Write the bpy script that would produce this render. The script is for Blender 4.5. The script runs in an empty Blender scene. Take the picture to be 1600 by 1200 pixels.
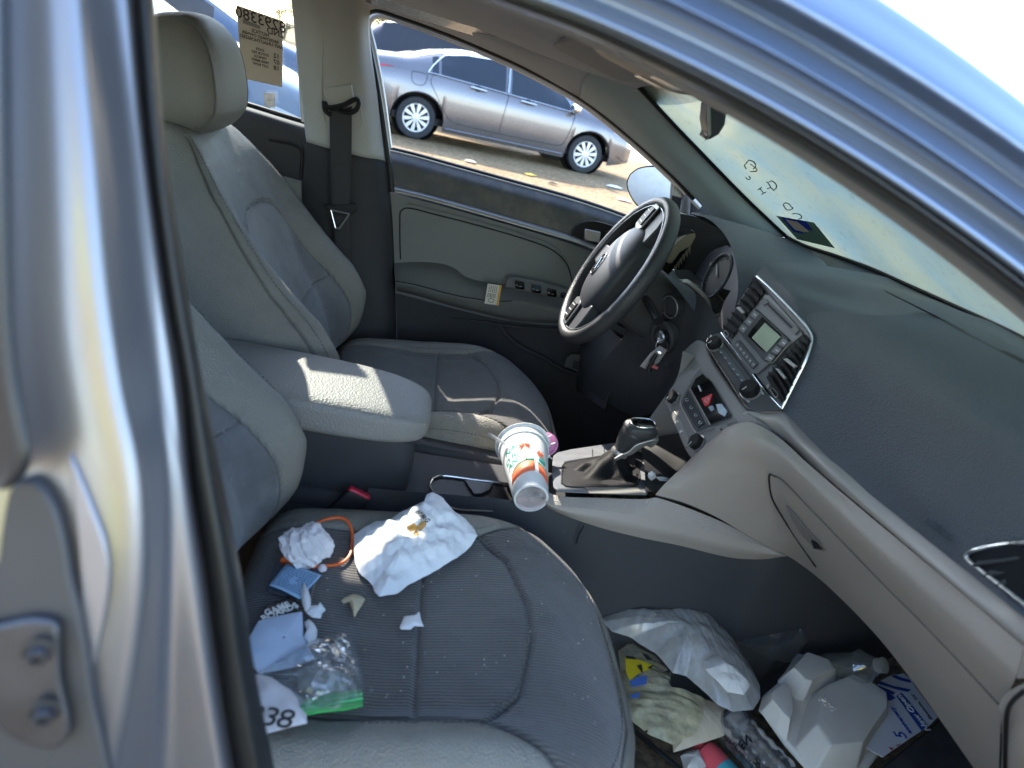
import bpy, bmesh, math, random
import numpy as np
from mathutils import Vector, Matrix, noise

# ------------------------------------------------------------------ camera, sky, sun, exposure
SC = bpy.context.scene
COL = SC.collection
FPX = 1109.0
YAW, PITCH, ROLL = math.radians(9.6), math.radians(22.8), math.radians(14.0)
CAM = np.array([0.0, -1.09, 1.20])
CF = np.array([math.sin(YAW)*math.cos(PITCH), math.cos(YAW)*math.cos(PITCH), -math.sin(PITCH)])
_r0 = np.array([math.cos(YAW), -math.sin(YAW), 0.0])
_u0 = np.cross(_r0, CF)
CR = math.cos(ROLL)*_r0 + math.sin(ROLL)*_u0
CU = math.cos(ROLL)*_u0 - math.sin(ROLL)*_r0

cam_data = bpy.data.cameras.new('camera')
cam = bpy.data.objects.new('camera', cam_data)
COL.objects.link(cam)
SC.camera = cam
m3 = Matrix(((CR[0], CU[0], -CF[0]), (CR[1], CU[1], -CF[1]), (CR[2], CU[2], -CF[2])))
cam.matrix_world = Matrix.Translation(Vector(CAM)) @ m3.to_4x4()
cam_data.sensor_width = 36.0
cam_data.lens = FPX/1600*36.0
cam_data.clip_start = 0.02
cam_data.clip_end = 3000
cam_data.dof.use_dof = True
cam_data.dof.focus_distance = 1.7
cam_data.dof.aperture_fstop = 5.0

world = bpy.data.worlds.new('World')
SC.world = world
world.use_nodes = True
wn = world.node_tree
for n in list(wn.nodes): wn.nodes.remove(n)
SUN_EL, SUN_AZ = math.radians(35), math.radians(-27)    # azimuth measured from +Y towards +X
sky = wn.nodes.new('ShaderNodeTexSky')
sky.sky_type = 'NISHITA'
sky.sun_disc = False
sky.sun_elevation = SUN_EL
sky.sun_rotation = SUN_AZ
sky.dust_density = 0.7
sky.ozone_density = 1.6
sky.air_density = 1.0
bg = wn.nodes.new('ShaderNodeBackground')
bg.inputs['Strength'].default_value = 0.15
wo = wn.nodes.new('ShaderNodeOutputWorld')
wn.links.new(sky.outputs[0], bg.inputs['Color'])
wn.links.new(bg.outputs[0], wo.inputs['Surface'])

sd = bpy.data.lights.new('sun', 'SUN')
sd.energy = 2.2
sd.angle = math.radians(0.5)
sd.color = (1.0, 0.93, 0.80)
sun = bpy.data.objects.new('sun', sd)
COL.objects.link(sun)
sdir = Vector((math.sin(SUN_AZ)*math.cos(SUN_EL), math.cos(SUN_AZ)*math.cos(SUN_EL), math.sin(SUN_EL)))
sun.rotation_euler = sdir.to_track_quat('Z', 'Y').to_euler()
sun.location = sdir*30

SC.view_settings.view_transform = 'Standard'
SC.view_settings.look = 'None'
SC.view_settings.exposure = 2.8
SC.view_settings.gamma = 1.0
SC.render.engine = 'CYCLES'
SC.cycles.max_bounces = 10
SC.cycles.transparent_max_bounces = 16
SC.cycles.transmission_bounces = 8
SC.cycles.glossy_bounces = 4
SC.cycles.diffuse_bounces = 4
SC.cycles.caustics_refractive = False
SC.cycles.caustics_reflective = False

# ------------------------------------------------------------------ measuring: sight lines of the lens meet real planes
def ray(px, py):
    return CF + CR*(px-800)/FPX + CU*(600-py)/FPX
def PY(px, py, Y):
    q = ray(px, py); return CAM + q*((Y-CAM[1])/q[1])
def PZ(px, py, Z):
    q = ray(px, py); return CAM + q*((Z-CAM[2])/q[2])
def PX(px, py, X):
    q = ray(px, py); return CAM + q*((X-CAM[0])/q[0])
def PP(px, py, p0, n, h=0.0):
    q = ray(px, py); n = np.array(n, float)
    return CAM + q*(np.dot(np.array(p0)+n*h-CAM, n)/np.dot(q, n))
def rows(*rs):
    return [[PY(*c) for c in r] for r in rs]

# ------------------------------------------------------------------ materials
MATS = {}
def new_mat(name):
    m = bpy.data.materials.new(name); m.use_nodes = True
    nt = m.node_tree
    b = nt.nodes['Principled BSDF']
    return m, nt, b
def mat(name, col, rough=0.5, metal=0.0, var=0.12, vscale=8.0, bump=0.0, bscale=300.0, coat=0.0, spec=0.5,
        dust=0.0, dustcol=(.45, .40, .32), dscale=6.0, trans=0.0, ior=1.45, sss=0.0, voro=False, rvar=0.08, stain=None):
    if name in MATS: return MATS[name]
    m, nt, b = new_mat(name)
    N, L = nt.nodes, nt.links
    tc = N.new('ShaderNodeTexCoord')
    nz = N.new('ShaderNodeTexNoise'); nz.inputs['Scale'].default_value = vscale; nz.inputs['Detail'].default_value = 6
    L.new(tc.outputs['Object'], nz.inputs['Vector'])
    cr = N.new('ShaderNodeValToRGB')
    e = cr.color_ramp.elements
    e[0].position = .3; e[1].position = .7
    e[0].color = tuple(c*(1-var) for c in col)+(1,)
    e[1].color = tuple(min(1, c*(1+var)) for c in col)+(1,)
    L.new(nz.outputs['Fac'], cr.inputs[0])
    out = cr.outputs[0]
    def blend(out, fac, c):
        mx = N.new('ShaderNodeMix'); mx.data_type = 'RGBA'
        L.new(fac, mx.inputs[0]); L.new(out, mx.inputs[6]); mx.inputs[7].default_value = tuple(c)+(1,)
        return mx.outputs[2]
    if dust > 0:
        n2 = N.new('ShaderNodeTexNoise'); n2.inputs['Scale'].default_value = dscale; n2.inputs['Detail'].default_value = 9
        n2.inputs['Roughness'].default_value = .7
        L.new(tc.outputs['Object'], n2.inputs['Vector'])
        mr = N.new('ShaderNodeMapRange'); mr.inputs[1].default_value = .45; mr.inputs[2].default_value = .8
        mr.inputs[4].default_value = dust
        L.new(n2.outputs['Fac'], mr.inputs[0])
        out = blend(out, mr.outputs[0], dustcol)
    if stain:
        n3 = N.new('ShaderNodeTexNoise'); n3.inputs['Scale'].default_value = stain[1]; n3.inputs['Detail'].default_value = 5
        n3.inputs['Distortion'].default_value = .6
        L.new(tc.outputs['Object'], n3.inputs['Vector'])
        mr = N.new('ShaderNodeMapRange'); mr.inputs[1].default_value = stain[2]; mr.inputs[2].default_value = stain[2]+.09
        mr.inputs[4].default_value = stain[3]
        L.new(n3.outputs['Fac'], mr.inputs[0])
        out = blend(out, mr.outputs[0], stain[0])
    L.new(out, b.inputs['Base Color'])
    b.inputs['Metallic'].default_value = metal
    b.inputs['Specular IOR Level'].default_value = spec
    b.inputs['IOR'].default_value = ior
    b.inputs['Coat Weight'].default_value = coat
    b.inputs['Coat Roughness'].default_value = .05
    b.inputs['Transmission Weight'].default_value = trans
    rr = N.new('ShaderNodeMapRange'); rr.inputs[3].default_value = max(0.02, rough-rvar); rr.inputs[4].default_value = min(1, rough+rvar)
    L.new(nz.outputs['Fac'], rr.inputs[0]); L.new(rr.outputs[0], b.inputs['Roughness'])
    if bump > 0:
        if voro:
            t = N.new('ShaderNodeTexVoronoi'); t.inputs['Scale'].default_value = bscale; o = t.outputs['Distance']
        else:
            t = N.new('ShaderNodeTexNoise'); t.inputs['Scale'].default_value = bscale; t.inputs['Detail'].default_value = 3; o = t.outputs['Fac']
        L.new(tc.outputs['Object'], t.inputs['Vector'])
        bp = N.new('ShaderNodeBump'); bp.inputs['Strength'].default_value = bump; bp.inputs['Distance'].default_value = .002
        L.new(o, bp.inputs['Height']); L.new(bp.outputs[0], b.inputs['Normal'])
    MATS[name] = m
    return m

def thin_fresnel(nt):
    lw = nt.nodes.new('ShaderNodeLayerWeight'); lw.inputs[0].default_value = .5
    pw = nt.nodes.new('ShaderNodeMath'); pw.operation = 'POWER'; pw.inputs[1].default_value = 4
    nt.links.new(lw.outputs['Facing'], pw.inputs[0])
    ma = nt.nodes.new('ShaderNodeMath'); ma.operation = 'MULTIPLY_ADD'; ma.inputs[1].default_value = .75; ma.inputs[2].default_value = .06
    nt.links.new(pw.outputs[0], ma.inputs[0])
    return ma.outputs[0]
def seat_cover(name, fab, leather, rib):
    """leatherette and cloth panels in one cover; the mesh attribute 'panel' says which"""
    m, nt, b = new_mat(name); N, L = nt.nodes, nt.links
    tc = N.new('ShaderNodeTexCoord')
    def noise_(sc, det=6, rough=.6, dist=0):
        n = N.new('ShaderNodeTexNoise'); n.inputs['Scale'].default_value = sc; n.inputs['Detail'].default_value = det; n.inputs['Roughness'].default_value = rough; n.inputs['Distortion'].default_value = dist
        L.new(tc.outputs['Object'], n.inputs['Vector']); return n.outputs['Fac']
    def ramp(f, p0, c0, p1, c1):
        r = N.new('ShaderNodeValToRGB'); e = r.color_ramp.elements; e[0].position = p0; e[1].position = p1
        e[0].color = tuple(c0)+(1,); e[1].color = tuple(c1)+(1,); L.new(f, r.inputs[0]); return r.outputs[0]
    def mixc(f, a, c, bt='MIX'):
        x = N.new('ShaderNodeMix'); x.data_type = 'RGBA'; x.blend_type = bt
        for k, v in ((0, f), (6, a), (7, c)):
            if hasattr(v, 'node'): L.new(v, x.inputs[k])
            elif k == 0: x.inputs[0].default_value = v
            else: x.inputs[k].default_value = tuple(v)+(1,)
        return x.outputs[2]
    def mrange(f, a, c, d, e):
        r = N.new('ShaderNodeMapRange')
        for k, v in zip((1, 2, 3, 4), (a, c, d, e)): r.inputs[k].default_value = v
        L.new(f, r.inputs[0]); return r.outputs[0]
    lc = ramp(noise_(5), .3, [c*.92 for c in leather], .7, [c*1.08 for c in leather])
    lc = mixc(mrange(noise_(9, 10, .72, .4), .50, .74, 0, .6), lc, [c*.58 for c in leather])
    lc = mixc(mrange(noise_(38, 8, .7), .60, .74, 0, .35), lc, [min(1, c*1.5) for c in leather])
    vo = N.new('ShaderNodeTexVoronoi'); vo.inputs['Scale'].default_value = 420; L.new(tc.outputs['Object'], vo.inputs['Vector'])
    fc = ramp(noise_(7, 9, .68), .34, [c*.70 for c in fab], .68, [c*1.25 for c in fab])
    w = N.new('ShaderNodeTexWave'); w.wave_type = 'BANDS'; w.bands_direction = 'Y'
    w.inputs['Scale'].default_value = 66; w.inputs['Distortion'].default_value = .5; w.inputs['Detail'].default_value = 2; w.inputs['Detail Scale'].default_value = 3
    L.new(tc.outputs['Object'], w.inputs['Vector'])
    wr_ = mrange(noise_(3.1, 2), .35, .62, .25, .62)
    if rib: fc = mixc(wr_, fc, w.outputs['Color'], 'MULTIPLY')
    fc = mixc(mrange(noise_(15, 4, .5, 1.4), .64, .73, 0, .55), fc, [c*.28 for c in fab])
    fc = mixc(mrange(noise_(90, 3), .69, .74, 0, .5), fc, [c*2.6 for c in fab])
    at = N.new('ShaderNodeAttribute'); at.attribute_name = 'panel'
    fz_ = mrange(at.outputs['Fac'], -.0008, .0008, 0, 1)
    sm = N.new('ShaderNodeAttribute'); sm.attribute_name = 'seam'
    L.new(mixc(mrange(sm.outputs['Fac'], .25, .95, 0, .6), mixc(fz_, lc, fc), [c*.16 for c in fab]), b.inputs['Base Color'])
    L.new(mrange(fz_, 0, 1, .52, .88), b.inputs['Roughness']); L.new(mrange(fz_, 0, 1, .45, .25), b.inputs['Specular IOR Level'])
    L.new(mrange(fz_, 0, 1, 0, .35), b.inputs['Sheen Weight'])
    fh = N.new('ShaderNodeMath'); fh.operation = 'MULTIPLY_ADD'; fh.inputs[1].default_value = 1.0 if rib else .15
    L.new(w.outputs['Fac'], fh.inputs[0]); L.new(noise_(800, 2), fh.inputs[2])
    hm = N.new('ShaderNodeMix'); hm.data_type = 'FLOAT'; L.new(fz_, hm.inputs[0]); L.new(vo.outputs['Distance'], hm.inputs[2]); L.new(fh.outputs[0], hm.inputs[3])
    bp = N.new('ShaderNodeBump'); bp.inputs['Strength'].default_value = .65; bp.inputs['Distance'].default_value = .0018
    L.new(hm.outputs[0], bp.inputs['Height']); L.new(bp.outputs[0], b.inputs['Normal'])
    MATS[name] = m; return m
def glassy(name, tint, clear=.7, rough=.05, dirt=(.6, .6, .55), dirtamt=.3, dscale=9, streak=False, gloss=1.0, ior=1.45, trl=0.0):
    """thin sheet: see-through share, a coat of dirt that scatters light, and a reflection"""
    m = bpy.data.materials.new(name); m.use_nodes = True
    nt = m.node_tree; N, L = nt.nodes, nt.links
    N.remove(N['Principled BSDF']); out = N['Material Output']
    tr = N.new('ShaderNodeBsdfTransparent'); tr.inputs[0].default_value = tuple(tint)+(1,)
    df = N.new('ShaderNodeBsdfDiffuse'); df.inputs[0].default_value = tuple(dirt)+(1,)
    tl = N.new('ShaderNodeBsdfTranslucent'); tl.inputs[0].default_value = tuple(dirt)+(1,)
    dm = N.new('ShaderNodeMixShader'); dm.inputs[0].default_value = trl if trl else .6
    L.new(df.outputs[0], dm.inputs[1]); L.new(tl.outputs[0], dm.inputs[2])
    tc = N.new('ShaderNodeTexCoord')
    nz = N.new('ShaderNodeTexNoise'); nz.inputs['Scale'].default_value = dscale; nz.inputs['Detail'].default_value = 9; nz.inputs['Roughness'].default_value = .7
    if streak:
        mp = N.new('ShaderNodeMapping'); mp.inputs['Scale'].default_value = streak
        L.new(tc.outputs['Object'], mp.inputs[0]); L.new(mp.outputs[0], nz.inputs['Vector'])
    else:
        L.new(tc.outputs['Object'], nz.inputs['Vector'])
    mr = N.new('ShaderNodeMapRange'); mr.inputs[1].default_value = .3; mr.inputs[2].default_value = .75
    mr.inputs[3].default_value = (1-clear)*.6; mr.inputs[4].default_value = min(1, (1-clear)+dirtamt)
    L.new(nz.outputs['Fac'], mr.inputs[0])
    mx = N.new('ShaderNodeMixShader')
    L.new(mr.outputs[0], mx.inputs[0]); L.new(tr.outputs[0], mx.inputs[1]); L.new(dm.outputs[0], mx.inputs[2])
    gl = N.new('ShaderNodeBsdfGlossy'); gl.inputs['Roughness'].default_value = rough
    fr = thin_fresnel(nt)
    mu = N.new('ShaderNodeMath'); mu.operation = 'MULTIPLY'; mu.inputs[1].default_value = gloss
    L.new(fr, mu.inputs[0])
    m2 = N.new('ShaderNodeMixShader')
    L.new(mu.outputs[0], m2.inputs[0]); L.new(mx.outputs[0], m2.inputs[1]); L.new(gl.outputs[0], m2.inputs[2])
    L.new(m2.outputs[0], out.inputs['Surface'])
    MATS[name] = m
    return m

# ------------------------------------------------------------------ object building
WLOC = {}
def link(o, parent=None):
    COL.objects.link(o)
    if parent is not None:
        o.parent = parent
        w = WLOC.get(parent.name, Vector((0, 0, 0)))
        o.matrix_parent_inverse = Matrix.Translation(w).inverted()
    WLOC[o.name] = Vector((0, 0, 0))
    return o
def thing(name, label, cat, loc=(0, 0, 0), group=None):
    o = bpy.data.objects.new(name, None); COL.objects.link(o)
    o.location = Vector([float(v) for v in loc]); o.empty_display_size = .05
    WLOC[o.name] = o.location.copy()
    o['label'] = label; o['category'] = cat
    if group: o['group'] = group
    return o
def tag(o, label, cat, group=None):
    o['label'] = label; o['category'] = cat
    if group: o['group'] = group
    return o
def mesh(name, V, F, m, parent=None, smooth=True, label=None, mi=None, thick=0.0, off=-1.0, auto=None, bev=0.0):
    me = bpy.data.meshes.new(name)
    me.from_pydata([tuple(float(c) for c in v) for v in V], [], [tuple(f) for f in F])
    ms = m if isinstance(m, (list, tuple)) else [m]
    for x in ms: me.materials.append(x)
    if mi is not None: me.polygons.foreach_set('material_index', mi)
    me.polygons.foreach_set('use_smooth', [smooth]*len(me.polygons))
    me.update()
    o = bpy.data.objects.new(name, me)
    link(o, parent)
    if label: o['label'] = label
    if thick:
        md = o.modifiers.new('solid', 'SOLIDIFY'); md.thickness = thick; md.offset = off
    if bev:
        md = o.modifiers.new('bev', 'BEVEL'); md.width = bev; md.segments = 2; md.limit_method = 'ANGLE'; md.angle_limit = math.radians(35)
    if auto:
        try: me.set_sharp_from_angle(angle=math.radians(auto))
        except Exception: pass
    return o

class MB:
    """collects pieces of one part"""
    def __init__(s): s.V = []; s.F = []; s.M = []
    def add(s, V, F, mi=0):
        b = len(s.V); s.V += [np.array(v, float) for v in V]; s.F += [tuple(i+b for i in f) for f in F]; s.M += [mi]*len(F); return s
    def box(s, c, size, rot=None, mi=0):
        hx, hy, hz = [v/2 for v in size]
        V = [np.array((x*hx, y*hy, z*hz)) for x in (-1, 1) for y in (-1, 1) for z in (-1, 1)]
        if rot is not None: V = [rot @ v for v in V]
        V = [v+np.array(c) for v in V]
        return s.add(V, [(0, 1, 3, 2), (4, 6, 7, 5), (0, 4, 5, 1), (2, 3, 7, 6), (0, 2, 6, 4), (1, 5, 7, 3)], mi)
    def tube(s, pts, r, n=8, mi=0, closed=False, caps=True):
        pts = [np.array(p, float) for p in pts]; k = len(pts)
        rs = r if hasattr(r, '__len__') else [r]*k
        V = []; prev = None
        for i, p in enumerate(pts):
            a = pts[(i-1) % k] if (i > 0 or closed) else pts[i]
            b = pts[(i+1) % k] if (i < k-1 or closed) else pts[i]
            t = b-a; t = t/(np.linalg.norm(t)+1e-12)
            if prev is None:
                u = np.cross(t, (0, 0, 1.0))
                if np.linalg.norm(u) < 1e-3: u = np.cross(t, (1.0, 0, 0))
            else:
                u = prev - t*np.dot(prev, t)
            u = u/(np.linalg.norm(u)+1e-12); prev = u
            w = np.cross(t, u)
            for j in range(n):
                an = 2*math.pi*j/n
                V.append(p+rs[i]*(u*math.cos(an)+w*math.sin(an)))
        F = []
        for i in range(k if closed else k-1):
            i2 = (i+1) % k
            for j in range(n):
                F.append((i*n+j, i*n+(j+1) % n, i2*n+(j+1) % n, i2*n+j))
        if caps and not closed:
            F.append(tuple(range(n-1, -1, -1))); F.append(tuple((k-1)*n+j for j in range(n)))
        return s.add(V, F, mi)
    def lathe(s, prof, c, axis, n=32, mi=0, cap=True):
        """prof: (radius, height along axis)"""
        ax = np.array(axis, float); ax /= np.linalg.norm(ax)
        u = np.cross(ax, (0, 0, 1.0))
        if np.linalg.norm(u) < 1e-3: u = np.cross(ax, (1.0, 0, 0))
        u /= np.linalg.norm(u); w = np.cross(ax, u)
        V = []
        for r, h in prof:
            for j in range(n):
                a = 2*math.pi*j/n
                V.append(np.array(c)+ax*h+r*(u*math.cos(a)+w*math.sin(a)))
        F = []
        for i in range(len(prof)-1):
            for j in range(n):
                F.append((i*n+j, i*n+(j+1) % n, (i+1)*n+(j+1) % n, (i+1)*n+j))
        if cap:
            F.append(tuple(range(n-1, -1, -1))); F.append(tuple((len(prof)-1)*n+j for j in range(n)))
        return s.add(V, F, mi)
    def prism(s, poly, d, mi=0, taper=0.0):
        """closed polygon (3d points) pushed along d; taper shrinks the far face"""
        poly = [np.array(p, float) for p in poly]; d = np.array(d, float); k = len(poly)
        c = sum(poly)/k
        top = [c+(p-c)*(1-taper)+d for p in poly]
        V = poly+top
        F = [tuple(range(k))[::-1], tuple(range(k, 2*k))]
        for i in range(k): F.append((i, (i+1) % k, k+(i+1) % k, k+i))
        return s.add(V, F, mi)
    def build(s, name, m, parent=None, smooth=True, auto=35, **k):
        return mesh(name, s.V, s.F, m, parent, smooth, mi=s.M, auto=auto, **k)

def crs(P, n):
    """resample a polyline smoothly (Catmull-Rom) to n points, evenly by parameter"""
    P = [np.array(p, float) for p in P]
    if len(P) == 1: return [P[0]]*n
    k = len(P); out = []
    ds = [0]
    for i in range(k-1): ds.append(ds[-1]+np.linalg.norm(P[i+1]-P[i])+1e-9)
    T = np.linspace(0, ds[-1], n)
    for t in T:
        i = min(k-2, max(0, int(np.searchsorted(ds, t, 'right')-1)))
        h = ds[i+1]-ds[i]; a = (t-ds[i])/h
        m0 = (P[i+1]-P[i-1])/(ds[i+1]-ds[i-1])*h if i > 0 else (P[i+1]-P[i])
        m1 = (P[i+2]-P[i])/(ds[i+2]-ds[i])*h if i < k-2 else (P[i+1]-P[i])
        a2 = a*a; a3 = a2*a
        out.append((2*a3-3*a2+1)*P[i]+(a3-2*a2+a)*m0+(-2*a3+3*a2)*P[i+1]+(a3-a2)*m1)
    return out
def gridmesh(R, closed_u=False):
    nv = len(R); nu = len(R[0]); V = [p for r in R for p in r]; F = []
    for i in range(nv-1):
        for j in range(nu if closed_u else nu-1):
            j2 = (j+1) % nu
            F.append((i*nu+j, i*nu+j2, (i+1)*nu+j2, (i+1)*nu+j))
    return V, F
def sheet(name, R, m, parent, nu=40, nv=40, thick=0.0, off=-1.0, lin=False, label=None, flip=False, fn=None):
    """smooth surface through rows of points"""
    A = [crs(r, nu) for r in R]
    cols = []
    for j in range(nu):
        c = [a[j] for a in A]
        if lin:
            cc = []
            for i in range(len(c)-1):
                kk = max(2, nv//(len(c)-1))
                cc += [c[i]*(1-t)+c[i+1]*t for t in np.linspace(0, 1, kk)][: None if i == len(c)-2 else -1]
            cols.append(cc)
        else:
            cols.append(crs(c, nv))
    G = [[cols[j][i] for j in range(nu)] for i in range(len(cols[0]))]
    if fn: G = [[fn(p, i/(len(G)-1), j/(nu-1)) for j, p in enumerate(r)] for i, r in enumerate(G)]
    V, F = gridmesh(G)
    if flip: F = [f[::-1] for f in F]
    return mesh(name, V, F, m, parent, True, label, thick=thick, off=off)
def wire(name, pts, r, m, parent, n=60, sides=8, closed=False, label=None):
    q = crs(pts+([pts[0]] if closed else []), n)
    if closed: q = q[:-1]
    return MB().tube(q, r, sides, closed=closed).build(name, m, parent, label=label)
def plate(name, pts, d, m, parent, bev=.0015, label=None, n=0, taper=0.0):
    if n: pts = crs(list(pts)+[pts[0]], n)[:-1]
    b = MB().prism(pts, d, taper=taper)
    o = b.build(name, m, parent, smooth=True, label=label, bev=bev)
    fixn(o)
    return o
def fixn(o):
    bm = bmesh.new(); bm.from_mesh(o.data); bmesh.ops.recalc_face_normals(bm, faces=bm.faces); bm.to_mesh(o.data); bm.free()
    return o
def superbox(c, size, ax=None, e=4.0, n=28, fn=None):
    """rounded block as V,F ; ax = 3x3 columns"""
    hx, hy, hz = [s/2 for s in size]
    V = []; F = []
    nu, nv = n*2, n
    def pw(v, p): return math.copysign(abs(v)**p, v)
    for i in range(nv+1):
        ph = -math.pi/2+math.pi*i/nv
        for j in range(nu):
            th = 2*math.pi*j/nu
            k = 2.0/e
            p = np.array((hx*pw(math.cos(ph), k)*pw(math.cos(th), k), hy*pw(math.cos(ph), k)*pw(math.sin(th), k), hz*pw(math.sin(ph), k)))
            if fn is not None: p = fn(p)
            if ax is not None: p = ax @ p
            V.append(p+np.array(c))
    for i in range(nv):
        for j in range(nu):
            F.append((i*nu+j, i*nu+(j+1) % nu, (i+1)*nu+(j+1) % nu, (i+1)*nu+j))
    return V, F
def rot_y(a):
    c, s = math.cos(a), math.sin(a); return np.array(((c, 0, s), (0, 1, 0), (-s, 0, c)))
def rot_z(a):
    c, s = math.cos(a), math.sin(a); return np.array(((c, -s, 0), (s, c, 0), (0, 0, 1)))
def text(name, body, o, ux, uy, size, m, parent, thick=.0004, align='CENTER', wrap=None, label=None, shear=0, bold=0.0, space=1.0):
    """lettering lying in the plane (ux = reading direction, uy = up), as a mesh"""
    cu = bpy.data.curves.new('lettering', 'FONT'); cu.body = body; cu.size = size; cu.align_x = align; cu.align_y = 'CENTER'
    cu.extrude = thick; cu.shear = shear; cu.offset = bold; cu.space_character = space; cu.resolution_u = 3
    ob = bpy.data.objects.new('tmp', cu); COL.objects.link(ob)
    dg = bpy.context.evaluated_depsgraph_get(); dg.update()
    me = ob.evaluated_get(dg).to_mesh()
    V = [tuple(v.co) for v in me.vertices]; F = [tuple(p.vertices) for p in me.polygons]
    ob.evaluated_get(dg).to_mesh_clear()
    bpy.data.objects.remove(ob); bpy.data.curves.remove(cu)
    ux = np.array(ux, float); ux /= np.linalg.norm(ux); uy = np.array(uy, float); uy -= ux*np.dot(ux, uy); uy /= np.linalg.norm(uy)
    w = np.cross(ux, uy)
    if wrap: W = [wrap(v) for v in V]
    else: W = [np.array(o)+ux*v[0]+uy*v[1]+w*v[2] for v in V]
    return mesh(name, W, F, m, parent, False, label)
def textV(body, size, align='CENTER', bold=0.0):
    cu = bpy.data.curves.new('lettering', 'FONT'); cu.body = body; cu.size = size; cu.align_x = align; cu.align_y = 'CENTER'; cu.extrude = .0002; cu.offset = bold; cu.resolution_u = 3
    ob = bpy.data.objects.new('tmp', cu); COL.objects.link(ob)
    dg = bpy.context.evaluated_depsgraph_get(); dg.update()
    me = ob.evaluated_get(dg).to_mesh()
    V = [tuple(v.co) for v in me.vertices]; F = [tuple(p.vertices) for p in me.polygons]
    ob.evaluated_get(dg).to_mesh_clear(); bpy.data.objects.remove(ob); bpy.data.curves.remove(cu)
    return V, F

# shared materials
M_leather = mat('grey_leatherette', (.195, .186, .164), .55, var=.08, vscale=6, bump=.35, bscale=420, voro=True, dust=.12, dustcol=(.2, .19, .16))
M_cushion = seat_cover('seat_cover_ribbed', (.116, .110, .106), (.195, .186, .164), True)
M_backcov = seat_cover('seat_cover_back', (.145, .145, .150), (.195, .186, .164), False)
M_dash = mat('dash_grain', (.056, .066, .083), .52, var=.10, vscale=7, bump=.5, bscale=480, voro=True, dust=.10, dustcol=(.11, .12, .125), dscale=4)
M_dark = mat('dark_plastic', (.036, .037, .042), .65, spec=.3, var=.15, vscale=5, bump=.15, bscale=600, dust=.12, dustcol=(.08, .08, .08), dscale=7)
M_black = mat('black_plastic', (.012, .012, .014), .5, var=.1, spec=.3)
M_beige = mat('beige_plastic', (.34, .295, .26), .5, var=.06, vscale=4, bump=.3, bscale=650, voro=True, dust=.15, dustcol=(.16, .14, .11), dscale=5)
M_doorgrey = mat('door_card_grey', (.155, .162, .160), .6, var=.07, vscale=5, bump=.25, bscale=600, voro=True, dust=.2, dustcol=(.075, .07, .065), dscale=4)
M_trimlight = mat('pillar_trim_grey', (.38, .385, .375), .65, var=.05, bump=.15, bscale=500, dust=.15, dustcol=(.18, .17, .15))
M_headliner = mat('headliner_cloth', (.44, .46, .52), .9, var=.05, bump=.5, bscale=900)
M_chrome = mat('satin_chrome', (.62, .62, .63), .22, metal=1.0, var=.05)
M_silver = mat('silver_trim', (.33, .32, .31), .38, metal=.7, var=.05)
M_gunmetal = mat('radio_grey', (.115, .115, .12), .42, metal=.3, var=.06)
M_gloss = mat('piano_black', (.006, .006, .007), .08, var=.1, coat=.5)
M_rubber = mat('seal_rubber', (.012, .013, .014), .42, var=.2, dust=.15, dustcol=(.08, .07, .06))
M_paint = mat('body_paint', (.40, .415, .47), .24, metal=.8, var=.04, vscale=2, coat=.6, dust=.10, dustcol=(.25, .22, .19), dscale=5, rvar=.04)
M_white = mat('white_print', (.75, .75, .73), .6, var=.03)
M_paper = mat('white_paper', (.72, .73, .75), .75, var=.05, vscale=12)
M_ink = mat('dark_ink', (.02, .02, .022), .6, var=.05)
M_steel = mat('bright_steel', (.55, .55, .55), .3, metal=1.0, var=.1)
# ------------------------------------------------------------------ the car we look into
car = thing('parked_car', 'grey-blue sedan filling the view, seen through its open front passenger doorway, seats and dashboard inside', 'car')

# ---- carpet, tunnel, firewall and closing panels
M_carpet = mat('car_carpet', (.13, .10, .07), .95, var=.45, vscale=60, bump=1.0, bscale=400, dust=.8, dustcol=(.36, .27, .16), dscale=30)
def carpet_fn(p, u, v):
    return p + np.array((0, 0, .006*noise.noise(Vector(p*9))))
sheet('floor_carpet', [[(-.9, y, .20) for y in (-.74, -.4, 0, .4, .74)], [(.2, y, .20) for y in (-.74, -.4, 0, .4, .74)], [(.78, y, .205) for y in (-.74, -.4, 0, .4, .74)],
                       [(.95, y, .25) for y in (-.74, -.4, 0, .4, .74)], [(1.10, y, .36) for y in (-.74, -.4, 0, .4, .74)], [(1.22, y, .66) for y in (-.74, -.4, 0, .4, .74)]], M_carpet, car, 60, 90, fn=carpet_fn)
b = MB()
b.box((1.24, 0, .80), (.03, 1.5, .40))
b.box((.2, -.80, .22), (2.3, .12, .16)); b.box((.2, .80, .22), (2.3, .12, .16))
b.build('body_sill', M_paint, car, bev=.01)
MB().box((-1.35, 0, .62), (.1, 1.4, .9)).build('rear_bulkhead', M_dark, car)
# driver side kick area and lower dash
MB().box((1.0, .755, .5), (.7, .03, .7)).build('kick_panel', M_dark, car)
MB().box((1.0, -.78, .5), (.6, .03, .7)).build('kick_panel', M_dark, car)

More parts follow.
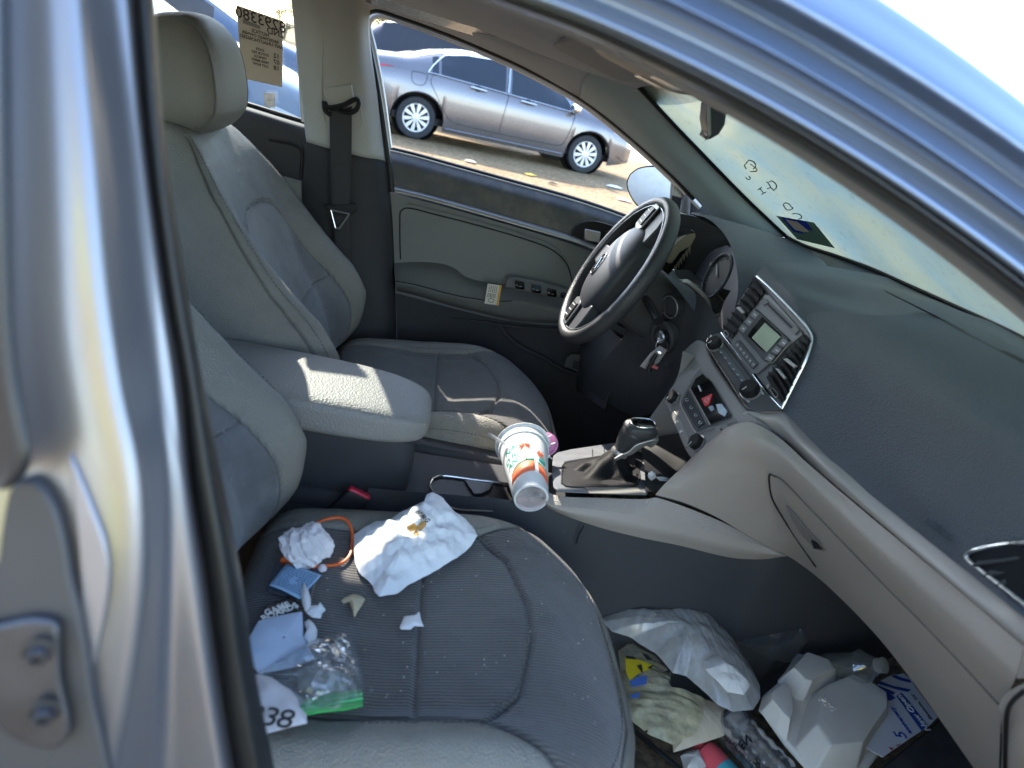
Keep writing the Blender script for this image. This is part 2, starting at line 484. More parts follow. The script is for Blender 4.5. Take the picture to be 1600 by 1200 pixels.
# ---- roof, outside skin and cloth inside
rf = [[(-1.5, y, z) for y, z in ((.60, 1.27), (.45, 1.34), (0, 1.37), (-.45, 1.34), (-.62, 1.27))],
      [(-.6, y, z) for y, z in ((.62, 1.29), (.45, 1.365), (0, 1.40), (-.45, 1.365), (-.64, 1.29))],
      [(0, y, z) for y, z in ((.63, 1.265), (.45, 1.345), (0, 1.38), (-.45, 1.345), (-.64, 1.275))],
      [(.36, y, z) for y, z in ((.57, 1.25), (.42, 1.28), (0, 1.305), (-.42, 1.285), (-.58, 1.235))],
      [(.44, y, z) for y, z in ((.58, 1.215), (.42, 1.258), (0, 1.285), (-.42, 1.262), (-.57, 1.205))]]
sheet('roof_panel', rf, M_paint, car, 30, 40, thick=.004)
hl = [[(-1.4, y, z) for y, z in ((.60, 1.20), (.45, 1.27), (0, 1.30), (-.45, 1.27), (-.58, 1.21))],
      [(-.6, y, z) for y, z in ((.60, 1.29), (.5, 1.31), (0, 1.335), (-.45, 1.31), (-.58, 1.26))],
      [(0, y, z) for y, z in ((.60, 1.276), (.5, 1.295), (0, 1.32), (-.45, 1.295), (-.57, 1.245))],
      [(.2, y, z) for y, z in ((.58, 1.252), (.5, 1.262), (0, 1.29), (-.45, 1.265), (-.56, 1.215))],
      [(.385, y, z) for y, z in ((.55, 1.236), (.5, 1.242), (0, 1.270), (-.42, 1.25), (-.54, 1.20))]]
sheet('headliner', hl, M_headliner, car, 40, 40)

# ---- far side: rail over the door opening, A pillar trim, B pillar trim
def W_(x, y, z): return np.array((x, y, z), float)
win = [(565, 22), (588, 14), (622, 24), (665, 39), (712, 57), (766, 80), (822, 106), (905, 152), (980, 210), (1047, 270), (1100, 326)]
r0 = [PY(x, y, .665) for x, y in win]
top_rail = [(-.225, .60, 1.30), (-.19, .60, 1.30), (-.13, .60, 1.295), (-.06, .60, 1.287), (.02, .60, 1.278), (.11, .595, 1.265), (.21, .58, 1.25), (.335, .555, 1.235),
            tuple(PY(1045, 190, .57)), tuple(PY(1115, 262, .60)), tuple(PY(1225, 372, .62))]
mid = [tuple(np.array(a)*.5+np.array(b)*.5+np.array((0, -.018, .004))) for a, b in zip(r0, top_rail)]
M_apillar = mat('a_pillar_trim', (.34, .41, .46), .6, var=.05, bump=.15, bscale=500)
tr8 = [np.array(p) for p in top_rail[:7]]+[PY(935, 95, .54)]
sheet('roof_rail_trim', [r0[:8], [(a+b)/2+W_(0, -.016, .003) for a, b in zip(r0[:8], tr8)], tr8], M_headliner, car, 50, 10, thick=.006)
ap0 = [PY(x, y, .665) for x, y in [(905, 152), (945, 181), (980, 210), (1047, 270), (1098, 323), (1130, 365)]]
ap2 = [PY(*q) for q in [(935, 95, .54), (1000, 136, .55), (1050, 190, .575), (1105, 247, .60), (1165, 308, .62), (1232, 371, .62)]]
ap1 = [(a+b)/2+np.array((-.012, -.014, 0)) for a, b in zip(ap0, ap2)]
sheet('a_pillar_trim', [ap0, ap1, ap2], M_apillar, car, 50, 12, thick=.006)
MB().tube([(-.9, .68, .95), (-.9, .62, 1.25)], .05, 10).build('c_pillar', M_trimlight, car)
# rubber and pale lips round the far window opening
lip = [PY(x, y, .672) for x, y in [(612, 300), (604, 232), (590, 140), (576, 70), (568, 35), (573, 20), (590, 15), (624, 25), (667, 40), (714, 58), (768, 81), (824, 107), (907, 153), (982, 211), (1048, 271), (1085, 310)]]
wire('window_seal', [p+np.array((0, .002, 0)) for p in lip], .0075, M_rubber, car, 120, 8)
lip2 = [PY(x, y, .70) for x, y in [(607, 232), (595, 145), (581, 72), (574, 40), (580, 26), (598, 22), (628, 31), (670, 46), (717, 64), (770, 87), (826, 113), (908, 159), (983, 217), (1049, 277), (1095, 325)]]
M_flange = mat('door_frame_flange', (.42, .40, .36), .35, metal=.3, var=.1)
wire('door_frame', [p+np.array((0, .012, 0)) for p in lip2], .009, M_flange, car, 120, 8)

bpu = [[PY(*c) for c in ((455, -30, .60), (500, -30, .585), (545, -30, .60), (572, 5, .66))],
       [PY(*c) for c in ((466, 60, .645), (505, 60, .62), (552, 60, .63), (572, 60, .668))],
       [PY(*c) for c in ((475, 150, .655), (512, 150, .63), (560, 150, .64), (585, 150, .672))],
       [PY(*c) for c in ((482, 221, .655), (520, 232, .635), (572, 246, .645), (597, 250, .672))]]
bp = sheet('b_pillar_trim', bpu, M_trimlight, car, 24, 30, thick=.01)
bpl = [[PY(*c) for c in ((476, 216, .662), (520, 229, .642), (572, 243, .65), (600, 252, .675))],
       [PY(*c) for c in ((470, 320, .665), (520, 330, .64), (585, 330, .65), (608, 330, .68))],
       [PY(*c) for c in ((470, 450, .665), (525, 450, .63), (595, 450, .645), (612, 450, .685))],
       [PY(*c) for c in ((480, 600, .665), (530, 600, .62), (600, 600, .64), (616, 600, .69))]]
sheet('lower_pillar_trim', bpl, M_dark, car, 24, 30, thick=.01)
# shallow step round the belt guide
wire('seam', [PY(*c) for c in ((505, 60, .612), (503, 110, .618), (503, 165, .622), (508, 190, .625))], .0022, M_trimlight, bp, 20, 6)
wire('seam', [PY(*c) for c in ((548, 75, .622), (556, 120, .630), (563, 170, .632), (566, 195, .634), (560, 201, .63))], .0022, M_trimlight, bp, 24, 6)

# seat belt
M_belt = mat('belt_webbing', (.035, .036, .04), .7, var=.05, bump=.5, bscale=900)
beltp = [[PY(*c) for c in ((515, 165, .60), (534, 170, .598), (550, 166, .60))],
         [PY(*c) for c in ((516, 250, .60), (533, 252, .598), (549, 250, .60))],
         [PY(*c) for c in ((518, 328, .60), (532, 330, .598), (547, 328, .60))],
         [PY(*c) for c in ((524, 400, .61), (536, 402, .61), (548, 400, .61))],
         [PY(*c) for c in ((530, 560, .62), (540, 562, .62), (550, 560, .62))]]
belt = sheet('seat_belt', beltp, M_belt, car, 6, 40, thick=.0015)
q = [PY(*c) for c in ((505, 138, .608), (549, 131, .612), (553, 158, .608), (549, 165, .604), (512, 169, .602))]
plate('belt_cover', q, (0, .012, 0), M_trimlight, belt, bev=.002)
wire('belt_guide', [PY(*c) for c in ((507, 160, .60), (512, 168, .596), (535, 165, .594), (556, 155, .60), (561, 160, .60), (556, 172, .6), (545, 176, .598), (530, 172, .597))], .0055, M_black, belt, 30, 8)
wire('belt_guide', [PY(*c) for c in ((506, 158, .602), (508, 172, .6), (516, 180, .598))], .005, M_black, belt, 12, 8)
tg = [PY(*c) for c in ((507, 321, .592), (556, 318, .594), (557, 330, .594), (545, 338, .592), (520, 336, .592))]
plate('belt_tongue', tg, (0, .008, 0), M_black, belt, bev=.002)
b = MB()
for a, c in (((517, 328), (524, 356)), ((546, 334), (530, 357)), ((524, 356), (530, 357)), ((517, 328), (546, 334))):
    b.tube([PY(*a, .588), PY(*c, .586)], .0022, 8)
b.build('metal_tongue', M_steel, belt)

# ---- driver door, inside face
dr_sill = [(597, 233), (640, 243), (720, 265), (800, 287), (880, 309), (940, 328), (1000, 350), (1062, 372)]
s0 = [PY(x, y, .725) for x, y in dr_sill]
s1 = [PY(x, y+16, .70) for x, y in dr_sill]
s2 = [PY(x, y+32, .695) for x, y in dr_sill]
st = [(609, 291), (660, 303), (740, 325), (820, 348), (897, 371), (940, 388), (985, 410), (1040, 440)]
s3 = [PY(x, y, .69) for x, y in st]
M_sill = mat('dusty_sill', (.05, .055, .062), .55, var=.2, vscale=20, bump=.2, bscale=500, dust=.7, dustcol=(.17, .15, .12), dscale=14)
door = sheet('door', [s0, s1, s2, s3], M_sill, car, 70, 24, label='driver door seen from inside, dusty along its window sill')
wire('window_wiper_seal', [p+np.array((0, .01, .004)) for p in s0], .006, M_rubber, door, 60)
wire('sill_lip', [p+np.array((0, .001, 0)) for p in s0], .0028, M_flange, door, 60)
# outer skin so that the door is solid
o0 = [p+np.array((0, .05, -.02)) for p in s0]
sheet('outer_skin', [o0, [p+np.array((0, .04, -.25)) for p in o0], [p+np.array((0, .0, -.62)) for p in o0]], M_paint, door, 30, 20)
w1 = [PY(x, y+8, .678) for x, y in st[:6]]
sheet('chrome_strip', [[p+np.array((0, 0, 0)) for p in s3[:6]], [(a+b)/2+np.array((0, -.004, 0)) for a, b in zip(s3[:6], w1)], w1], M_silver, door, 50, 8, thick=.004)
# grey card below the strip
def rowpx(pts, Y): return [PY(x, y, Y) for x, y in pts]
c0 = rowpx([(609, 302), (660, 314), (740, 336), (820, 359), (897, 383), (940, 402), (985, 432), (1030, 470)], .692)
c1 = rowpx([(612, 350), (660, 358), (740, 375), (820, 398), (880, 420), (920, 445), (960, 475), (1000, 510)], .688)
c2 = rowpx([(614, 405), (660, 408), (740, 425), (820, 445), (870, 460), (905, 480), (940, 505), (980, 540)], .684)
c3 = rowpx([(616, 470), (660, 480), (740, 500), (820, 515), (870, 520), (905, 525), (940, 540), (980, 565)], .68)
card = sheet('door_card', [c0, c1, c2, c3], M_doorgrey, door, 70, 50)
ins = [(626, 405, .683), (625, 380, .684), (625, 345, .685), (626, 331, .686), (636, 325, .686), (680, 335, .687), (760, 356, .687), (830, 377, .686), (865, 392, .686), (885, 412, .684), (893, 435, .683), (895, 452, .682)]
wire('seam', [PY(*c) for c in ins], .0016, M_black, door, 90, 6)
wire('seam', [PY(c[0], c[1]-7, c[2]+.0005) for c in ins[4:10]], .0022, M_doorgrey, door, 60, 6)
# armrest: soft top ledge and the moulding below it
aT = [(616, 411), (650, 409), (690, 412), (710, 419), (728, 432), (760, 441), (800, 444), (840, 452), (880, 463), (930, 478), (980, 500)]
aM = [(616, 424), (650, 423), (690, 427), (715, 436), (735, 446), (765, 452), (800, 458), (840, 464), (880, 476), (930, 492), (980, 512)]
aE = [(618, 437), (650, 443), (690, 454), (720, 461), (745, 465), (770, 469), (800, 468), (840, 475), (880, 486), (930, 502), (980, 522)]
aL = [(620, 455), (650, 462), (690, 474), (720, 482), (745, 488), (770, 494), (800, 500), (840, 504), (880, 507), (930, 520), (980, 540)]
A = [[PY(x, y, .684) for x, y in aT], [PY(x, y, .655) for x, y in aM], [PY(x, y, .632) for x, y in aE], [PY(x, y+4, .628) for x, y in aE],
     [PY(x, y-6, .636) for x, y in aL], [PY(x, y, .662) for x, y in aL]]
M_arm = mat('door_armrest_cloth', (.105, .108, .105), .7, var=.12, bump=.3, bscale=500, dust=.5, dustcol=(.06, .055, .05), dscale=9)
arm = sheet('armrest', A, [M_arm], door, 90, 30)
wire('seam', [PY(x, y+2, .6285) for x, y in aE[:7]], .0014, M_black, arm, 50, 6)
# dark lower trim with the map pocket
l0 = rowpx([(618, 458), (700, 480), (770, 497), (840, 507), (900, 512), (950, 530), (1010, 560)], .668)
l1 = rowpx([(620, 500), (700, 520), (770, 530), (840, 545), (900, 556), (950, 565), (1010, 590)], .675)
l2 = rowpx([(622, 560), (700, 580), (770, 590), (840, 600), (900, 610), (950, 620), (1010, 640)], .672)
l3 = rowpx([(630, 680), (700, 700), (770, 715), (840, 730), (900, 740), (950, 745), (1010, 750)], .675)
sheet('lower_trim', [l0, l1, l2, l3], M_dark, door, 60, 40)
wire('pocket_edge', [PY(*c) for c in ((780, 506, .66), (792, 524, .655), (815, 543, .652), (850, 560, .65), (880, 578, .65), (930, 592, .65), (960, 592, .65), (1010, 575, .66))], .005, M_dark, door, 60, 8)
wire('pocket_edge', [PY(*c) for c in ((700, 498, .665), (760, 503, .66), (784, 508, .658), (840, 513, .655), (880, 515, .655))], .003, M_dark, door, 60, 8)
# switches
sp = plate('switch_panel', [PY(*c) for c in ((792, 437, .645), (800, 434, .645), (845, 442, .645), (890, 455, .645), (893, 468, .636), (840, 461, .636), (788, 450, .636))], (0, -.004, .006), M_arm, door, bev=.003)
for i, (x, y) in enumerate(((810, 447), (836, 453), (860, 459))):
    q = [PY(x-6, y-6, .637), PY(x+8, y-3, .637), PY(x+9, y+6, .632), PY(x-5, y+4, .632)]
    plate('window_switch', q, (0, -.004, .007), M_gloss, sp, bev=.001)
    b = MB()
    for dx, dy in ((-3, -1), (3, 1)):
        b.tube([PY(x+dx-1, y+dy-1, .627), PY(x+dx+2, y+dy, .627)], .0006, 5)
    b.build('switch_mark', M_steel, sp)
MB().lathe([(.009, 0), (.009, .008), (.007, .010)], PY(880, 463, .636), (0, -.4, 1), 20).build('mirror_knob', M_black, sp)
# paper label stuck to the armrest
pl = [PY(762, 443, .624), PY(784, 446, .624), PY(779, 477, .624), PY(757, 474, .624)]
M_tag = mat('label_paper', (.55, .52, .45), .5, var=.08)
lab = plate('paper_label', pl, (0, -.0008, 0), M_tag, door, bev=0, label='small white printed label on the driver door armrest')
e1 = pl[1]-pl[0]; e2 = pl[3]-pl[0]
def lerp2(u, v, h=.0014): return pl[0]+e1*u+e2*v+np.array((0, -h, 0))
M_orange = mat('label_orange', (.55, .30, .05), .5)
plate('orange_edge', [lerp2(.84, 0), lerp2(1, 0), lerp2(1, 1), lerp2(.84, 1)], (0, -.0003, 0), M_orange, lab, bev=0)
b = MB()
random.seed(4)
for r in range(5):
    v0 = .08+r*.07
    for k in range(5):
        u0 = .12+k*.13
        b.add([lerp2(u0, v0), lerp2(u0+.08, v0), lerp2(u0+.08, v0+.03), lerp2(u0, v0+.03)], [(0, 1, 2, 3)])
for r in range(6):
    u0 = .12+r*.10; w = .03+.04*random.random()
    b.add([lerp2(u0, .45), lerp2(u0+w, .45), lerp2(u0+w, .66), lerp2(u0, .66)], [(0, 1, 2, 3)])
b.build('fine_print', M_ink, lab, smooth=False)
ring = [lerp2(.42+.2*math.cos(a), .80+.1*math.sin(a), .0016) for a in np.linspace(0, 2*math.pi, 16, endpoint=False)]
MB().tube(ring, .0007, 5, closed=True).build('round_mark', M_ink, lab)
# inside door handle
hr = [(893, 372), (895, 360), (905, 350), (922, 346), (945, 350), (975, 362), (985, 376), (960, 385), (925, 381)]
plate('handle_recess', [PY(x, y, .692) for x, y in hr], (0, -.003, 0), M_black, door, bev=.002)
wire('handle_rim', [PY(x, y, .686) for x, y in hr[:7]], .0025, M_dark, door, 40)
plate('door_handle', [PY(913, 357, .676), PY(938, 362, .676), PY(936, 380, .672), (PY(912, 375, .672))], (0, -.008, .001), M_silver, door, bev=.003)
plate('lock_button', [PY(945, 360, .682), PY(958, 364, .682), PY(955, 380, .680), PY(943, 377, .680)], (0, -.005, .001), M_black, door, bev=.002)

# ---- door mirror and the triangle ahead of the window
tri = [PY(*c) for c in ((1052, 265, .74), (1085, 292, .735), (1118, 340, .73), (1100, 395, .73), (1045, 380, .735))]
plate('mirror_triangle', tri, (0, .02, 0), M_dark, door, bev=.003)
MB().tube([PY(1076, 285, .715), PY(1070, 330, .712), PY(1066, 400, .712)], [.011, .013, .016], 14).build('quarter_post', mat('quarter_post', (.12, .115, .11), .6), door)
plate('tweeter_cover', [PY(*c) for c in ((1052, 276, .725), (1062, 268, .725), (1066, 310, .72), (1049, 305, .72))], (0, -.006, 0), M_flange, door, bev=.003)
mir = [(984, 272), (996, 263), (1015, 259), (1038, 261), (1051, 270), (1055, 290), (1050, 312), (1035, 330), (1010, 332), (992, 318), (982, 300), (979, 285)]
mh0 = [PY(x, y, .90) for x, y in mir]
mc = sum(mh0)/len(mh0)
Vv = []; Ff = []
K = 48; base = crs(mh0+[mh0[0]], K+1)[:-1]
fwd = np.array((.10, .035, .005))
prof = [(1.0, 0), (1.06, .12), (1.05, .45), (.9, .8), (.6, 1.0), (.02, 1.08)]
b = MB()
for s_, t_ in prof:
    Vv += [mc+(p-mc)*s_+fwd*t_ for p in base]
for i in range(len(prof)-1):
    for j in range(K): Ff.append((i*K+j, i*K+(j+1) % K, (i+1)*K+(j+1) % K, (i+1)*K+j))
mirror = mesh('door_mirror', Vv, Ff, M_black, car, label='driver door mirror outside the window, its dusty glass coloured white to look bright')
M_mirglass = mat('bright_dusty_mirror', (.78, .77, .72), .6, metal=.0, var=.1, vscale=60, bump=.4, bscale=300, dust=.6, dustcol=(.6, .58, .52), dscale=60)  # white matt base stands in for the bright reflection, dust over it
ml = [mc+(p-mc)*.93+np.array((-.002, -.001, 0)) for p in base]
g = MB(); g.add(ml+[mc+np.array((-.004, -.002, 0))], [(i, (i+1) % K, K) for i in range(K)])
fixn(g.build('mirror_glass', M_mirglass, mirror))
MB().tube([mc+np.array((.08, -.03, -.03)), PY(1075, 330, .76)], .022, 10).build('mirror_arm', M_black, mirror)

# ---- far rear door: window line, dark trim, glass with the taped paper
q0 = [PY(*c) for c in ((200, 116, .70), (300, 140, .70), (385, 165, .70), (440, 182, .70), (480, 194, .70))]
q1 = [PY(*c) for c in ((200, 130, .66), (300, 152, .66), (385, 176, .66), (440, 193, .66), (480, 205, .66))]
q2 = [PY(*c) for c in ((200, 220, .655), (300, 240, .655), (385, 258, .655), (440, 273, .655), (480, 284, .655))]
q3 = [PY(*c) for c in ((200, 420, .66), (300, 440, .66), (385, 458, .66), (440, 473, .66), (480, 484, .66))]
rdoor = sheet('rear_door', [q0, q1, q2, q3], M_dark, car, 30, 24)
wire('window_ledge', [p+np.array((0, .004, .003)) for p in q0], .006, M_black, rdoor, 30)
wire('seam', [PY(*c) for c in ((420, 218, .650), (468, 232, .650), (470, 278, .650))], .003, M_black, rdoor, 30)
sheet('pull_pocket', [[PY(*c) for c in ((392, 262, .64), (440, 274, .64), (472, 283, .64))], [PY(*c) for c in ((392, 330, .62), (440, 340, .62), (472, 348, .62))]], M_doorgrey, rdoor, 10, 10, thick=.01)
Mg = glassy('window_glass', (.82, .88, .86), clear=.97, rough=.02, dirt=(.40, .38, .33), dirtamt=.04, dscale=14)
gl = [[PY(*c) for c in ((180, -60, .64), (330, -60, .64), (470, -60, .64))], [PY(*c) for c in ((190, 60, .67), (330, 75, .67), (478, 90, .67))], [PY(*c) for c in ((200, 116, .70), (330, 148, .70), (482, 195, .70))]]
sheet('window', gl, Mg, rdoor, 20, 16, label='rear door glass behind the driver seat')
wire('window_seal', [PY(*c) for c in ((453, -40, .64), (459, 0, .645), (466, 80, .66), (474, 190, .68))], .0045, mat('pale_seal', (.42, .40, .35), .6), rdoor, 30)

# ---- windscreen
wsL = [PY(1000, 136, .552), PY(1050, 190, .577), PY(1105, 247, .602), PY(1165, 308, .622), PY(1232, 371, .622)]
wsT = [np.array((.385, .55, 1.238)), np.array((.40, .3, 1.262)), np.array((.405, 0, 1.275)), np.array((.395, -.3, 1.262)), np.array((.36, -.54, 1.225))]
wsR = [wsT[-1], np.array((.46, -.575, 1.165)), np.array((.57, -.61, 1.10)), np.array((.68, -.63, 1.04)), np.array((.76, -.65, 1.0))]
wsB = [PY(1232, 371, .62), PY(1262, 386, .53), PY(1310, 402, .40), PY(1365, 422, .27), PY(1427, 450, .12), PY(1500, 483, -.02), PY(1600, 530, -.19), np.array((.825, -.4, 1.025)), np.array((.76, -.65, 1.0))]
def coons(T, B, Lf, Rt, nu, nv, bulge=None):
    T, B, Lf, Rt = crs(T, nu), crs(B, nu), crs(Lf, nv), crs(Rt, nv)
    G = []
    for i in range(nv):
        v = i/(nv-1); r = []
        for j in range(nu):
            u = j/(nu-1)
            p = (1-v)*T[j]+v*B[j]+(1-u)*Lf[i]+u*Rt[i]-((1-u)*(1-v)*T[0]+u*(1-v)*T[-1]+(1-u)*v*B[0]+u*v*B[-1])
            if bulge is not None: p = p+np.array(bulge)*math.sin(math.pi*u)*math.sin(math.pi*v)
            r.append(p)
        G.append(r)
    return G
WS = coons(wsT, wsB, wsL, wsR, 60, 50, (.012, 0, .006))
V, F = gridmesh(WS)
M_ws = None
# windscreen glass: green tint, a film of dust with runs of dried rain that catches the sun
def ws_material():
    m = bpy.data.materials.new('dusty_windscreen'); m.use_nodes = True
    nt = m.node_tree; N, L = nt.nodes, nt.links
    N.remove(N['Principled BSDF']); out = N['Material Output']
    tc = N.new('ShaderNodeTexCoord')
    big = N.new('ShaderNodeTexNoise'); big.inputs['Scale'].default_value = 5; big.inputs['Detail'].default_value = 6; big.inputs['Distortion'].default_value = .5
    L.new(tc.outputs['Object'], big.inputs['Vector'])
    mp = N.new('ShaderNodeMapping'); mp.inputs['Scale'].default_value = (24, 95, 24); mp.inputs['Rotation'].default_value = (0, 0, .12)
    L.new(tc.outputs['Object'], mp.inputs[0])
    st = N.new('ShaderNodeTexNoise'); st.inputs['Scale'].default_value = 1; st.inputs['Detail'].default_value = 5; st.inputs['Roughness'].default_value = .7; st.inputs['Distortion'].default_value = .8
    L.new(mp.outputs[0], st.inputs['Vector'])
    sr = N.new('ShaderNodeValToRGB'); e = sr.color_ramp.elements
    e[0].position = .36; e[0].color = (.0, .0, .0, 1); e[1].position = .52; e[1].color = (1, 1, 1, 1)
    L.new(st.outputs['Fac'], sr.inputs[0])
    br = N.new('ShaderNodeValToRGB'); e = br.color_ramp.elements
    e[0].position = .38; e[0].color = (.15, .212, .205, 1); e[1].position = .62; e[1].color = (.225, .245, .175, 1)
    L.new(big.outputs['Fac'], br.inputs[0])
    tr = N.new('ShaderNodeBsdfTransparent'); tr.inputs[0].default_value = (.42, .62, .56, 1)
    tl = N.new('ShaderNodeBsdfTranslucent')
    df = N.new('ShaderNodeBsdfDiffuse'); df.inputs[0].default_value = (.35, .45, .40, 1)
    dm = N.new('ShaderNodeMixShader'); dm.inputs[0].default_value = .22
    L.new(tl.outputs[0], dm.inputs[1]); L.new(df.outputs[0], dm.inputs[2])
    fac = N.new('ShaderNodeMapRange'); fac.inputs[3].default_value = .96; fac.inputs[4].default_value = 1.0
    f2 = N.new('ShaderNodeTexNoise'); f2.inputs['Scale'].default_value = 42; f2.inputs['Detail'].default_value = 7; f2.inputs['Roughness'].default_value = .75; f2.inputs['Distortion'].default_value = 1.5
    L.new(tc.outputs['Object'], f2.inputs['Vector'])
    am = N.new('ShaderNodeMath'); am.operation = 'MULTIPLY_ADD'; am.inputs[1].default_value = .9; am.inputs[2].default_value = -.45
    L.new(f2.outputs['Fac'], am.inputs[0])
    ad = N.new('ShaderNodeMath'); ad.operation = 'ADD'; ad.use_clamp = True
    L.new(am.outputs[0], ad.inputs[0]); L.new(sr.outputs[0], ad.inputs[1])
    L.new(ad.outputs[0], fac.inputs[0])
    # dark crackle of dried runs
    cv = N.new('ShaderNodeMapRange'); cv.inputs[1].default_value = .32; cv.inputs[2].default_value = .44; cv.inputs[3].default_value = .58; cv.inputs[4].default_value = 1
    L.new(f2.outputs['Fac'], cv.inputs[0])
    mk = N.new('ShaderNodeMix'); mk.data_type = 'RGBA'; mk.blend_type = 'MULTIPLY'; mk.inputs[0].default_value = 1
    L.new(br.outputs[0], mk.inputs[6]); L.new(cv.outputs[0], mk.inputs[7]); L.new(mk.outputs[2], tl.inputs[0])
    mx = N.new('ShaderNodeMixShader'); L.new(fac.outputs[0], mx.inputs[0]); L.new(tr.outputs[0], mx.inputs[1]); L.new(dm.outputs[0], mx.inputs[2])
    gl = N.new('ShaderNodeBsdfGlossy'); gl.inputs['Roughness'].default_value = .08
    fr = thin_fresnel(nt)
    m2 = N.new('ShaderNodeMixShader'); L.new(fr, m2.inputs[0]); L.new(mx.outputs[0], m2.inputs[1]); L.new(gl.outputs[0], m2.inputs[2])
    bp = N.new('ShaderNodeBump'); bp.inputs['Strength'].default_value = .3; bp.inputs['Distance'].default_value = .001
    L.new(st.outputs['Fac'], bp.inputs['Height']); L.new(bp.outputs[0], gl.inputs['Normal'])
    L.new(m2.outputs[0], out.inputs['Surface'])
    return m
M_ws = ws_material()
wscreen = mesh('windscreen', V, F, M_ws, car, label='dusty green-tinted windscreen with rain streaks and marker scrawl')
# black edge of the glass and grease-pencil marks, laid on the glass itself
WG = np.array(WS)
def on_ws(px, py, h=.002):
    """point of the windscreen under a sight line"""
    q = ray(px, py); best = None
    # iterate: project every grid point and take inverse-distance of the nearest
    P = WG.reshape(-1, 3)-CAM
    z = P @ CF; x = 800+FPX*(P @ CR)/z; y = 600-FPX*(P @ CU)/z
    d = (x-px)**2+(y-py)**2
    i = np.argsort(d)[:4]; w = 1/(d[i]+1e-3); zz = (z[i]*w).sum()/w.sum()
    return CAM+q*(zz-h)
wire('frit_edge', [p+np.array((-.002, -.004, 0)) for p in wsL], .006, M_black, wscreen, 60, 6)
wire('frit_edge', [p+np.array((-.004, 0, .003)) for p in wsB[:8]], .007, M_black, wscreen, 80, 6)
M_marker = mat('grease_pencil', (.04, .05, .04), .7)
# offset z-coordinates of the zoomed photograph back to pixels
def zz(pts, ox, oy, s): return [(ox+x/s, oy+y/s) for x, y in pts]
strokes = [zz([(850, 70), (870, 48), (905, 60), (918, 90), (900, 110)], 980, 240, 4.571), zz([(878, 128), (910, 128), (928, 118), (915, 100), (880, 75)], 980, 240, 4.571),
           zz([(1010, 205), (1035, 195), (1060, 215), (1065, 240), (1045, 262), (1030, 245), (1000, 250)], 980, 240, 4.571),
           zz([(1025, 240), (1010, 215), (995, 200)], 980, 240, 4.571),
           zz([(935, 258), (960, 240)], 980, 240, 4.571), zz([(960, 290), (990, 275)], 980, 240, 4.571), zz([(948, 250), (975, 283)], 980, 240, 4.571),
           zz([(1115, 365), (1130, 352), (1160, 362), (1170, 380), (1185, 388), (1165, 400), (1140, 402), (1125, 385), (1115, 368)], 980, 240, 4.571),
           zz([(1178, 430), (1210, 428), (1240, 440), (1245, 460), (1225, 468)], 980, 240, 4.571),
           zz([(845, 170), (862, 185), (880, 175), (868, 160)], 980, 240, 4.571), zz([(850, 110), (838, 85), (845, 75)], 980, 240, 4.571)]
for s_ in strokes:
    wire('marker_scrawl', [on_ws(x, y, .004) for x, y in s_], .0011, M_marker, wscreen, 24, 5)
# inspection sticker low on the driver side
stk = zz([(1062, 443), (1335, 492), (1485, 676), (1215, 612)], 980, 240, 4.571)
Sp = [on_ws(x, y, .004) for x, y in stk]
def thinmat(name, col):
    m = bpy.data.materials.new(name); m.use_nodes = True; nt = m.node_tree; N, L = nt.nodes, nt.links; N.remove(N['Principled BSDF'])
    a = N.new('ShaderNodeBsdfTranslucent'); a.inputs[0].default_value = tuple(col)+(1,); d = N.new('ShaderNodeBsdfDiffuse'); d.inputs[0].default_value = tuple(col)+(1,)
    x = N.new('ShaderNodeMixShader'); x.inputs[0].default_value = .8; L.new(a.outputs[0], x.inputs[1]); L.new(d.outputs[0], x.inputs[2]); L.new(x.outputs[0], N['Material Output'].inputs[0]); return m
M_stgreen = thinmat('sticker_green', (.20, .32, .26)); M_stblue = thinmat('sticker_blue', (.04, .08, .60)); M_stpink = thinmat('sticker_pink', (.90, .76, .66))
def quad_on(Q, u0, v0, u1, v1, h=0):
    def f(u, v): return Q[0]*(1-u)*(1-v)+Q[1]*u*(1-v)+Q[2]*u*v+Q[3]*(1-u)*v
    n = np.cross(Q[1]-Q[0], Q[3]-Q[0]); n /= np.linalg.norm(n)
    if np.dot(n, CAM-Q[0]) < 0: n = -n
    return [f(u0, v0)+n*h, f(u1, v0)+n*h, f(u1, v1)+n*h, f(u0, v1)+n*h]
n_ = np.cross(Sp[1]-Sp[0], Sp[3]-Sp[0]); n_ /= np.linalg.norm(n_)
if np.dot(n_, CAM-Sp[0]) < 0: n_ = -n_
sticker = plate('window_sticker', Sp, n_*.0001, M_stgreen, wscreen, bev=0, label='small green sticker with a blue framed pink square low on the windscreen')
zb = zz([(1100, 452), (1280, 485), (1355, 590), (1190, 560)], 980, 240, 4.571)
plate('blue_frame', [on_ws(x, y, .0048) for x, y in zb], n_*.0001, M_stblue, sticker, bev=0)
zp = zz([(1130, 470), (1255, 495), (1312, 570), (1200, 545)], 980, 240, 4.571)
plate('pink_field', [on_ws(x, y, .0056) for x, y in zp], n_*.0001, M_stpink, sticker, bev=0)

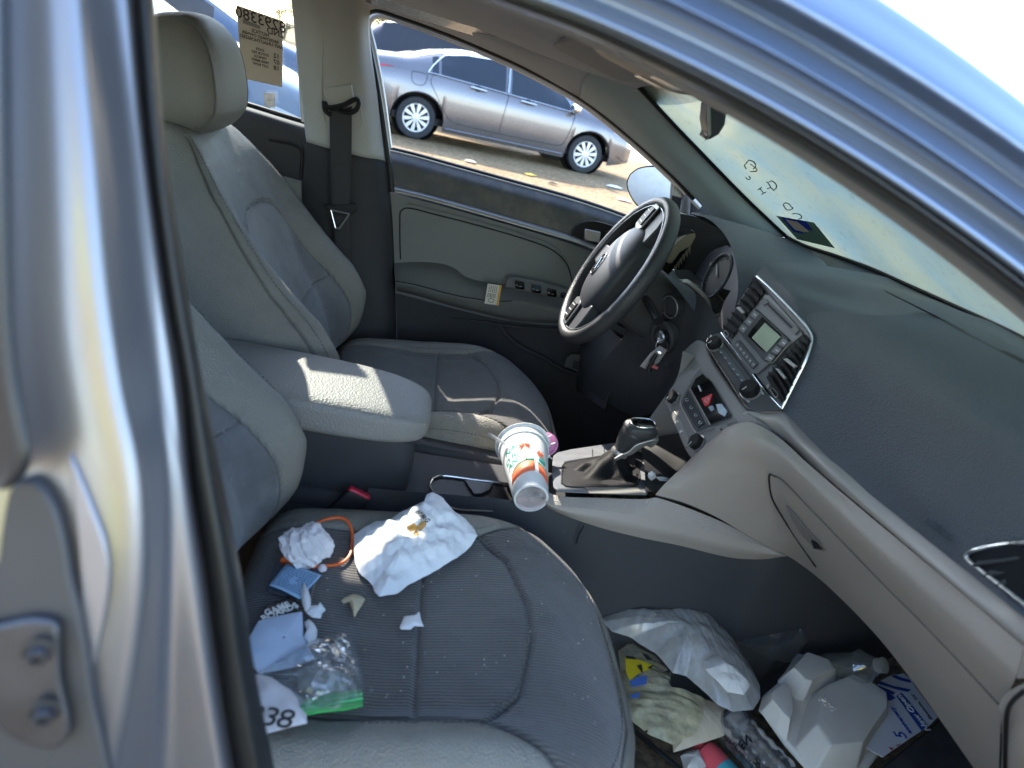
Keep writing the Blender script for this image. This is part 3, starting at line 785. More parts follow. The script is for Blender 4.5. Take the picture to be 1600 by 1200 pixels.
# rear-view mirror: seen end on under the roof rail
mv = zz([(283, 415), (310, 400), (350, 430), (362, 470), (355, 520), (330, 560), (295, 580), (270, 585), (285, 560), (275, 500)], 1000, 0, 2.667)
mq = [PY(x, y, -.06) for x, y in mv]
plate('rear_view_mirror', mq, (.015, .08, .0), mat('mirror_housing', (.035, .045, .06), .4), car, bev=.004, taper=.12)
mq2 = [PY(x, y, -.0605) for x, y in zz([(282, 415), (290, 418), (293, 560), (268, 586), (285, 565), (278, 500)], 1000, 0, 2.667)]
plate('mirror_rim', mq2, (0, -.004, 0), mat('mirror_rim', (.30, .38, .38), .3), car, bev=.001)
MB().tube([(.40, .0, 1.262), (.37, -.04, 1.22)], .012, 10).build('mirror_stalk', M_black, car)

# sun visors and the reading lamp on the headliner
M_visor = mat('visor_cloth', (.36, .355, .365), .9, var=.05, bump=.4, bscale=900)
V1, F1 = superbox((.25, .30, 1.262), (.16, .34, .016), rot_y(.20), 6, 16)
mesh('sun_visor', V1, F1, M_visor, car)
V1, F1 = superbox((.26, -.33, 1.243), (.15, .34, .018), rot_y(.28), 6, 16)
mesh('sun_visor', V1, F1, M_visor, car)
V1, F1 = superbox((.27, .02, 1.262), (.16, .17, .035), rot_y(.20), 5, 18)
lamp = mesh('reading_lamp', V1, F1, mat('lamp_housing', (.16, .16, .17), .5), car)
for y in (-.03, .07):
    V1, F1 = superbox((.29, y, 1.242), (.045, .055, .008), rot_y(.2), 6, 10); mesh('lamp_lens', V1, F1, mat('lamp_lens', (.45, .45, .45), .2), lamp)
# ------------------------------------------------------------------ seats
def esign(t, k=2.2):
    return math.copysign(1-(1-abs(t))**k, t)
def dseg(p, a, b):
    ab = b-a; t = np.clip(((p-a)@ab)/(ab@ab), 0, 1); d = p-(a+np.outer(t, ab)); return np.sqrt((d**2).sum(1))
def dpoly(p, pts):
    pts = [np.array(q, float) for q in pts]
    return np.min([dseg(p, pts[i], pts[i+1]) for i in range(len(pts)-1)], axis=0)
def smooth(a, b, x):
    t = np.clip((x-a)/(b-a), 0, 1); return t*t*(3-2*t)
def pad(name, L, wfun, hfun, side, seams, zone, T, mats, parent, nu=230, nv=240, eu=7.0, ev=7.0, label=None, depth=.0065, sw=.0033, wr=.0):
    """upholstered pad. local x = 0..L, y = across, z = up; T maps local to world"""
    us = np.array([.5+.5*esign(-1+2*i/(nu-1), 1.9) for i in range(nu)])
    vs = np.array([esign(-1+2*j/(nv-1), 1.9) for j in range(nv)])
    U, Vv = np.meshgrid(us, vs, indexing='ij')
    X = U*L
    W0, W1 = wfun(X)
    Y = np.where(Vv < 0, Vv*W0, Vv*W1)
    X2 = X
    eu_ = (1-np.abs(2*U-1)**eu).clip(0, 1)**.42
    ev_ = (1-np.abs(Vv)**ev).clip(0, 1)**.42
    Z = hfun(X, Y, Vv)
    P2 = np.stack([X.ravel(), Y.ravel()], 1)
    g = np.zeros(P2.shape[0])
    for s_ in seams: g += np.exp(-(dpoly(P2, s_)/sw)**2)
    Z = Z-depth*g.reshape(X.shape).clip(0, 1)
    g2 = np.zeros(P2.shape[0])
    for s_ in seams: g2 = np.maximum(g2, np.exp(-(dpoly(P2, s_)/(sw*.62))**2))
    if wr:
        nz = np.array([noise.noise(Vector((float(a)*14, float(b)*9, 3.1)))+.5*noise.noise(Vector((float(a)*34, float(b)*30, 7.7))) for a, b in P2]).reshape(X.shape)
        Z = Z+wr*nz
    Z = -side+(Z+side)*(eu_*ev_)
    P = np.stack([X2.ravel(), Y.ravel(), Z.ravel()], 1)
    zn = zone(P[:, 0], P[:, 1], P[:, 2])
    Wd = [T(p) for p in P]
    F = []; M = []
    zn = zn.reshape(nu, nv)
    for i in range(nu-1):
        for j in range(nv-1):
            F.append((i*nv+j, (i+1)*nv+j, (i+1)*nv+j+1, i*nv+j+1))
    o = mesh(name, Wd, F, mats, parent, True, label)
    a2 = o.data.attributes.new('seam', 'FLOAT', 'POINT'); a2.data.foreach_set('value', g2.astype(np.float32))
    at = o.data.attributes.new('panel', 'FLOAT', 'POINT'); at.data.foreach_set('value', zn.ravel().astype(np.float32))
    return o
def stitches(name, pts3, step, ln, r, m, parent):
    """a row of thread stitches along a line"""
    q = crs(pts3, 400); d = [0]
    for i in range(1, len(q)): d.append(d[-1]+np.linalg.norm(q[i]-q[i-1]))
    b = MB(); t = 0
    while t+ln < d[-1]:
        i = int(np.searchsorted(d, t)); k = int(np.searchsorted(d, t+ln))
        if k < len(q) and i < k: b.tube([q[i], q[k]], r, 4)
        t += step
    return b.build(name, m, parent)
M_thread = mat('seat_thread', (.10, .10, .095), .7)
ANG = math.radians(27)
M_piping = mat('piping_grey', (.11, .115, .11), .55)
def make_seat(yc, side_in, label, detail=True):
    """side_in: +1 when the tunnel lies towards +Y"""
    # --- cushion
    x0 = -.17
    def T(p): return np.array((x0+p[0], yc+p[1], .565+p[2]))
    def wf(X):
        x = X+x0
        w = np.maximum(.05, .255*np.sqrt(1-np.clip((x-.19)/.192, 0, 1)**2.3))
        return w, w
    def hf(X, Y, V):
        x = X+x0; a = np.abs(Y)
        bol = smooth(.135, .205, a)*(1-smooth(.14, .30, x))*(.014+.017*smooth(-.12, .10, x))
        bol -= .010*smooth(.215, .252, a)*(1-smooth(.14, .28, x))
        base = -.012+.020*smooth(0.0, .22, x)-.035*smooth(.24, .37, x)
        dish = -.010*np.exp(-(Y/.12)**2)*np.exp(-((x-.03)/.12)**2)
        return base+bol+dish
    front = [(.47, -.235), (.505, -.14), (.523, 0), (.505, .14), (.47, .235)]
    seam_c = [(x0*0+.248, -.165), (.248, .165)]
    bow = [(.33-.01, -.168), (.365, -.12), (.388, -.03), (.388, .03), (.365, .12), (.32, .168)]
    bow = [(p[0]-.0, p[1]) for p in bow]
    bolL = [(-.0, -.168), (.22, -.160), (.32, -.164), (.385, -.195), (.437, -.232)]
    bolR = [(a, -b) for a, b in bolL]
    pipe = [(0, -.236), (.2, -.238), (.34, -.238), (.437, -.232), (.485, -.18), (.515, -.10), (.524, 0), (.515, .10), (.485, .18), (.437, .232), (.34, .238), (.2, .238), (0, .236)]
    def zone(X, Y, Z):
        a = np.abs(Y)
        lim = np.interp(X, [0, .22, .32, .385, .437, .44], [.168, .160, .164, .195, .232, .30])
        return np.minimum(lim-a, Z+.036)
    cu = pad('seat', .545, wf, hf, .115, [seam_c, bow, bolL, bolR, pipe], zone, T, M_cushion, car, 240, 250, wr=.0022, label=label)
    if detail:
        def surf(lx, ly, dz=.001):
            X = np.array([lx]); Y = np.array([ly]); w = wf(X)[0]; v = Y/w
            Z = hf(X, Y, v); U = X/.545
            e = ((1-np.abs(2*U-1)**7).clip(0, 1)**.42)*((1-np.abs(v)**7).clip(0, 1)**.42)
            return T((lx, ly, float((-.115+(Z+.115)*e)[0])+dz))
        for sg in (-1, 1):
            stitches('stitching', [surf(x, sg*(y+.010)) for x, y in ((.05, .168), (.22, .160), (.32, .164), (.385, .195), (.425, .222))], .0075, .0048, .0009, M_thread, cu)
        stitches('stitching', [surf(x-.009, y*.955) for x, y in pipe[:8]], .0075, .0048, .0009, M_thread, cu)
        stitches('stitching', [surf(x-.006, y) for x, y in bow], .0075, .0048, .0008, M_thread, cu)
    # plastic skirt and frame
    b = MB()
    b.box((.03, yc, .36), (.40, .44, .17)); b.box((.03, yc-.17, .25), (.46, .03, .06)); b.box((.03, yc+.17, .25), (.46, .03, .06))
    b.build('seat_frame', M_black, cu, bev=.012)
    V1, F1 = superbox((.0, yc-side_in*.262, .42), (.42, .05, .11), rot_y(.05), 5, 16)
    mesh('side_skirt', V1, F1, M_dark, cu)
    V1, F1 = superbox((.02, yc+side_in*.246, .452 if side_in < 0 else .42), (.52, .054, .188), rot_y(.02), 7, 22)
    mesh('side_skirt', V1, F1, M_dark, cu)
    # --- backrest
    ax = np.array((-math.sin(ANG), 0, math.cos(ANG))); nx = np.array((math.cos(ANG), 0, math.sin(ANG)))
    B = np.array((-.155, yc, .50))
    def T2(p): return B+ax*p[0]+np.array((0, 1, 0))*p[1]+nx*p[2]
    def wf2(X):
        w = np.interp(X, [0, .05, .12, .20, .30, .40, .46, .51, .56, .60], [.215, .238, .255, .262, .255, .235, .212, .180, .150, .135])
        return w, w
    def hf2(X, Y, V):
        a = np.abs(Y)
        amp = np.interp(X, [0, .06, .13, .2, .28, .38, .47, .6], [.035, .075, .092, .085, .058, .030, .012, .0])
        bol = smooth(.125, .215, a)*amp - .010*smooth(.225, .262, a)*(amp/.09)
        base = .012+.012*np.exp(-((X-.14)/.09)**2)-.018*smooth(.42, .60, X)
        return base+bol-.012*np.exp(-(Y/.10)**2)
    sL = [(0, -.178), (.10, -.176), (.20, -.168), (.30, -.150), (.36, -.130), (.392, -.10), (.405, -.055), (.408, 0)]
    sR = [(a, -c) for a, c in sL]
    cross = [(.20, -.168), (.185, 0), (.20, .168)]
    inner = [(.0, -.205), (.05, -.222), (.12, -.236), (.2, -.240), (.3, -.233), (.4, -.214), (.46, -.192), (.51, -.160), (.555, -.128)]
    innerR = [(a, -c) for a, c in inner]
    def zone2(X, Y, Z):
        a = np.abs(Y)
        lim = np.interp(X, [0, .1, .2, .3, .36, .392, .408], [.178, .176, .168, .150, .130, .10, .0])
        return np.minimum(np.minimum(lim-a, (.406-X)), Z+.02)
    bk = pad('backrest', .60, wf2, hf2, .12, [sL, sR, cross, inner, innerR], zone2, T2, M_backcov, cu, 230, 230, eu=9, ev=15, wr=.0018, sw=.0030)
    if detail:
        def surf2(lx, ly, dz=.0012):
            X = np.array([lx]); Y = np.array([ly]); w = wf2(X)[0]; v = Y/w
            Z = hf2(X, Y, v); U = X/.60
            e = ((1-np.abs(2*U-1)**9).clip(0, 1)**.42)*((1-np.abs(v)**15).clip(0, 1)**.42)
            return T2((lx, ly, float((-.12+(Z+.12)*e)[0])+dz))
        for L_ in (inner, innerR):
            stitches('stitching', [surf2(x, y*.965) for x, y in L_], .0072, .0045, .0009, M_thread, cu)
    # back panel of the seat
    q = [[T2((x, s_*w, -.122)) for s_ in (-1, -.5, 0, .5, 1)] for x, w in ((.02, .20), (.2, .24), (.4, .21), (.58, .12))]
    sheet('back_panel', q, M_dark, cu, 16, 16, thick=.01)
    # --- headrest
    an = math.radians(13)
    hx = np.array((-.462, yc+.002, 1.075))
    A3 = np.stack([np.array((math.cos(an), 0, math.sin(an))), np.array((0, 1, 0)), np.array((-math.sin(an), 0, math.cos(an)))], 1)
    def hfn(p):
        x, y, z = p
        t = z/.1
        x2 = x*(1-.16*max(0, t)**2)+(.010*(1-t*t) if x > 0 else 0)
        y2 = y*(1-.12*abs(t)**3-.06*t)
        if z < -.06 and x > 0: x2 -= .015*((-z-.06)/.04)**1.5 if z < -.06 else 0
        return np.array((x2, y2, z))
    V1, F1 = superbox(hx, (.128, .245, .200), A3, 3.6, 60, hfn)
    hr_ = mesh('headrest', V1, F1, M_leather, cu)
    # seam where the side panels meet the front
    for sg in (-1, 1):
        pts = []
        for a in np.linspace(-1.25, 1.5, 40):
            s_ = 1.004
            k = 2/3.6; q_ = (1-.80**3.6)**(1/3.6)*1.012
            x = .064*q_*abs(math.cos(a))**k; z = .100*q_*math.copysign(abs(math.sin(a))**k, math.sin(a))
            p = hfn(np.array((x, sg*.1225*.80, z)))
            pts.append(hx+A3 @ (p*np.array((1.0, 1.0, 1.0))))
        MB().tube(pts, .0022, 6).build('piping', M_piping, hr_)
        MB().tube([hx+A3 @ np.array((-.01, sg*.07, -.09)), hx+A3 @ np.array((-.01, sg*.07, -.17))], .006, 10).build('headrest_post', M_steel, hr_)
    return cu
seat_p = make_seat(-.382, 1, 'front passenger seat nearest the open doorway, littered with papers and bags')
seat_d = make_seat(.35, -1, 'driver seat behind the steering wheel, empty and scuffed')
# rear bench
V1, F1 = superbox((-1.0, 0, .45), (.5, 1.25, .22), None, 6, 24); rb = mesh('rear_seat', V1, F1, M_leather, car)
V1, F1 = superbox((-1.25, 0, .78), (.16, 1.25, .55), rot_y(-.4), 6, 24); mesh('rear_backrest', V1, F1, M_leather, rb)
# ------------------------------------------------------------------ near side body opening: roof rail with the A pillar, and the B pillar
NX = [745, 900, 1000, 1100, 1200, 1300, 1400, 1500, 1600, 1700]
def band(ys, Y0, slope=0.0):
    ys = list(np.polyval(np.polyfit(NX, ys, 2), NX))
    return [PY(x, y, Y0) for x, y in zip([-300, 100, 500, 640]+NX, [ys[0]-321, ys[0]-213, ys[0]-105, ys[0]-45]+list(ys))]
def bandx(ys, Y): return band(ys, Y)
e_glass = [0, 66, 112, 156, 214, 281, 349, 424, 506, 590]
e_strip = [-8, 55, 98, 142, 200, 261, 332, 400, 479, 560]
e_line = [-24, 40, 84, 130, 182, 238, 310, 377, 456, 535]
e_deep = [-34, 26, 70, 116, 168, 222, 290, 358, 436, 513]
e_blue = [-60, -2, 42, 90, 136, 190, 254, 322, 396, 472]
e_purp = [-86, -30, 14, 62, 108, 160, 220, 288, 356, 430]
e_beig = [-110, -62, -18, 30, 84, 138, 198, 270, 341, 412]
e_lb2 = [-122, -72, -30, 20, 78, 130, 190, 262, 331, 401]
e_lb1 = [-160, -112, -70, -18, 42, 94, 156, 213, 296, 366]
e_sl2 = [-164, -116, -74, -22, 36, 89, 151, 206, 289, 360]
e_sl1 = [-190, -145, -105, -50, 6, 56, 119, 172, 248, 320]
e_out = [-198, -152, -112, -58, -4, 44, 110, 163, 238, 310]
e_top = [-300, -250, -210, -160, -108, -52, 16, 84, 160, 240]
strip = sheet('pillar_trim', [bandx(e_glass, -.555), bandx([(a+b)/2 for a, b in zip(e_glass, e_strip)], -.566), bandx(e_strip, -.585)], M_headliner, car, 80, 10)
R = [bandx([v+1 for v in e_strip], -.588), bandx([v-4 for v in e_strip], -.622), bandx([(a+b)/2 for a, b in zip(e_strip, e_line)], -.632), bandx(e_line, -.630), bandx([v-3 for v in e_line], -.644), bandx([v-9 for v in e_line], -.646), bandx(e_deep, -.634), bandx([v-3 for v in e_deep], -.628)]
sheet('door_seal', R, mat('door_seal_rubber', (.030, .036, .048), .35, coat=.4, var=.1), car, 80, 20)
def mix(a, b, t): return [p*(1-t)+q*t for p, q in zip(a, b)]
R = [bandx([v+6 for v in e_deep], -.626), bandx([v for v in e_deep], -.648), bandx(mix(e_deep, e_blue, .35), -.650), bandx(mix(e_deep, e_blue, .8), -.640), bandx(e_blue, -.632), bandx(mix(e_blue, e_purp, .5), -.628), bandx(e_purp, -.630), bandx(mix(e_purp, e_beig, .6), -.632), bandx(e_beig, -.640),
     bandx(mix(e_beig, e_lb2, .5), -.648), bandx(e_lb2, -.644), bandx(mix(e_lb2, e_lb1, .5), -.626), bandx(e_lb1, -.606), bandx(e_sl2, -.608), bandx(mix(e_sl2, e_sl1, .5), -.612), bandx(e_sl1, -.622), bandx(e_out, -.630),
     bandx(mix(e_out, e_top, .2), -.628), bandx(mix(e_out, e_top, .6), -.610), bandx(e_top, -.585), [p+np.array((0, .05, .006)) for p in bandx(e_top, -.585)], [p+np.array((0, .09, -.006)) for p in bandx(e_top, -.585)]]
M_rail = mat('sky_tinted_paint', (.215, .265, .36), .36, metal=.65, var=.04, vscale=2, coat=.25, dust=.12, dustcol=(.30, .28, .26), dscale=5)  # car paint with the blue of the reflected sky put into its colour
rail = sheet('roof_rail', R, M_rail, car, 90, 120)

# B pillar, seen close at the left edge
YS = [-480, -160, 0, 225, 450, 600, 750, 900, 1050, 1200, 1330]
def colm(xs, Yt, Yb, h=0):
    out = []
    for x, y in zip(xs, YS):
        t = (y+160)/1490
        out.append(PY(x, y, Yt+(Yb-Yt)*t))
    return out
sR = [206, 228, 240, 258, 290, 316, 346, 375, 397, 427, 455]
sL = [178, 198, 210, 230, 260, 286, 298, 322, 343, 367, 392]
g4 = [154, 176, 188, 212, 240, 256, 284, 300, 318, 340, 362]
g3 = [138, 160, 174, 200, 226, 242, 262, 264, 262, 262, 262]
b2 = [112, 128, 138, 162, 186, 204, 232, 238, 221, 198, 176]
b1 = [102, 118, 127, 148, 168, 190, 220, 226, 210, 183, 160]
bm = [58, 70, 78, 90, 105, 118, 135, 150, 140, 120, 100]
b0 = [2, 12, 17, 20, 28, 34, 40, 60, 60, 60, 60]
bz = [-18, -10, -6, -4, -2, 0, 6, 20, 20, 20, 20]
sc = [(a+b)/2 for a, b in zip(sR, sL)]
sheet('door_seal', [colm([v+2 for v in sR], -.615, -.735), colm(sR, -.635, -.752), colm([a*.65+b*.35 for a, b in zip(sR, sL)], -.652, -.770), colm([a*.3+b*.7 for a, b in zip(sR, sL)], -.652, -.772), colm(sL, -.640, -.760)], M_rubber, car, 90, 24)
MBp = [colm([v+3 for v in sL], -.640, -.758), colm([a*.5+b*.5 for a, b in zip(sL, g4)], -.652, -.772), colm(g4, -.655, -.776), colm(g3, -.660, -.782), colm([a*.5+b*.5 for a, b in zip(g3, b2)], -.676, -.796),
       colm(b2, -.695, -.815), colm(b1, -.708, -.828), colm([a*.7+b*.3 for a, b in zip(b1, bm)], -.712, -.832), colm(bm, -.715, -.835), colm(b0, -.716, -.836), colm(bz, -.718, -.838), colm([v-60 for v in bz], -.722, -.842)]
M_jamb = mat('pillar_paint', (.30, .295, .32), .36, metal=.72, var=.05, vscale=3, coat=.2, dust=.15, dustcol=(.30, .27, .22), dscale=6)
bpil = sheet('b_pillar', MBp, M_jamb, car, 110, 90)
# highlight of a hollow in the pillar, put on as a lighter plate
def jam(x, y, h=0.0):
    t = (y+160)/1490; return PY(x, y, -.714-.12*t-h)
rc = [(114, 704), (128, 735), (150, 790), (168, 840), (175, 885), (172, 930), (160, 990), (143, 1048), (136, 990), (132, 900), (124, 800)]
plate('pillar_highlight', [jam(x, y, .001) for x, y in rc], (0, -.004, 0), mat('highlight_paint', (.34, .34, .38), .35, metal=.7, var=.1, vscale=8), bpil, bev=.0015, n=50)
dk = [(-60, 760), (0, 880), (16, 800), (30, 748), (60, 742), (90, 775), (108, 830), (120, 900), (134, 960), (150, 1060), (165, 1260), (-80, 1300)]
dkp = plate('hinge_cover', [jam(x, y, .004) for x, y in dk], (0, -.006, 0), mat('hinge_cover_grey', (.07, .07, .075), .45, metal=.3, var=.1), bpil, bev=.002, n=90)  # dark grey plastic round the rear door hinge
hp = [(-40, 975), (10, 968), (50, 960), (88, 964), (96, 975), (97, 1020), (100, 1060), (112, 1120), (110, 1145), (92, 1160), (55, 1155), (20, 1140), (-10, 1105), (-50, 1080)]
M_hinge = mat('hinge_metal', (.085, .085, .095), .4, metal=.7, var=.2, vscale=30)
hinge = plate('striker_plate', [jam(x, y, .011) for x, y in hp], (0, -.004, 0), M_hinge, bpil, bev=.0015, n=70)
for x, y in ((60, 1016), (70, 1110)):
    c = jam(x, y, .016); a = np.array((.35, -1, .12)); a /= np.linalg.norm(a)
    b = MB().lathe([(.0068, 0), (.0068, .0012), (.0045, .0016)], c, a, 24)
    b.lathe([(.0046, .001), (.0046, .006), (.0040, .0068), (.0025, .0068), (.0022, .0050)], c, a, 6)
    b.build('bolt', M_hinge, hinge, smooth=False)
# rear door edge at the very left
re_ = [[jam(-60, y, .02), jam(-20, y, .025), jam(x-8, y, .03), jam(x, y, .026), jam(x+2, y, .012)] for x, y in ((12, -160), (14, 0), (16, 225), (18, 450), (26, 560), (42, 660), (48, 720), (34, 748), (10, 765))]
sheet('rear_door_edge', re_, mat('rear_door_seal', (.02, .021, .026), .35, coat=.2), car, 12, 60)
# ------------------------------------------------------------------ dashboard
def W(x, y, z): return np.array((x, y, z), float)
def nrm(a, b, c):
    n = np.cross(np.array(b)-a, np.array(c)-a); n = n/np.linalg.norm(n)
    if np.dot(n, CAM-np.array(a)) < 0: n = -n
    return n
TL, BL, BR = PY(1182, 431, .11), PY(1127, 519, .11), PY(1221, 638, -.118)
S1n = nrm(TL, BL, BR)
def S1(x, y, h=0.0): return PP(x, y, BL, S1n, h)
TR = S1(1262, 520)
# passenger side pad
padL = [PY(1588, 525, -.13) if False else W(.852, -.13, 1.030), W(.76, -.13, 1.028), W(.68, -.13, 1.006), S1(1252, 494)+W(.012, 0, .006), S1(1270, 530, -.001), S1(1264, 558, -.001), S1(1244, 598, -.001), S1(1223, 641, -.001)]
padC1 = [W(.84, -.28, 1.029), W(.76, -.28, 1.03), W(.70, -.28, 1.008), W(.655, -.28, .965), W(.64, -.28, .93), W(.634, -.28, .895), W(.627, -.28, .86), PY(1312, 732, -.27)]
padC2 = [W(.815, -.42, 1.024), W(.755, -.42, 1.025), W(.70, -.42, 1.004), W(.655, -.42, .968), W(.642, -.42, .935), W(.635, -.42, .90), W(.628, -.42, .86), PY(1410, 812, -.40)]
padC3 = [W(.78, -.58, 1.01), W(.73, -.58, 1.012), W(.685, -.58, .996), W(.65, -.58, .965), W(.64, -.58, .94), W(.634, -.58, .91), W(.628, -.58, .875), PY(1520, 900, -.53)]
padR = [W(.72, -.73, .99), W(.69, -.73, .99), W(.65, -.73, .975), W(.625, -.73, .955), W(.617, -.73, .935), W(.613, -.73, .91), W(.61, -.73, .885), PY(1700, 1045, -.72)]
cols = [padL, padC1, padC2, padC3, padR]
R = [[c[i] for c in cols] for i in range(8)]
dash = sheet('dashboard', R, M_dash, car, 70, 90, label='dark dashboard pad running below the windscreen')
# pod above the centre stack
hoodA = [PY(1292, 416, .20), PY(1238, 411, .145), PY(1200, 412, .122), PY(1183, 428, .112)]
B0 = [PY(1392, 434, .20), PY(1427, 451, .12), PY(1500, 484, -.02), W(.852, -.13, 1.030)]
B1 = [PY(1292, 416, .19), PY(1345, 440, .08), W(.765, 0, 1.024), W(.76, -.13, 1.028)]
B2 = [PY(1238, 412, .14), PY(1275, 432, .07), PY(1315, 465, 0), W(.68, -.13, 1.006)]
B3 = [PY(1200, 412, .12), PY(1218, 433, .07), PY(1242, 463, 0), S1(1252, 494)+W(.012, 0, .006)]
B4 = [S1(1181, 428), S1(1205, 450), S1(1232, 478), S1(1254, 503)]
sheet('centre_pod', [B0, B1, B2, B3, B4], M_dash, dash, 40, 50)
# shelf below the glass on the driver side
D0 = [PY(1228, 369, .64), PY(1262, 386, .53), PY(1310, 402, .40), PY(1365, 423, .27), PY(1392, 434, .20)]
D1 = [W(.74, .68, .965), W(.76, .54, .96), W(.79, .40, .965), W(.80, .28, .97), W(.81, .20, .985)]
sheet('dash_shelf', [D0, D1], M_dash, dash, 40, 12)
# instrument hood
E0 = [(1079, 334, .50), (1104, 341, .44), (1126, 359, .36), (1142, 385, .27), (1151, 420, .20), (1153, 455, .175), (1143, 495, .165), (1119, 529, .16)]
E1 = [(1082, 332, .50), (1112, 339, .44), (1138, 357, .36), (1156, 385, .27), (1166, 418, .20), (1165, 452, .165), (1152, 492, .150), (1126, 526, .145)]
E2 = [(1092, 332, .52), (1160, 351, .47), (1215, 370, .42), (1255, 393, .32), (1238, 411, .20), (1196, 432, .14), (1162, 480, .125), (1132, 518, .122)]
E3 = [(1094, 334, .53), (1172, 354, .50), (1240, 378, .46), (1292, 416, .21), (1238, 413, .142), (1184, 429, .114), (1156, 474, .114), (1128, 518, .114)]
hood = sheet('instrument_hood', [[PY(*c) for c in r] for r in (E0, E1, E2, E3)], M_dash, dash, 70, 40)
E00 = [np.array(PY(*c)) for c in E0]
Ein = [W(.80, min(.60, max(.13, p[1]+(.06 if i < 3 else (-.01 if i > 4 else 0)))), min(.955, p[2]-.04)) for i, p in enumerate(E00)]
sheet('hood_lining', [E00, [(a+b)/2 for a, b in zip(E00, Ein)], Ein], M_dark, dash, 60, 10)
# instruments
fx = .665
fz = [W(fx+.03, .54, .955), W(fx+.03, .36, .965), W(fx+.03, .18, .955), W(fx+.01, .15, .90), W(fx-.02, .17, .82), W(fx-.02, .36, .80), W(fx-.02, .54, .82), W(fx+.01, .58, .92)]
clus = plate('instrument_cluster', fz, (.01, 0, 0), M_black, car, bev=0, n=40, label='instrument cluster in the shade of its hood')
MB().box((.81, .39, .80), (.02, .56, .33)).build('cluster_back', M_black, dash)
MB().box((.70, .66, .80), (.34, .02, .38)).build('dash_end_panel', M_dark, dash)
gn = W(-1, 0, .22); gn /= np.linalg.norm(gn)
for yy in (.25,):
    gc = PY(1122, 432, .25) if yy == .25 else PY(1122, 432, .25)+W(0, .21, 0)
    gc = gc+W(0, 0, 0)
    ux = W(0, 1, 0); uz = np.cross(gn, ux); uz = uz if uz[2] > 0 else -uz
    gd = MB().lathe([(.048, 0), (.048, .004), (.044, .005), (.0438, .001), (.001, .001)], gc, gn, 48).build('gauge', mat('gauge_face', (.012, .016, .024), .6, spec=.2), clus)
    wire('gauge_ring', [gc+gn*.005+ux*.047*math.cos(a)+uz*.047*math.sin(a) for a in np.linspace(0, 2*math.pi, 33)[:-1]], .0012, mat('gauge_ring', (.06, .07, .09), .45, metal=.3), gd, closed=True)
    b = MB()
    for k in range(41):
        a = math.radians(-40+k*6.5); r1 = .034 if k % 5 == 0 else .038
        b.tube([gc+gn*.002+ux*r1*math.cos(a)+uz*r1*math.sin(a), gc+gn*.002+ux*.042*math.cos(a)+uz*.042*math.sin(a)], .0005, 4)
    b.build('dial_marks', mat('dial_print', (.16, .18, .21), .6), gd)
    MB().tube([gc+gn*.003, gc+gn*.004+ux*.035*math.cos(.6)+uz*.035*math.sin(.6)], [.002, .0008], 6).build('needle', mat('needle_grey', (.22, .24, .27), .5), gd)
def Z4(pts, Y): return [PY(980+x/4.571, 240+y/4.571, Y) for x, y in pts]
wire('silver_trim', Z4([(330, 830), (345, 880), (380, 905), (430, 905), (480, 935), (540, 960), (600, 985), (640, 1005), (690, 1060)], .30), .0022, M_silver, clus, 60)
wire('silver_trim', Z4([(390, 912), (430, 918), (490, 960), (540, 1005), (575, 1050), (590, 1100), (600, 1140), (630, 1158), (660, 1150)], .22), .004, M_silver, clus, 60)
sheet('lower_hood', [Z4([(330, 830), (380, 905), (480, 935), (600, 985), (690, 1060)], .30), Z4([(300, 860), (380, 940), (490, 1000), (570, 1060), (660, 1150)], .24), Z4([(270, 870), (370, 980), (430, 1060), (500, 1150), (600, 1230)], .22)], M_dash, clus, 30, 20)
sheet('cluster_floor', [Z4([(330, 830), (380, 905), (480, 935), (600, 985), (690, 1060)], .305), Z4([(440, 830), (500, 880), (580, 930), (680, 960), (740, 980)], .36)], M_dark, clus, 20, 10)

# cladding round the steering column
C = [[(1028, 440, .35), (1062, 438, .30), (1085, 448, .25), (1110, 480, .19), (1130, 518, .125)],
     [(1005, 480, .34), (1045, 485, .28), (1075, 497, .23), (1098, 515, .17), (1112, 538, .12)],
     [(975, 525, .34), (1018, 545, .27), (1052, 558, .22), (1075, 560, .16), (1085, 560, .12)],
     [(940, 570, .36), (985, 592, .30), (1020, 606, .24), (1040, 606, .18), (1052, 600, .13)],
     [(920, 610, .42), (965, 640, .36), (1000, 650, .30), (1020, 645, .24), (1035, 630, .18)]]
colm_ = sheet('column_cladding', [[PY(*c) for c in r] for r in C], M_dark, dash, 40, 40)
sheet('knee_panel', [[PY(*c) for c in r] for r in ([(940, 500, .66), (950, 510, .55), (965, 525, .45), (980, 535, .36)], [(905, 545, .66), (925, 560, .55), (945, 575, .45), (960, 590, .36)], [(900, 610, .66), (915, 620, .55), (930, 630, .45), (945, 640, .36)])], mat('knee_grey', (.055, .057, .06), .55, bump=.2, bscale=500), dash, 30, 30)
k = [(880, 572), (885, 558), (892, 552), (908, 553), (930, 563), (934, 560), (940, 566), (956, 575), (960, 582), (955, 590), (940, 590), (905, 580)]
fz_ = plate('fuse_cover', [PY(x, y, .645) for x, y in k], (0, -.008, 0), mat('fuse_cover', (.075, .078, .08), .5), car, bev=.003)
plate('finger_pull', [PY(x, y, .636) for x, y in ((897, 563), (911, 567), (909, 579), (894, 574))], (0, -.003, 0), M_dark, fz_, bev=.001)
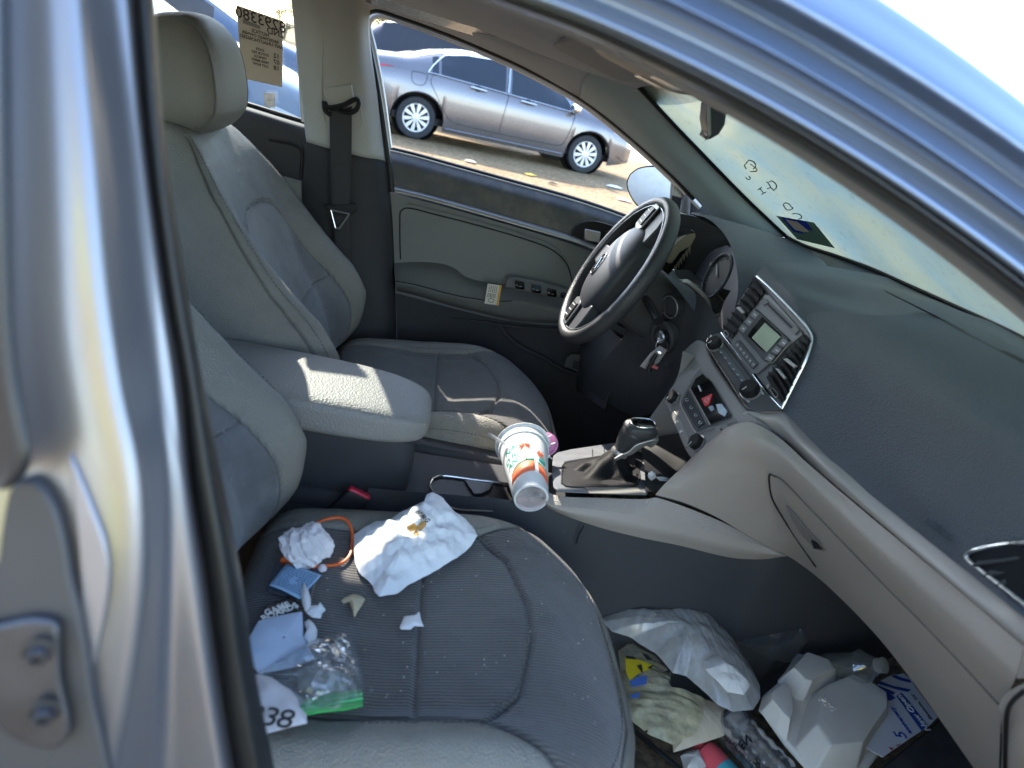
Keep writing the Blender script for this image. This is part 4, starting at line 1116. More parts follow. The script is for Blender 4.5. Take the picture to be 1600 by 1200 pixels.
# round stalk end and ignition barrel
c1 = PY(1050, 479, .265); an_ = nrm(PY(1050, 479, .27), PY(1080, 490, .22), PY(1040, 520, .28))
st_ = MB().lathe([(.024, -.01), (.024, .004), (.021, .006), (.019, .002), (.001, .002)], c1, an_, 40).build('lamp_switch', M_dark, dash)
wire('switch_ring', [c1+an_*.006+np.cross(an_, (0, 0, 1))*.023*math.cos(a)+np.cross(an_, np.cross(an_, (0, 0, 1)))*.023*math.sin(a) for a in np.linspace(.9, 5.9, 24)], .0012, M_silver, st_)
c2 = PY(1037, 526, .25)
ig = MB().lathe([(.034, -.012), (.034, .004), (.030, .008), (.024, .006), (.022, -.004), (.001, -.004)], c2, an_, 48).build('ignition_surround', M_dark, dash)
MB().lathe([(.014, -.004), (.014, .010), (.0115, .012), (.0112, .007), (.001, .007)], c2, an_, 40).build('ignition_barrel', M_steel, ig)
MB().box(c2+an_*.010, (.004, .016, .003), None).build('key_slot', M_black, ig)

# end vent by the driver window, in the sun
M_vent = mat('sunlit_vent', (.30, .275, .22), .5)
vo = [(1040, 408), (1046, 392), (1058, 377), (1072, 367), (1086, 362), (1087, 370), (1080, 384), (1062, 395), (1050, 412), (1044, 412)]
vent0 = plate('side_vent', [PY(x, y, .62) for x, y in vo], (0, .03, 0), M_vent, dash, bev=.002)
bk_ = plate('vent_back', [PY(x, y, .645) for x, y in ((1078, 382), (1062, 396), (1050, 412), (1038, 438), (1043, 444), (1060, 428), (1072, 410))], (0, .01, 0), M_black, vent0, bev=0)
for k in range(9):
    t = k/8.0
    x = 1075-34*t; y = 388+46*t
    plate('vane', [PY(x, y, .636), PY(x+4.5, y-4, .636), PY(x+3, y+10-4*t, .636)], (0, .004, 0), M_vent, vent0, bev=0)
sheet('dash_end', [[PY(*c) for c in ((1058, 352, .64), (1072, 356, .62), (1088, 364, .60))], [PY(*c) for c in ((1050, 372, .66), (1060, 377, .64), (1072, 368, .62))], [PY(*c) for c in ((1020, 420, .66), (1035, 425, .65), (1040, 410, .62))], [PY(*c) for c in ((985, 470, .66), (1010, 478, .62), (1030, 445, .60))]], M_dark, dash, 20, 20)

# ------------------------------------------------------------------ centre stack
def pl1(pts, h=0): return [S1(x, y, h) for x, y in pts]
def z8(pts): return [(1030+x/4.136, 430+y/4.136) for x, y in pts]
back = -S1n
outline = z8([(630, 10), (700, 70), (790, 160), (880, 260), (940, 330), (975, 375), (985, 410), (978, 460), (960, 520), (920, 610), (870, 710), (790, 862), (740, 800), (640, 665), (520, 500), (400, 368), (455, 270), (540, 130)])
stack = plate('centre_stack', pl1(outline, 0), back*.05, M_gunmetal, car, bev=.001, label='grey centre stack with radio, air vents and heater controls')
wire('chrome_edge', pl1(z8([(630, 8), (705, 75), (800, 170), (890, 265), (950, 335), (982, 385), (988, 420), (975, 480), (945, 560), (890, 670), (840, 770), (793, 862)]), .002), .0024, M_chrome, stack, 90)
wire('chrome_edge', pl1(z8([(400, 370), (460, 450), (560, 580), (680, 740), (793, 862)]), .001), .0012, M_chrome, stack, 60)
# vents: dark pocket, vanes running across, thumb wheels
def vent(par, quad, nv, name):
    pocket = plate('air_vent', pl1(z8(quad), .001), S1n*.0015, M_black, par, bev=0)
    q = [np.array(p, float) for p in quad]
    for k in range(nv):
        t = (k+.5)/nv
        a = q[0]*(1-t)+q[3]*t; b_ = q[1]*(1-t)+q[2]*t
        (ax_, ay_), (bx_, by_) = z8([a, b_])
        A_, B_ = S1(ax_, ay_, .003), S1(bx_, by_, .003)
        d = S1n*.006+(np.cross(S1n, B_-A_)/np.linalg.norm(B_-A_))*.006
        MB().add([A_, B_, B_+d, A_+d, A_+S1n*.0015, B_+S1n*.0015, B_+d+S1n*.0015, A_+d+S1n*.0015],
                 [(0, 1, 2, 3), (7, 6, 5, 4), (0, 4, 5, 1), (1, 5, 6, 2), (2, 6, 7, 3), (3, 7, 4, 0)]).build('vane', M_dark, pocket, smooth=False)
    return pocket
vL = vent(stack, [(625, 20), (688, 105), (470, 410), (405, 365)], 8, 'l')
vR = vent(stack, [(948, 385), (975, 420), (800, 842), (695, 660)], 9, 'r')
# straighten out the polygon so the right vent follows the chrome
for c, q in (('l', [(505, 215), (530, 205), (560, 240), (545, 255)]), ('r', [(808, 548), (835, 540), (900, 590), (880, 605)]), ('r', [(757, 605), (785, 610), (830, 665), (815, 678)])):
    plate('vent_tab', pl1(z8(q), .010), S1n*.004, M_silver, vR if c == 'r' else vL, bev=.001)
MB().lathe([(.0035, 0), (.0035, .003)], S1(*z8([(710, 722)])[0], .002), S1n, 14).build('vent_dot', M_silver, vR)
plate('vent_thumbwheel', pl1(z8([(715, 735), (730, 728), (768, 775), (750, 790)]), .003), S1n*.005, M_black, vR, bev=.001)
wire('thumbwheel_rim', pl1(z8([(715, 735), (730, 728), (768, 775), (750, 790)]), .009), .0008, M_silver, vR, 20, closed=True)
wire('thumbwheel_rim', pl1(z8([(415, 365), (428, 358), (448, 385), (432, 398)]), .004), .0008, M_silver, vL, 20, closed=True)
# radio
radio = plate('radio', pl1(z8([(690, 125), (720, 130), (925, 360), (930, 385), (640, 640), (600, 640), (470, 455), (475, 430)]), .001), S1n*.002, mat('radio_face', (.145, .145, .15), .4, metal=.35, var=.05), stack, bev=.001)
cd = plate('disc_slot', pl1(z8([(655, 178), (690, 150), (910, 360), (880, 390)]), .003), S1n*.0012, M_gunmetal, radio, bev=.0005)
plate('slot_opening', pl1(z8([(694, 190), (706, 180), (868, 338), (855, 350)]), .0046), S1n*.0006, M_black, radio, bev=0)
for q in ([(660, 175), (690, 155), (712, 175), (680, 198)], [(852, 350), (882, 328), (908, 355), (880, 385)]):
    plate('radio_button', pl1(z8(q), .0042), S1n*.0015, M_gunmetal, radio, bev=.0005)
hs = plate('screen_housing', pl1(z8([(622, 222), (640, 224), (848, 418), (842, 435), (735, 560), (700, 565), (680, 550), (545, 395), (520, 365), (530, 340)]), .003), S1n*.005, mat('screen_housing', (.03, .032, .036), .35), radio, bev=.0012)
plate('screen_recess', pl1(z8([(668, 268), (792, 388), (690, 500), (660, 480), (572, 392), (600, 350)]), .0082), S1n*.0006, M_gloss, radio, bev=0)
M_lcd = mat('lcd_glass', (.34, .40, .30), .25, var=.08, vscale=30, coat=.4)
plate('display', pl1(z8([(685, 308), (786, 398), (694, 498), (600, 405)]), .009), S1n*.0006, M_lcd, radio, bev=0, label='pale green radio display, switched off')
wire('silver_trim', pl1(z8([(530, 352), (524, 370), (550, 402), (610, 470), (680, 552), (710, 566), (738, 560), (790, 500), (846, 432)]), .0065), .0008, M_silver, radio, 50)
M_btn = mat('radio_button', (.16, .16, .165), .4, metal=.2)
M_mark = mat('button_print', (.55, .58, .62), .5)
def zbtn(par, q, h=.008, mark=True, m=None):
    o = plate('button', pl1(z8(q), h), S1n*.0012, m or M_btn, par, bev=.0004)
    if mark:
        c = sum(np.array(p) for p in q)/4; d = (np.array(q[1])-np.array(q[0]))*.22; e = (np.array(q[3])-np.array(q[0]))*.07
        plate('button_mark', pl1(z8([c-d-e, c+d-e, c+d+e, c-d+e]), h+.0014), S1n*.0003, M_mark, par, bev=0)
for a, b_ in ((0, 0), (1, 1), (2, 2)):
    dx, dy = -38*a, 45*a
    zbtn(radio, [(618+dx, 228+dy), (648+dx, 252+dy), (622+dx, 285+dy), (592+dx, 258+dy)])
    dx, dy = -43*a, 49*a
    zbtn(radio, [(800+dx, 410+dy), (838+dx, 432+dy), (808+dx, 465+dy), (772+dx, 445+dy)])
row = plate('preset_row', pl1(z8([(510, 420), (525, 420), (645, 570), (640, 580), (610, 608), (600, 605), (492, 465), (488, 450)]), .003), S1n*.002, mat('preset_row', (.05, .052, .058), .4), radio, bev=.0008)
for k in range(6):
    t = k*20.5; s_ = k*25
    zbtn(radio, [(508+t, 432+s_), (524+t, 452+s_), (506+t, 474+s_), (490+t, 452+s_)], .0052)
# heater strip
n2 = nrm(BL, BR, BL+W(-.052, 0, -.045))
def S2(x, y, h=0): return PP(x, y, BL, n2, h)
hp2 = z8([(400, 372), (460, 450), (560, 580), (680, 740), (790, 862), (770, 880), (640, 880), (600, 868), (560, 838), (500, 750), (420, 625), (345, 510), (318, 465), (318, 430), (338, 395), (360, 378)])
heat = plate('heater_panel', [S2(x, y) for x, y in hp2], -n2*.04, M_gunmetal, car, bev=.001, label='heater control strip below the radio')
wire('chrome_edge', [S2(x, y, .002) for x, y in z8([(338, 392), (314, 420), (312, 465), (345, 515), (420, 632), (500, 756), (558, 842), (600, 872), (650, 884), (720, 884), (795, 884)])], .0022, M_chrome, heat, 90)
wire('panel_line', [S2(x, y, .0005) for x, y in z8([(415, 430), (600, 670), (640, 720)])], .0012, M_black, heat, 30)
strip2 = plate('button_strip', [S2(x, y, .002) for x, y in z8([(385, 482), (402, 470), (590, 705), (560, 722), (545, 715)])], n2*.003, mat('heater_keys', (.10, .11, .125), .4), heat, bev=.001)
for k in range(6):
    t, s_ = k*27, k*36
    c = np.array(z8([(400+t, 498+s_)])[0])
    MB().box(S2(c[0], c[1], .0056), (.004, .004, .0006)).build('key_mark', M_mark, heat)
def knob(par, c, n, r, h, name='knob', m=None, ribs=6):
    o = MB().lathe([(r*1.12, -.004), (r*1.12, .001), (r, .0015), (r*.97, h*.8), (r*.88, h), (.0005, h)], c, n, 36).build(name, m or M_black, par)
    u = np.cross(n, (0, 0, 1)); u /= np.linalg.norm(u); w = np.cross(n, u)
    b = MB()
    for k in range(ribs):
        a = 2*math.pi*k/ribs
        b.tube([c+n*.001+(u*math.cos(a)+w*math.sin(a))*r*.93, c+n*(h*.92)+(u*math.cos(a)+w*math.sin(a))*r*.90], .0022, 8)
    b.build('grip_rib', m or M_black, o)
    MB().tube([c+n*(h+.0006)+w*r*.25, c+n*(h+.0006)+w*r*.8], .0007, 6).build('pointer', M_mark, o)
    MB().lathe([(r*1.16, -.003), (r*1.16, .0012), (r*1.02, .002)], c, n, 36, cap=False).build('knob_ring', M_silver, o)
    return o
x, y = z8([(362, 455)])[0]; knob(heat, S2(x, y, .001), n2, .0125, .014)
x, y = z8([(592, 755)])[0]; kn = knob(heat, S2(x, y, .001), n2, .0155, .016)
for q in ([(612, 700), (632, 722)], [(655, 745), (672, 768)], [(565, 808), (582, 818)]):
    a, b_ = z8(q); MB().tube([S2(a[0], a[1], .001), S2(b_[0], b_[1], .001)], .0012, 5).build('mark', M_mark, heat)

# lower pod: fascia, black glass panel, sockets
K2, K3 = PY(1055, 622, .085), PY(1090, 690, -.055)
E_ = S2(1150, 632)
n3 = nrm(K2, K3, E_)
def S3(x, y, h=0): return PP(x, y, K2, n3, h)
M_fascia = mat('fascia_grey', (.20, .19, .185), .48, var=.06, bump=.2, bscale=600)
fo = [(1068, 548), (1080, 536), (1092, 530), (1103, 538), (1106, 552), (1136, 600), (1165, 641), (1182, 656), (1165, 664), (1142, 668), (1118, 684), (1083, 716), (1076, 712), (1066, 694), (1050, 655), (1037, 624), (1058, 590)]
fasc = plate('console_fascia', [S3(x, y) for x, y in fo], -n3*.07, M_fascia, car, bev=.004, n=80, label='grey lower console fascia with hazard switch and sockets')
inner_ = z8([(262, 618), (290, 636), (345, 690), (470, 905), (465, 925), (400, 945), (330, 975), (245, 1005), (225, 990), (150, 850), (148, 820), (190, 730), (235, 645)])
plate('panel_frame', [S3(x, y, .001) for x, y in inner_], n3*.002, M_gunmetal, fasc, bev=.0008)
wire('silver_trim', [S3(x, y, .003) for x, y in z8([(265, 596), (235, 625), (190, 700), (140, 800), (138, 835), (185, 930), (240, 1018), (300, 1005), (400, 972), (500, 938)])], .0010, M_silver, fasc, 60)
gp = plate('glass_panel', [S3(x, y, .004) for x, y in z8([(285, 640), (345, 695), (466, 905), (395, 940), (335, 965), (205, 740), (240, 670)])], n3*.002, M_gloss, fasc, bev=.0005)
wire('silver_trim', [S3(x, y, .0065) for x, y in z8([(200, 735), (330, 968)])], .0009, M_silver, fasc, 10)
kr = plate('switch_row', [S3(x, y, .004) for x, y in z8([(190, 745), (300, 960), (258, 985), (235, 980), (158, 840), (165, 800)])], n3*.002, mat('switch_row', (.03, .032, .036), .35), fasc, bev=.0006)
for k in range(4):
    cx, cy = 178+29*k, 805+49*k
    wire('switch_icon', [S3(*z8([(cx+9*math.cos(a), cy+9*math.sin(a))])[0], .0066) for a in np.linspace(0, 5, 8)], .00045, M_mark, fasc, 16, 4)
hz = plate('hazard_switch', [S3(x, y, .0064) for x, y in z8([(345, 770), (325, 835), (300, 848), (278, 800)])], n3*.0025, mat('hazard_red', (.60, .05, .06), .35, var=.1), fasc, bev=.0006, label='red triangular hazard warning switch')
wire('triangle_mark', [S3(x, y, .0092) for x, y in z8([(322, 790), (310, 822), (294, 805)])], .0004, M_mark, hz, 20, 4, closed=True)
plate('switch_mark', [S3(x, y, .0064) for x, y in z8([(250, 715), (258, 712), (275, 748), (266, 752)])], n3*.0006, M_mark, fasc, bev=0)
plate('paper_scrap', [S3(x, y, .0066) for x, y in z8([(368, 835), (405, 832), (440, 880), (425, 915), (385, 890)])], n3*.0006, mat('scrap_blue', (.40, .46, .52), .6, var=.15, vscale=60), fasc, bev=0)
plate('switch_mark', [S3(x, y, .0064) for x, y in z8([(318, 852), (345, 842), (358, 868), (335, 880)])], n3*.0006, mat('mark_blue', (.25, .30, .36), .6), fasc, bev=0)
x, y = z8([(98, 795)])[0]; s1_ = knob(fasc, S3(x, y, .002), n3, .0115, .012, 'power_socket')
x, y = z8([(252, 1085)])[0]; s2_ = knob(fasc, S3(x, y, .002), n3, .0130, .012, 'power_socket')
op = plate('usb_panel', [S3(x, y, .001) for x, y in z8([(90, 888), (105, 880), (150, 955), (200, 1085), (180, 1112), (165, 1100), (120, 1000), (80, 910)])], n3*.002, M_silver, fasc, bev=.001)
for q in ((118, 945), (146, 1008)):
    x, y = z8([q])[0]
    b = MB().box(S3(x, y, .0042), (.006, .0025, .001), None); b.lathe([(.003, 0), (.003, .0008)], S3(x-1.5, y+.5, .0035), n3, 12); b.build('usb_mark', M_white, fasc)
bt = plate('small_switch', [S3(x, y, .001) for x, y in z8([(360, 990), (438, 958), (458, 998), (385, 1036)])], n3*.003, M_fascia, fasc, bev=.001)
MB().tube([S3(*z8([(395, 990)])[0], .0045), S3(*z8([(405, 1000)])[0], .0045)], .0014, 6).build('switch_mark', M_ink, fasc)

# ------------------------------------------------------------------ lower dash: trim strip, glove box, end cap
T0 = [(1223, 642, -.119), (1262, 678, -.17), (1312, 724, -.27), (1410, 806, -.40), (1520, 896, -.53), (1620, 978, -.63), (1700, 1040, -.72)]
T1 = [(1172, 643, -.118), (1215, 655, -.13), (1245, 678, -.17), (1300, 728, -.27), (1398, 812, -.40), (1508, 904, -.53), (1610, 990, -.63)]
t0 = [PY(*c) for c in ((1166, 642, -.10), (1195, 645, -.11), (1223, 642, -.118), (1262, 677, -.17), (1315, 724, -.26), (1410, 805, -.39), (1520, 897, -.52), (1600, 962, -.60), (1700, 1045, -.71))]
t1 = [PY(*c)+W(-.010, -.002, 0) for c in ((1168, 648, -.10), (1195, 652, -.115), (1222, 656, -.13), (1256, 692, -.18), (1305, 736, -.27), (1398, 820, -.39), (1508, 914, -.52), (1590, 982, -.60), (1690, 1062, -.71))]
t2 = [PY(*c) for c in ((1174, 656, -.105), (1195, 664, -.12), (1218, 680, -.14), (1250, 710, -.185), (1296, 750, -.27), (1386, 826, -.39), (1494, 918, -.52), (1578, 990, -.60), (1680, 1075, -.71))]
M_strip = mat('dash_strip', (.33, .30, .28), .45, metal=.1, var=.05)
sheet('dash_strip', [t0, t1, t2], M_strip, dash, 90, 16)
sheet('strip_groove', [t2, [p+W(.014, 0, -.006) for p in t2]], M_dark, dash, 60, 4)
G = [[(1083, 712, -.055), (1112, 686, -.085), (1140, 666, -.11), (1174, 660, -.13), (1215, 682, -.16), (1262, 724, -.23), (1350, 799, -.345), (1450, 882, -.465), (1600, 1010, -.62)],
     [(1068, 728, -.085), (1100, 705, -.115), (1130, 688, -.135), (1168, 685, -.155), (1212, 706, -.19), (1256, 746, -.25), (1340, 828, -.36), (1440, 922, -.48), (1588, 1055, -.63)],
     [(1050, 745, -.105), (1088, 738, -.125), (1128, 730, -.14), (1168, 735, -.155), (1207, 757, -.18), (1247, 790, -.23), (1330, 866, -.335), (1430, 965, -.455), (1567, 1104, -.60)],
     [(1036, 759, -.118), (1082, 766, -.127), (1127, 775, -.137), (1168, 790, -.147), (1206, 810, -.16), (1241, 835, -.20), (1316, 908, -.295), (1410, 1005, -.41), (1562, 1165, -.575)],
     [(1024, 773, -.12), (1070, 786, -.123), (1120, 808, -.13), (1167, 836, -.135), (1205, 857, -.145), (1240, 874, -.165), (1300, 922, -.25), (1392, 1020, -.36), (1560, 1255, -.545)]]
glove = sheet('glove_box', [[PY(*c) for c in r] for r in G], M_beige, car, 120, 90, label='beige lower dashboard sweeping from the console to the glove box')
Gn = [[PY(*c) for c in r] for r in G]
lipb = [p for p in Gn[4]]
sheet('under_lip', [lipb, [p+W(.02, .012, -.012) for p in lipb], [p+W(.10, .02, -.01) for p in lipb]], M_dark, glove, 80, 10)
def gsurf(x, y):
    """depth of the glove box under a sight line"""
    me = glove.data; global _GP
    try: P = _GP
    except NameError:
        P = _GP = np.array([tuple(v.co) for v in me.vertices])-CAM
    z = P @ CF; X = 800+FPX*(P @ CR)/z; Yp = 600-FPX*(P @ CU)/z
    d = (X-x)**2+(Yp-y)**2; i = np.argsort(d)[:4]; w = 1/(d[i]+1e-3)
    return CAM+ray(x, y)*(((z[i]*w).sum()/w.sum())-.0012)
wire('seam', [gsurf(x, y) for x, y in ((1212, 745), (1203, 741), (1202, 755), (1207, 780), (1225, 812), (1250, 850), (1275, 886))], .0016, M_black, glove, 60, 6)
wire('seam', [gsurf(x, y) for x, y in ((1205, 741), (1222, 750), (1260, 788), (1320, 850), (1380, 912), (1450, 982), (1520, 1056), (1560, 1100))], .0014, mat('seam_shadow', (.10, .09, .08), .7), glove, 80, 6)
hd = [(1229, 789), (1246, 806), (1264, 828), (1281, 846), (1290, 860), (1276, 858), (1258, 840), (1240, 815)]
han = plate('glove_box_latch', [gsurf(x, y) for x, y in hd], (-.004, -.003, .001), mat('latch_grey', (.19, .175, .16), .45), glove, bev=.0015)
plate('latch_hollow', [gsurf(x, y)+W(-.005, -.004, .001) for x, y in ((1270, 842), (1279, 846), (1288, 858), (1274, 856))], (-.0006, -.0005, 0), M_black, glove, bev=0)
# end cap of the dash by the open door
cap0 = [PY(*c) for c in ((1560, 1103, -.605), (1570, 1085, -.62), (1600, 1068, -.64), (1680, 1050, -.68))]
cap1 = [PY(*c) for c in ((1563, 1115, -.615), (1578, 1098, -.63), (1605, 1085, -.65), (1690, 1070, -.69))]
cap2 = [PY(*c) for c in ((1566, 1150, -.60), (1585, 1140, -.64), (1615, 1130, -.665), (1700, 1120, -.70))]
cap3 = [PY(*c) for c in ((1562, 1260, -.56), (1585, 1260, -.62), (1625, 1260, -.65), (1700, 1260, -.69))]
capm = sheet('dash_end_cap', [cap0, cap1, cap2, cap3], M_beige, dash, 20, 40)
wire('seam', [PY(*c) for c in ((1600, 1080, -.662), (1585, 1092, -.655), (1574, 1112, -.635), (1571, 1150, -.62), (1570, 1240, -.60))], .0022, M_black, capm, 30)
sheet('dash_end_side', [[PY(*c) for c in ((1600, 962, -.60), (1650, 960, -.70), (1700, 960, -.75))], [PY(*c) for c in ((1600, 1010, -.62), (1650, 1010, -.70), (1700, 1010, -.75))], [PY(*c) for c in ((1588, 1060, -.64), (1650, 1060, -.70), (1700, 1060, -.75))]], M_beige, dash, 12, 12)

# passenger end vent
def zr(pts, Y): return [PY(1380+x/3.158, 820+y/3.158, Y) for x, y in pts]
vq = zr([(405, 150), (430, 130), (520, 105), (695, 88), (800, 82), (800, 470), (695, 390), (560, 285), (430, 185)], -.52)
def padsurf(x, y, off=.0):
    global _PP
    try: P = _PP
    except NameError:
        P = _PP = np.array([tuple(v.co) for v in dash.data.vertices])-CAM
    z = P @ CF; X = 800+FPX*(P @ CR)/z; Yp = 600-FPX*(P @ CU)/z
    d = (X-x)**2+(Yp-y)**2; i = np.argsort(d)[:4]; w = 1/(d[i]+1e-3)
    return CAM+ray(x, y)*(((z[i]*w).sum()/w.sum())-off)
def zrp(pts): return [(1380+x/3.158, 820+y/3.158) for x, y in pts]
vb = [padsurf(x, y, .004) for x, y in zrp([(412, 152), (440, 132), (520, 110), (640, 95), (700, 92), (700, 390), (560, 285), (440, 190)])]
pv = plate('passenger_vent', vb, (.004, .002, -.001), mat('vent_pocket', (.012, .013, .016), .8, spec=.1), dash, bev=0)
wire('chrome_edge', [padsurf(x, y, .006) for x, y in zrp([(700, 88), (620, 96), (520, 110), (440, 130), (408, 152), (430, 185), (500, 240), (600, 318), (700, 398)])], .0022, mat('worn_chrome', (.55, .56, .58), .35, metal=.9, var=.5, vscale=120), pv, 80)
for k in range(4):
    y0 = 175+48*k; x0 = 470+60*k
    a = [padsurf(x, y, .007) for x, y in zrp([(x0, y0), (700, y0-35+12*k)])]
    q = [a[0], a[1], a[1]+W(-.006, -.002, -.006), a[0]+W(-.006, -.002, -.006)]
    plate('vane', q, (.001, 0, -.002), M_dark, pv, bev=0)
# embossed airbag lettering and defroster grille on the pad
wr = padsurf(1465, 826, .001); ux_ = padsurf(1500, 850, .001)-padsurf(1430, 800, .001); uy_ = padsurf(1470, 800, .001)-padsurf(1460, 850, .001)
text('lettering', 'AIRBAG', wr, ux_, uy_, .014, mat('embossed', (.060, .075, .090), .5), dash, thick=.0005)
dg0 = [padsurf(x, y, .002) for x, y in ((1379, 452), (1440, 482), (1500, 512), (1600, 562))]
sheet('defroster_slot', [dg0, [padsurf(x, y, .002) for x, y in ((1385, 457), (1443, 486), (1502, 517), (1600, 567))]], M_black, dash, 30, 4)
# ------------------------------------------------------------------ tunnel console between the seats
M_armr = mat('armrest_vinyl', (.23, .225, .215), .5, var=.06, vscale=9, bump=.5, bscale=330, voro=True, dust=.2, dustcol=(.15, .14, .12), dscale=9)
V1, F1 = superbox((-.15, -.010, .664), (.42, .188, .066), rot_y(.015), 5, 44, lambda p: p*np.array((1, 1-.10*max(0, p[0]/.21)**2, 1))+np.array((0, 0, -.010*max(0, p[0]/.21)**2 if p[2] > 0 else 0)))
con = mesh('console_box', *superbox((-.17, -.005, .46), (.42, .165, .40), rot_y(.04), 9, 24), M_dark, car, label='dark centre console box under the armrest')
arms = mesh('armrest', V1, F1, M_armr, con, label='pale grey armrest lid, partly in the sun')
mesh('console_tunnel', *superbox((.10, -.002, .40), (.62, .20, .27), None, 9, 24), M_dark, con)
b = MB()
# cup holder: rim, well and divider
ringp = [(676, 748), (690, 743), (740, 749), (800, 757), (835, 763), (842, 775), (830, 790), (790, 797), (730, 797), (695, 790), (678, 772), (672, 757)]
cz = .540
well = plate('cup_holder', [PZ(x, y, cz) for x, y in ringp], (0, 0, .003), M_black, con, bev=0, n=60)
wire('chrome_rim', [PZ(x, y, cz+.006) for x, y in ringp], .0022, M_chrome, well, 100, closed=True)
plate('cup_divider', [PZ(x, y, cz+.004) for x, y in ((725, 752), (770, 758), (764, 768), (752, 774), (740, 774), (733, 764))], (0, 0, .004), mat('divider_grey', (.05, .055, .06), .5), well, bev=.001)
# gear selector bezel
q1, q2, q3 = PY(868, 769, -.102), PY(1005, 775, -.102), PY(871, 712, .085)
n4 = nrm(q1, q2, q3)
if n4[2] < 0: n4 = -n4
def S4(x, y, h=0): return PP(x, y, q1, n4, h)
def z2p(pts): return [(640+x/3.81, 640+y/3.81) for x, y in pts]
bez = plate('gear_bezel', [S4(x, y, .002) for x, y in z2p([(850, 320), (856, 285), (880, 266), (960, 247), (1100, 226), (1240, 204), (1380, 190), (1500, 330), (1410, 512), (1200, 506), (1000, 498), (880, 492), (856, 470), (848, 400)])], n4*.004, mat('bezel_grey', (.12, .13, .15), .5, metal=.1, var=.12, vscale=30, dust=.4, dustcol=(.22, .2, .17), dscale=40), con, bev=.001, n=0)
plate('bezel_well', [S4(x, y, .0065) for x, y in z2p([(905, 340), (925, 310), (1080, 285), (1220, 262), (1400, 250), (1345, 462), (1100, 462), (925, 456), (900, 440)])], n4*.001, M_black, bez, bev=0)
plate('lit_corner', [S4(x, y, .0066) for x, y in z2p([(1040, 462), (1350, 464), (1400, 505), (1070, 500)])], n4*.001, mat('lit_bezel', (.15, .15, .14), .6), bez, bev=0)  # paler patch painting the light on the bezel's lower right
for q in ([(1088, 236), (1090, 276)], [(1158, 226), (1162, 266)]):
    a, c = z2p(q); MB().tube([S4(a[0], a[1], .0068), S4(c[0], c[1], .0068)], .0007, 5).build('bezel_line', M_black, bez)
# soft boot with folds
M_boot = mat('boot_leather', (.012, .012, .013), .6, spec=.12, var=.15, bump=.3, bscale=400)
bb = [S4(x, y, .008) for x, y in z2p([(910, 335), (925, 315), (1080, 288), (1215, 265), (1330, 262), (1365, 330), (1350, 455), (1200, 460), (1050, 460), (925, 452), (905, 400)])]
neck = PY(*z2p([(1245, 262)])[0], 0.0)
ndir = PY(*z2p([(1300, 180)])[0], 0.0)-neck; ndir /= np.linalg.norm(ndir)
K = 96; base = crs(bb+[bb[0]], K+1)[:-1]; cb = sum(base)/K
V = []; random.seed(11)
u_ = np.cross(ndir, (0, 1, 0)); u_ /= np.linalg.norm(u_); w_ = np.cross(ndir, u_)
rings = 26
for i in range(rings):
    t = i/(rings-1)
    for j in range(K):
        p0 = base[j]; d0 = p0-cb
        an = math.atan2(np.dot(d0, w_), np.dot(d0, u_))
        p1 = neck+(u_*math.cos(an)+w_*math.sin(an))*.0145
        s_ = t**1.0
        p = p0*(1-s_)+p1*s_
        p = p-n4*(.030*math.sin(math.pi*t)**1.0)*(1-t*.4)*.6
        p = p+n4*.0045*math.sin(math.pi*t)*(noise.noise(Vector((an*1.6, t*3.5, 2)))*2+math.sin(an*7+t*5+2*noise.noise(Vector((an, t*2, 0)))))
        V.append(p)
F = []
for i in range(rings-1):
    for j in range(K): F.append((i*K+j, i*K+(j+1) % K, (i+1)*K+(j+1) % K, (i+1)*K+j))
boot = mesh('gear_boot', V, F, M_boot, bez)
M_knob = mat('knob_leather', (.035, .036, .038), .35, var=.1, bump=.3, bscale=500, voro=True)
path = [PY(*z2p([q])[0], 0.0) for q in ((1240, 268), (1262, 240), (1290, 195), (1325, 150), (1365, 118))]
gk = MB().tube(crs(path, 24), list(np.interp(np.linspace(0, 1, 24), [0, .15, .25, .5, .8, 1], [.013, .0135, .015, .019, .024, .020])), 28).build('gear_knob', M_knob, bez, label='black and chrome automatic gear knob')
hc = PY(*z2p([(1372, 118)])[0], 0.0)
V1, F1 = superbox(hc, (.060, .046, .030), rot_y(-.12), 3, 26); mesh('knob_head', V1, F1, M_knob, gk)
V1, F1 = superbox(hc+W(.024, 0, -.014), (.020, .034, .026), rot_y(.5), 3.2, 18); mesh('knob_beak', V1, F1, M_silver, gk)
V1, F1 = superbox(hc+W(.002, 0, .0125), (.044, .034, .006), rot_y(-.12), 3, 22); mesh('knob_cap', V1, F1, M_gloss, gk)
wire('chrome_ring', [hc+W(.002, 0, .0135)+rot_y(-.12) @ W(.0225*math.copysign(abs(math.cos(a))**.7, math.cos(a)), .0178*math.copysign(abs(math.sin(a))**.7, math.sin(a)), 0) for a in np.linspace(0, 2*math.pi, 33)[:-1]], .0012, M_chrome, gk, 90, closed=True)
MB().lathe([(.0150, 0), (.0158, .003), (.0155, .007), (.0148, .009)], path[0]+ndir*.001, ndir, 36).build('neck_ring', M_silver, gk)
# silver flash under the hand grip
sheet('grip_trim', [[PY(*z2p([q])[0], -.021) for q in ((1215, 290), (1262, 262), (1300, 245), (1345, 205), (1450, 172))], [PY(*z2p([q])[0], -.019) for q in ((1225, 300), (1280, 275), (1320, 262), (1375, 225), (1455, 186))]], M_silver, gk, 30, 5, thick=.003)
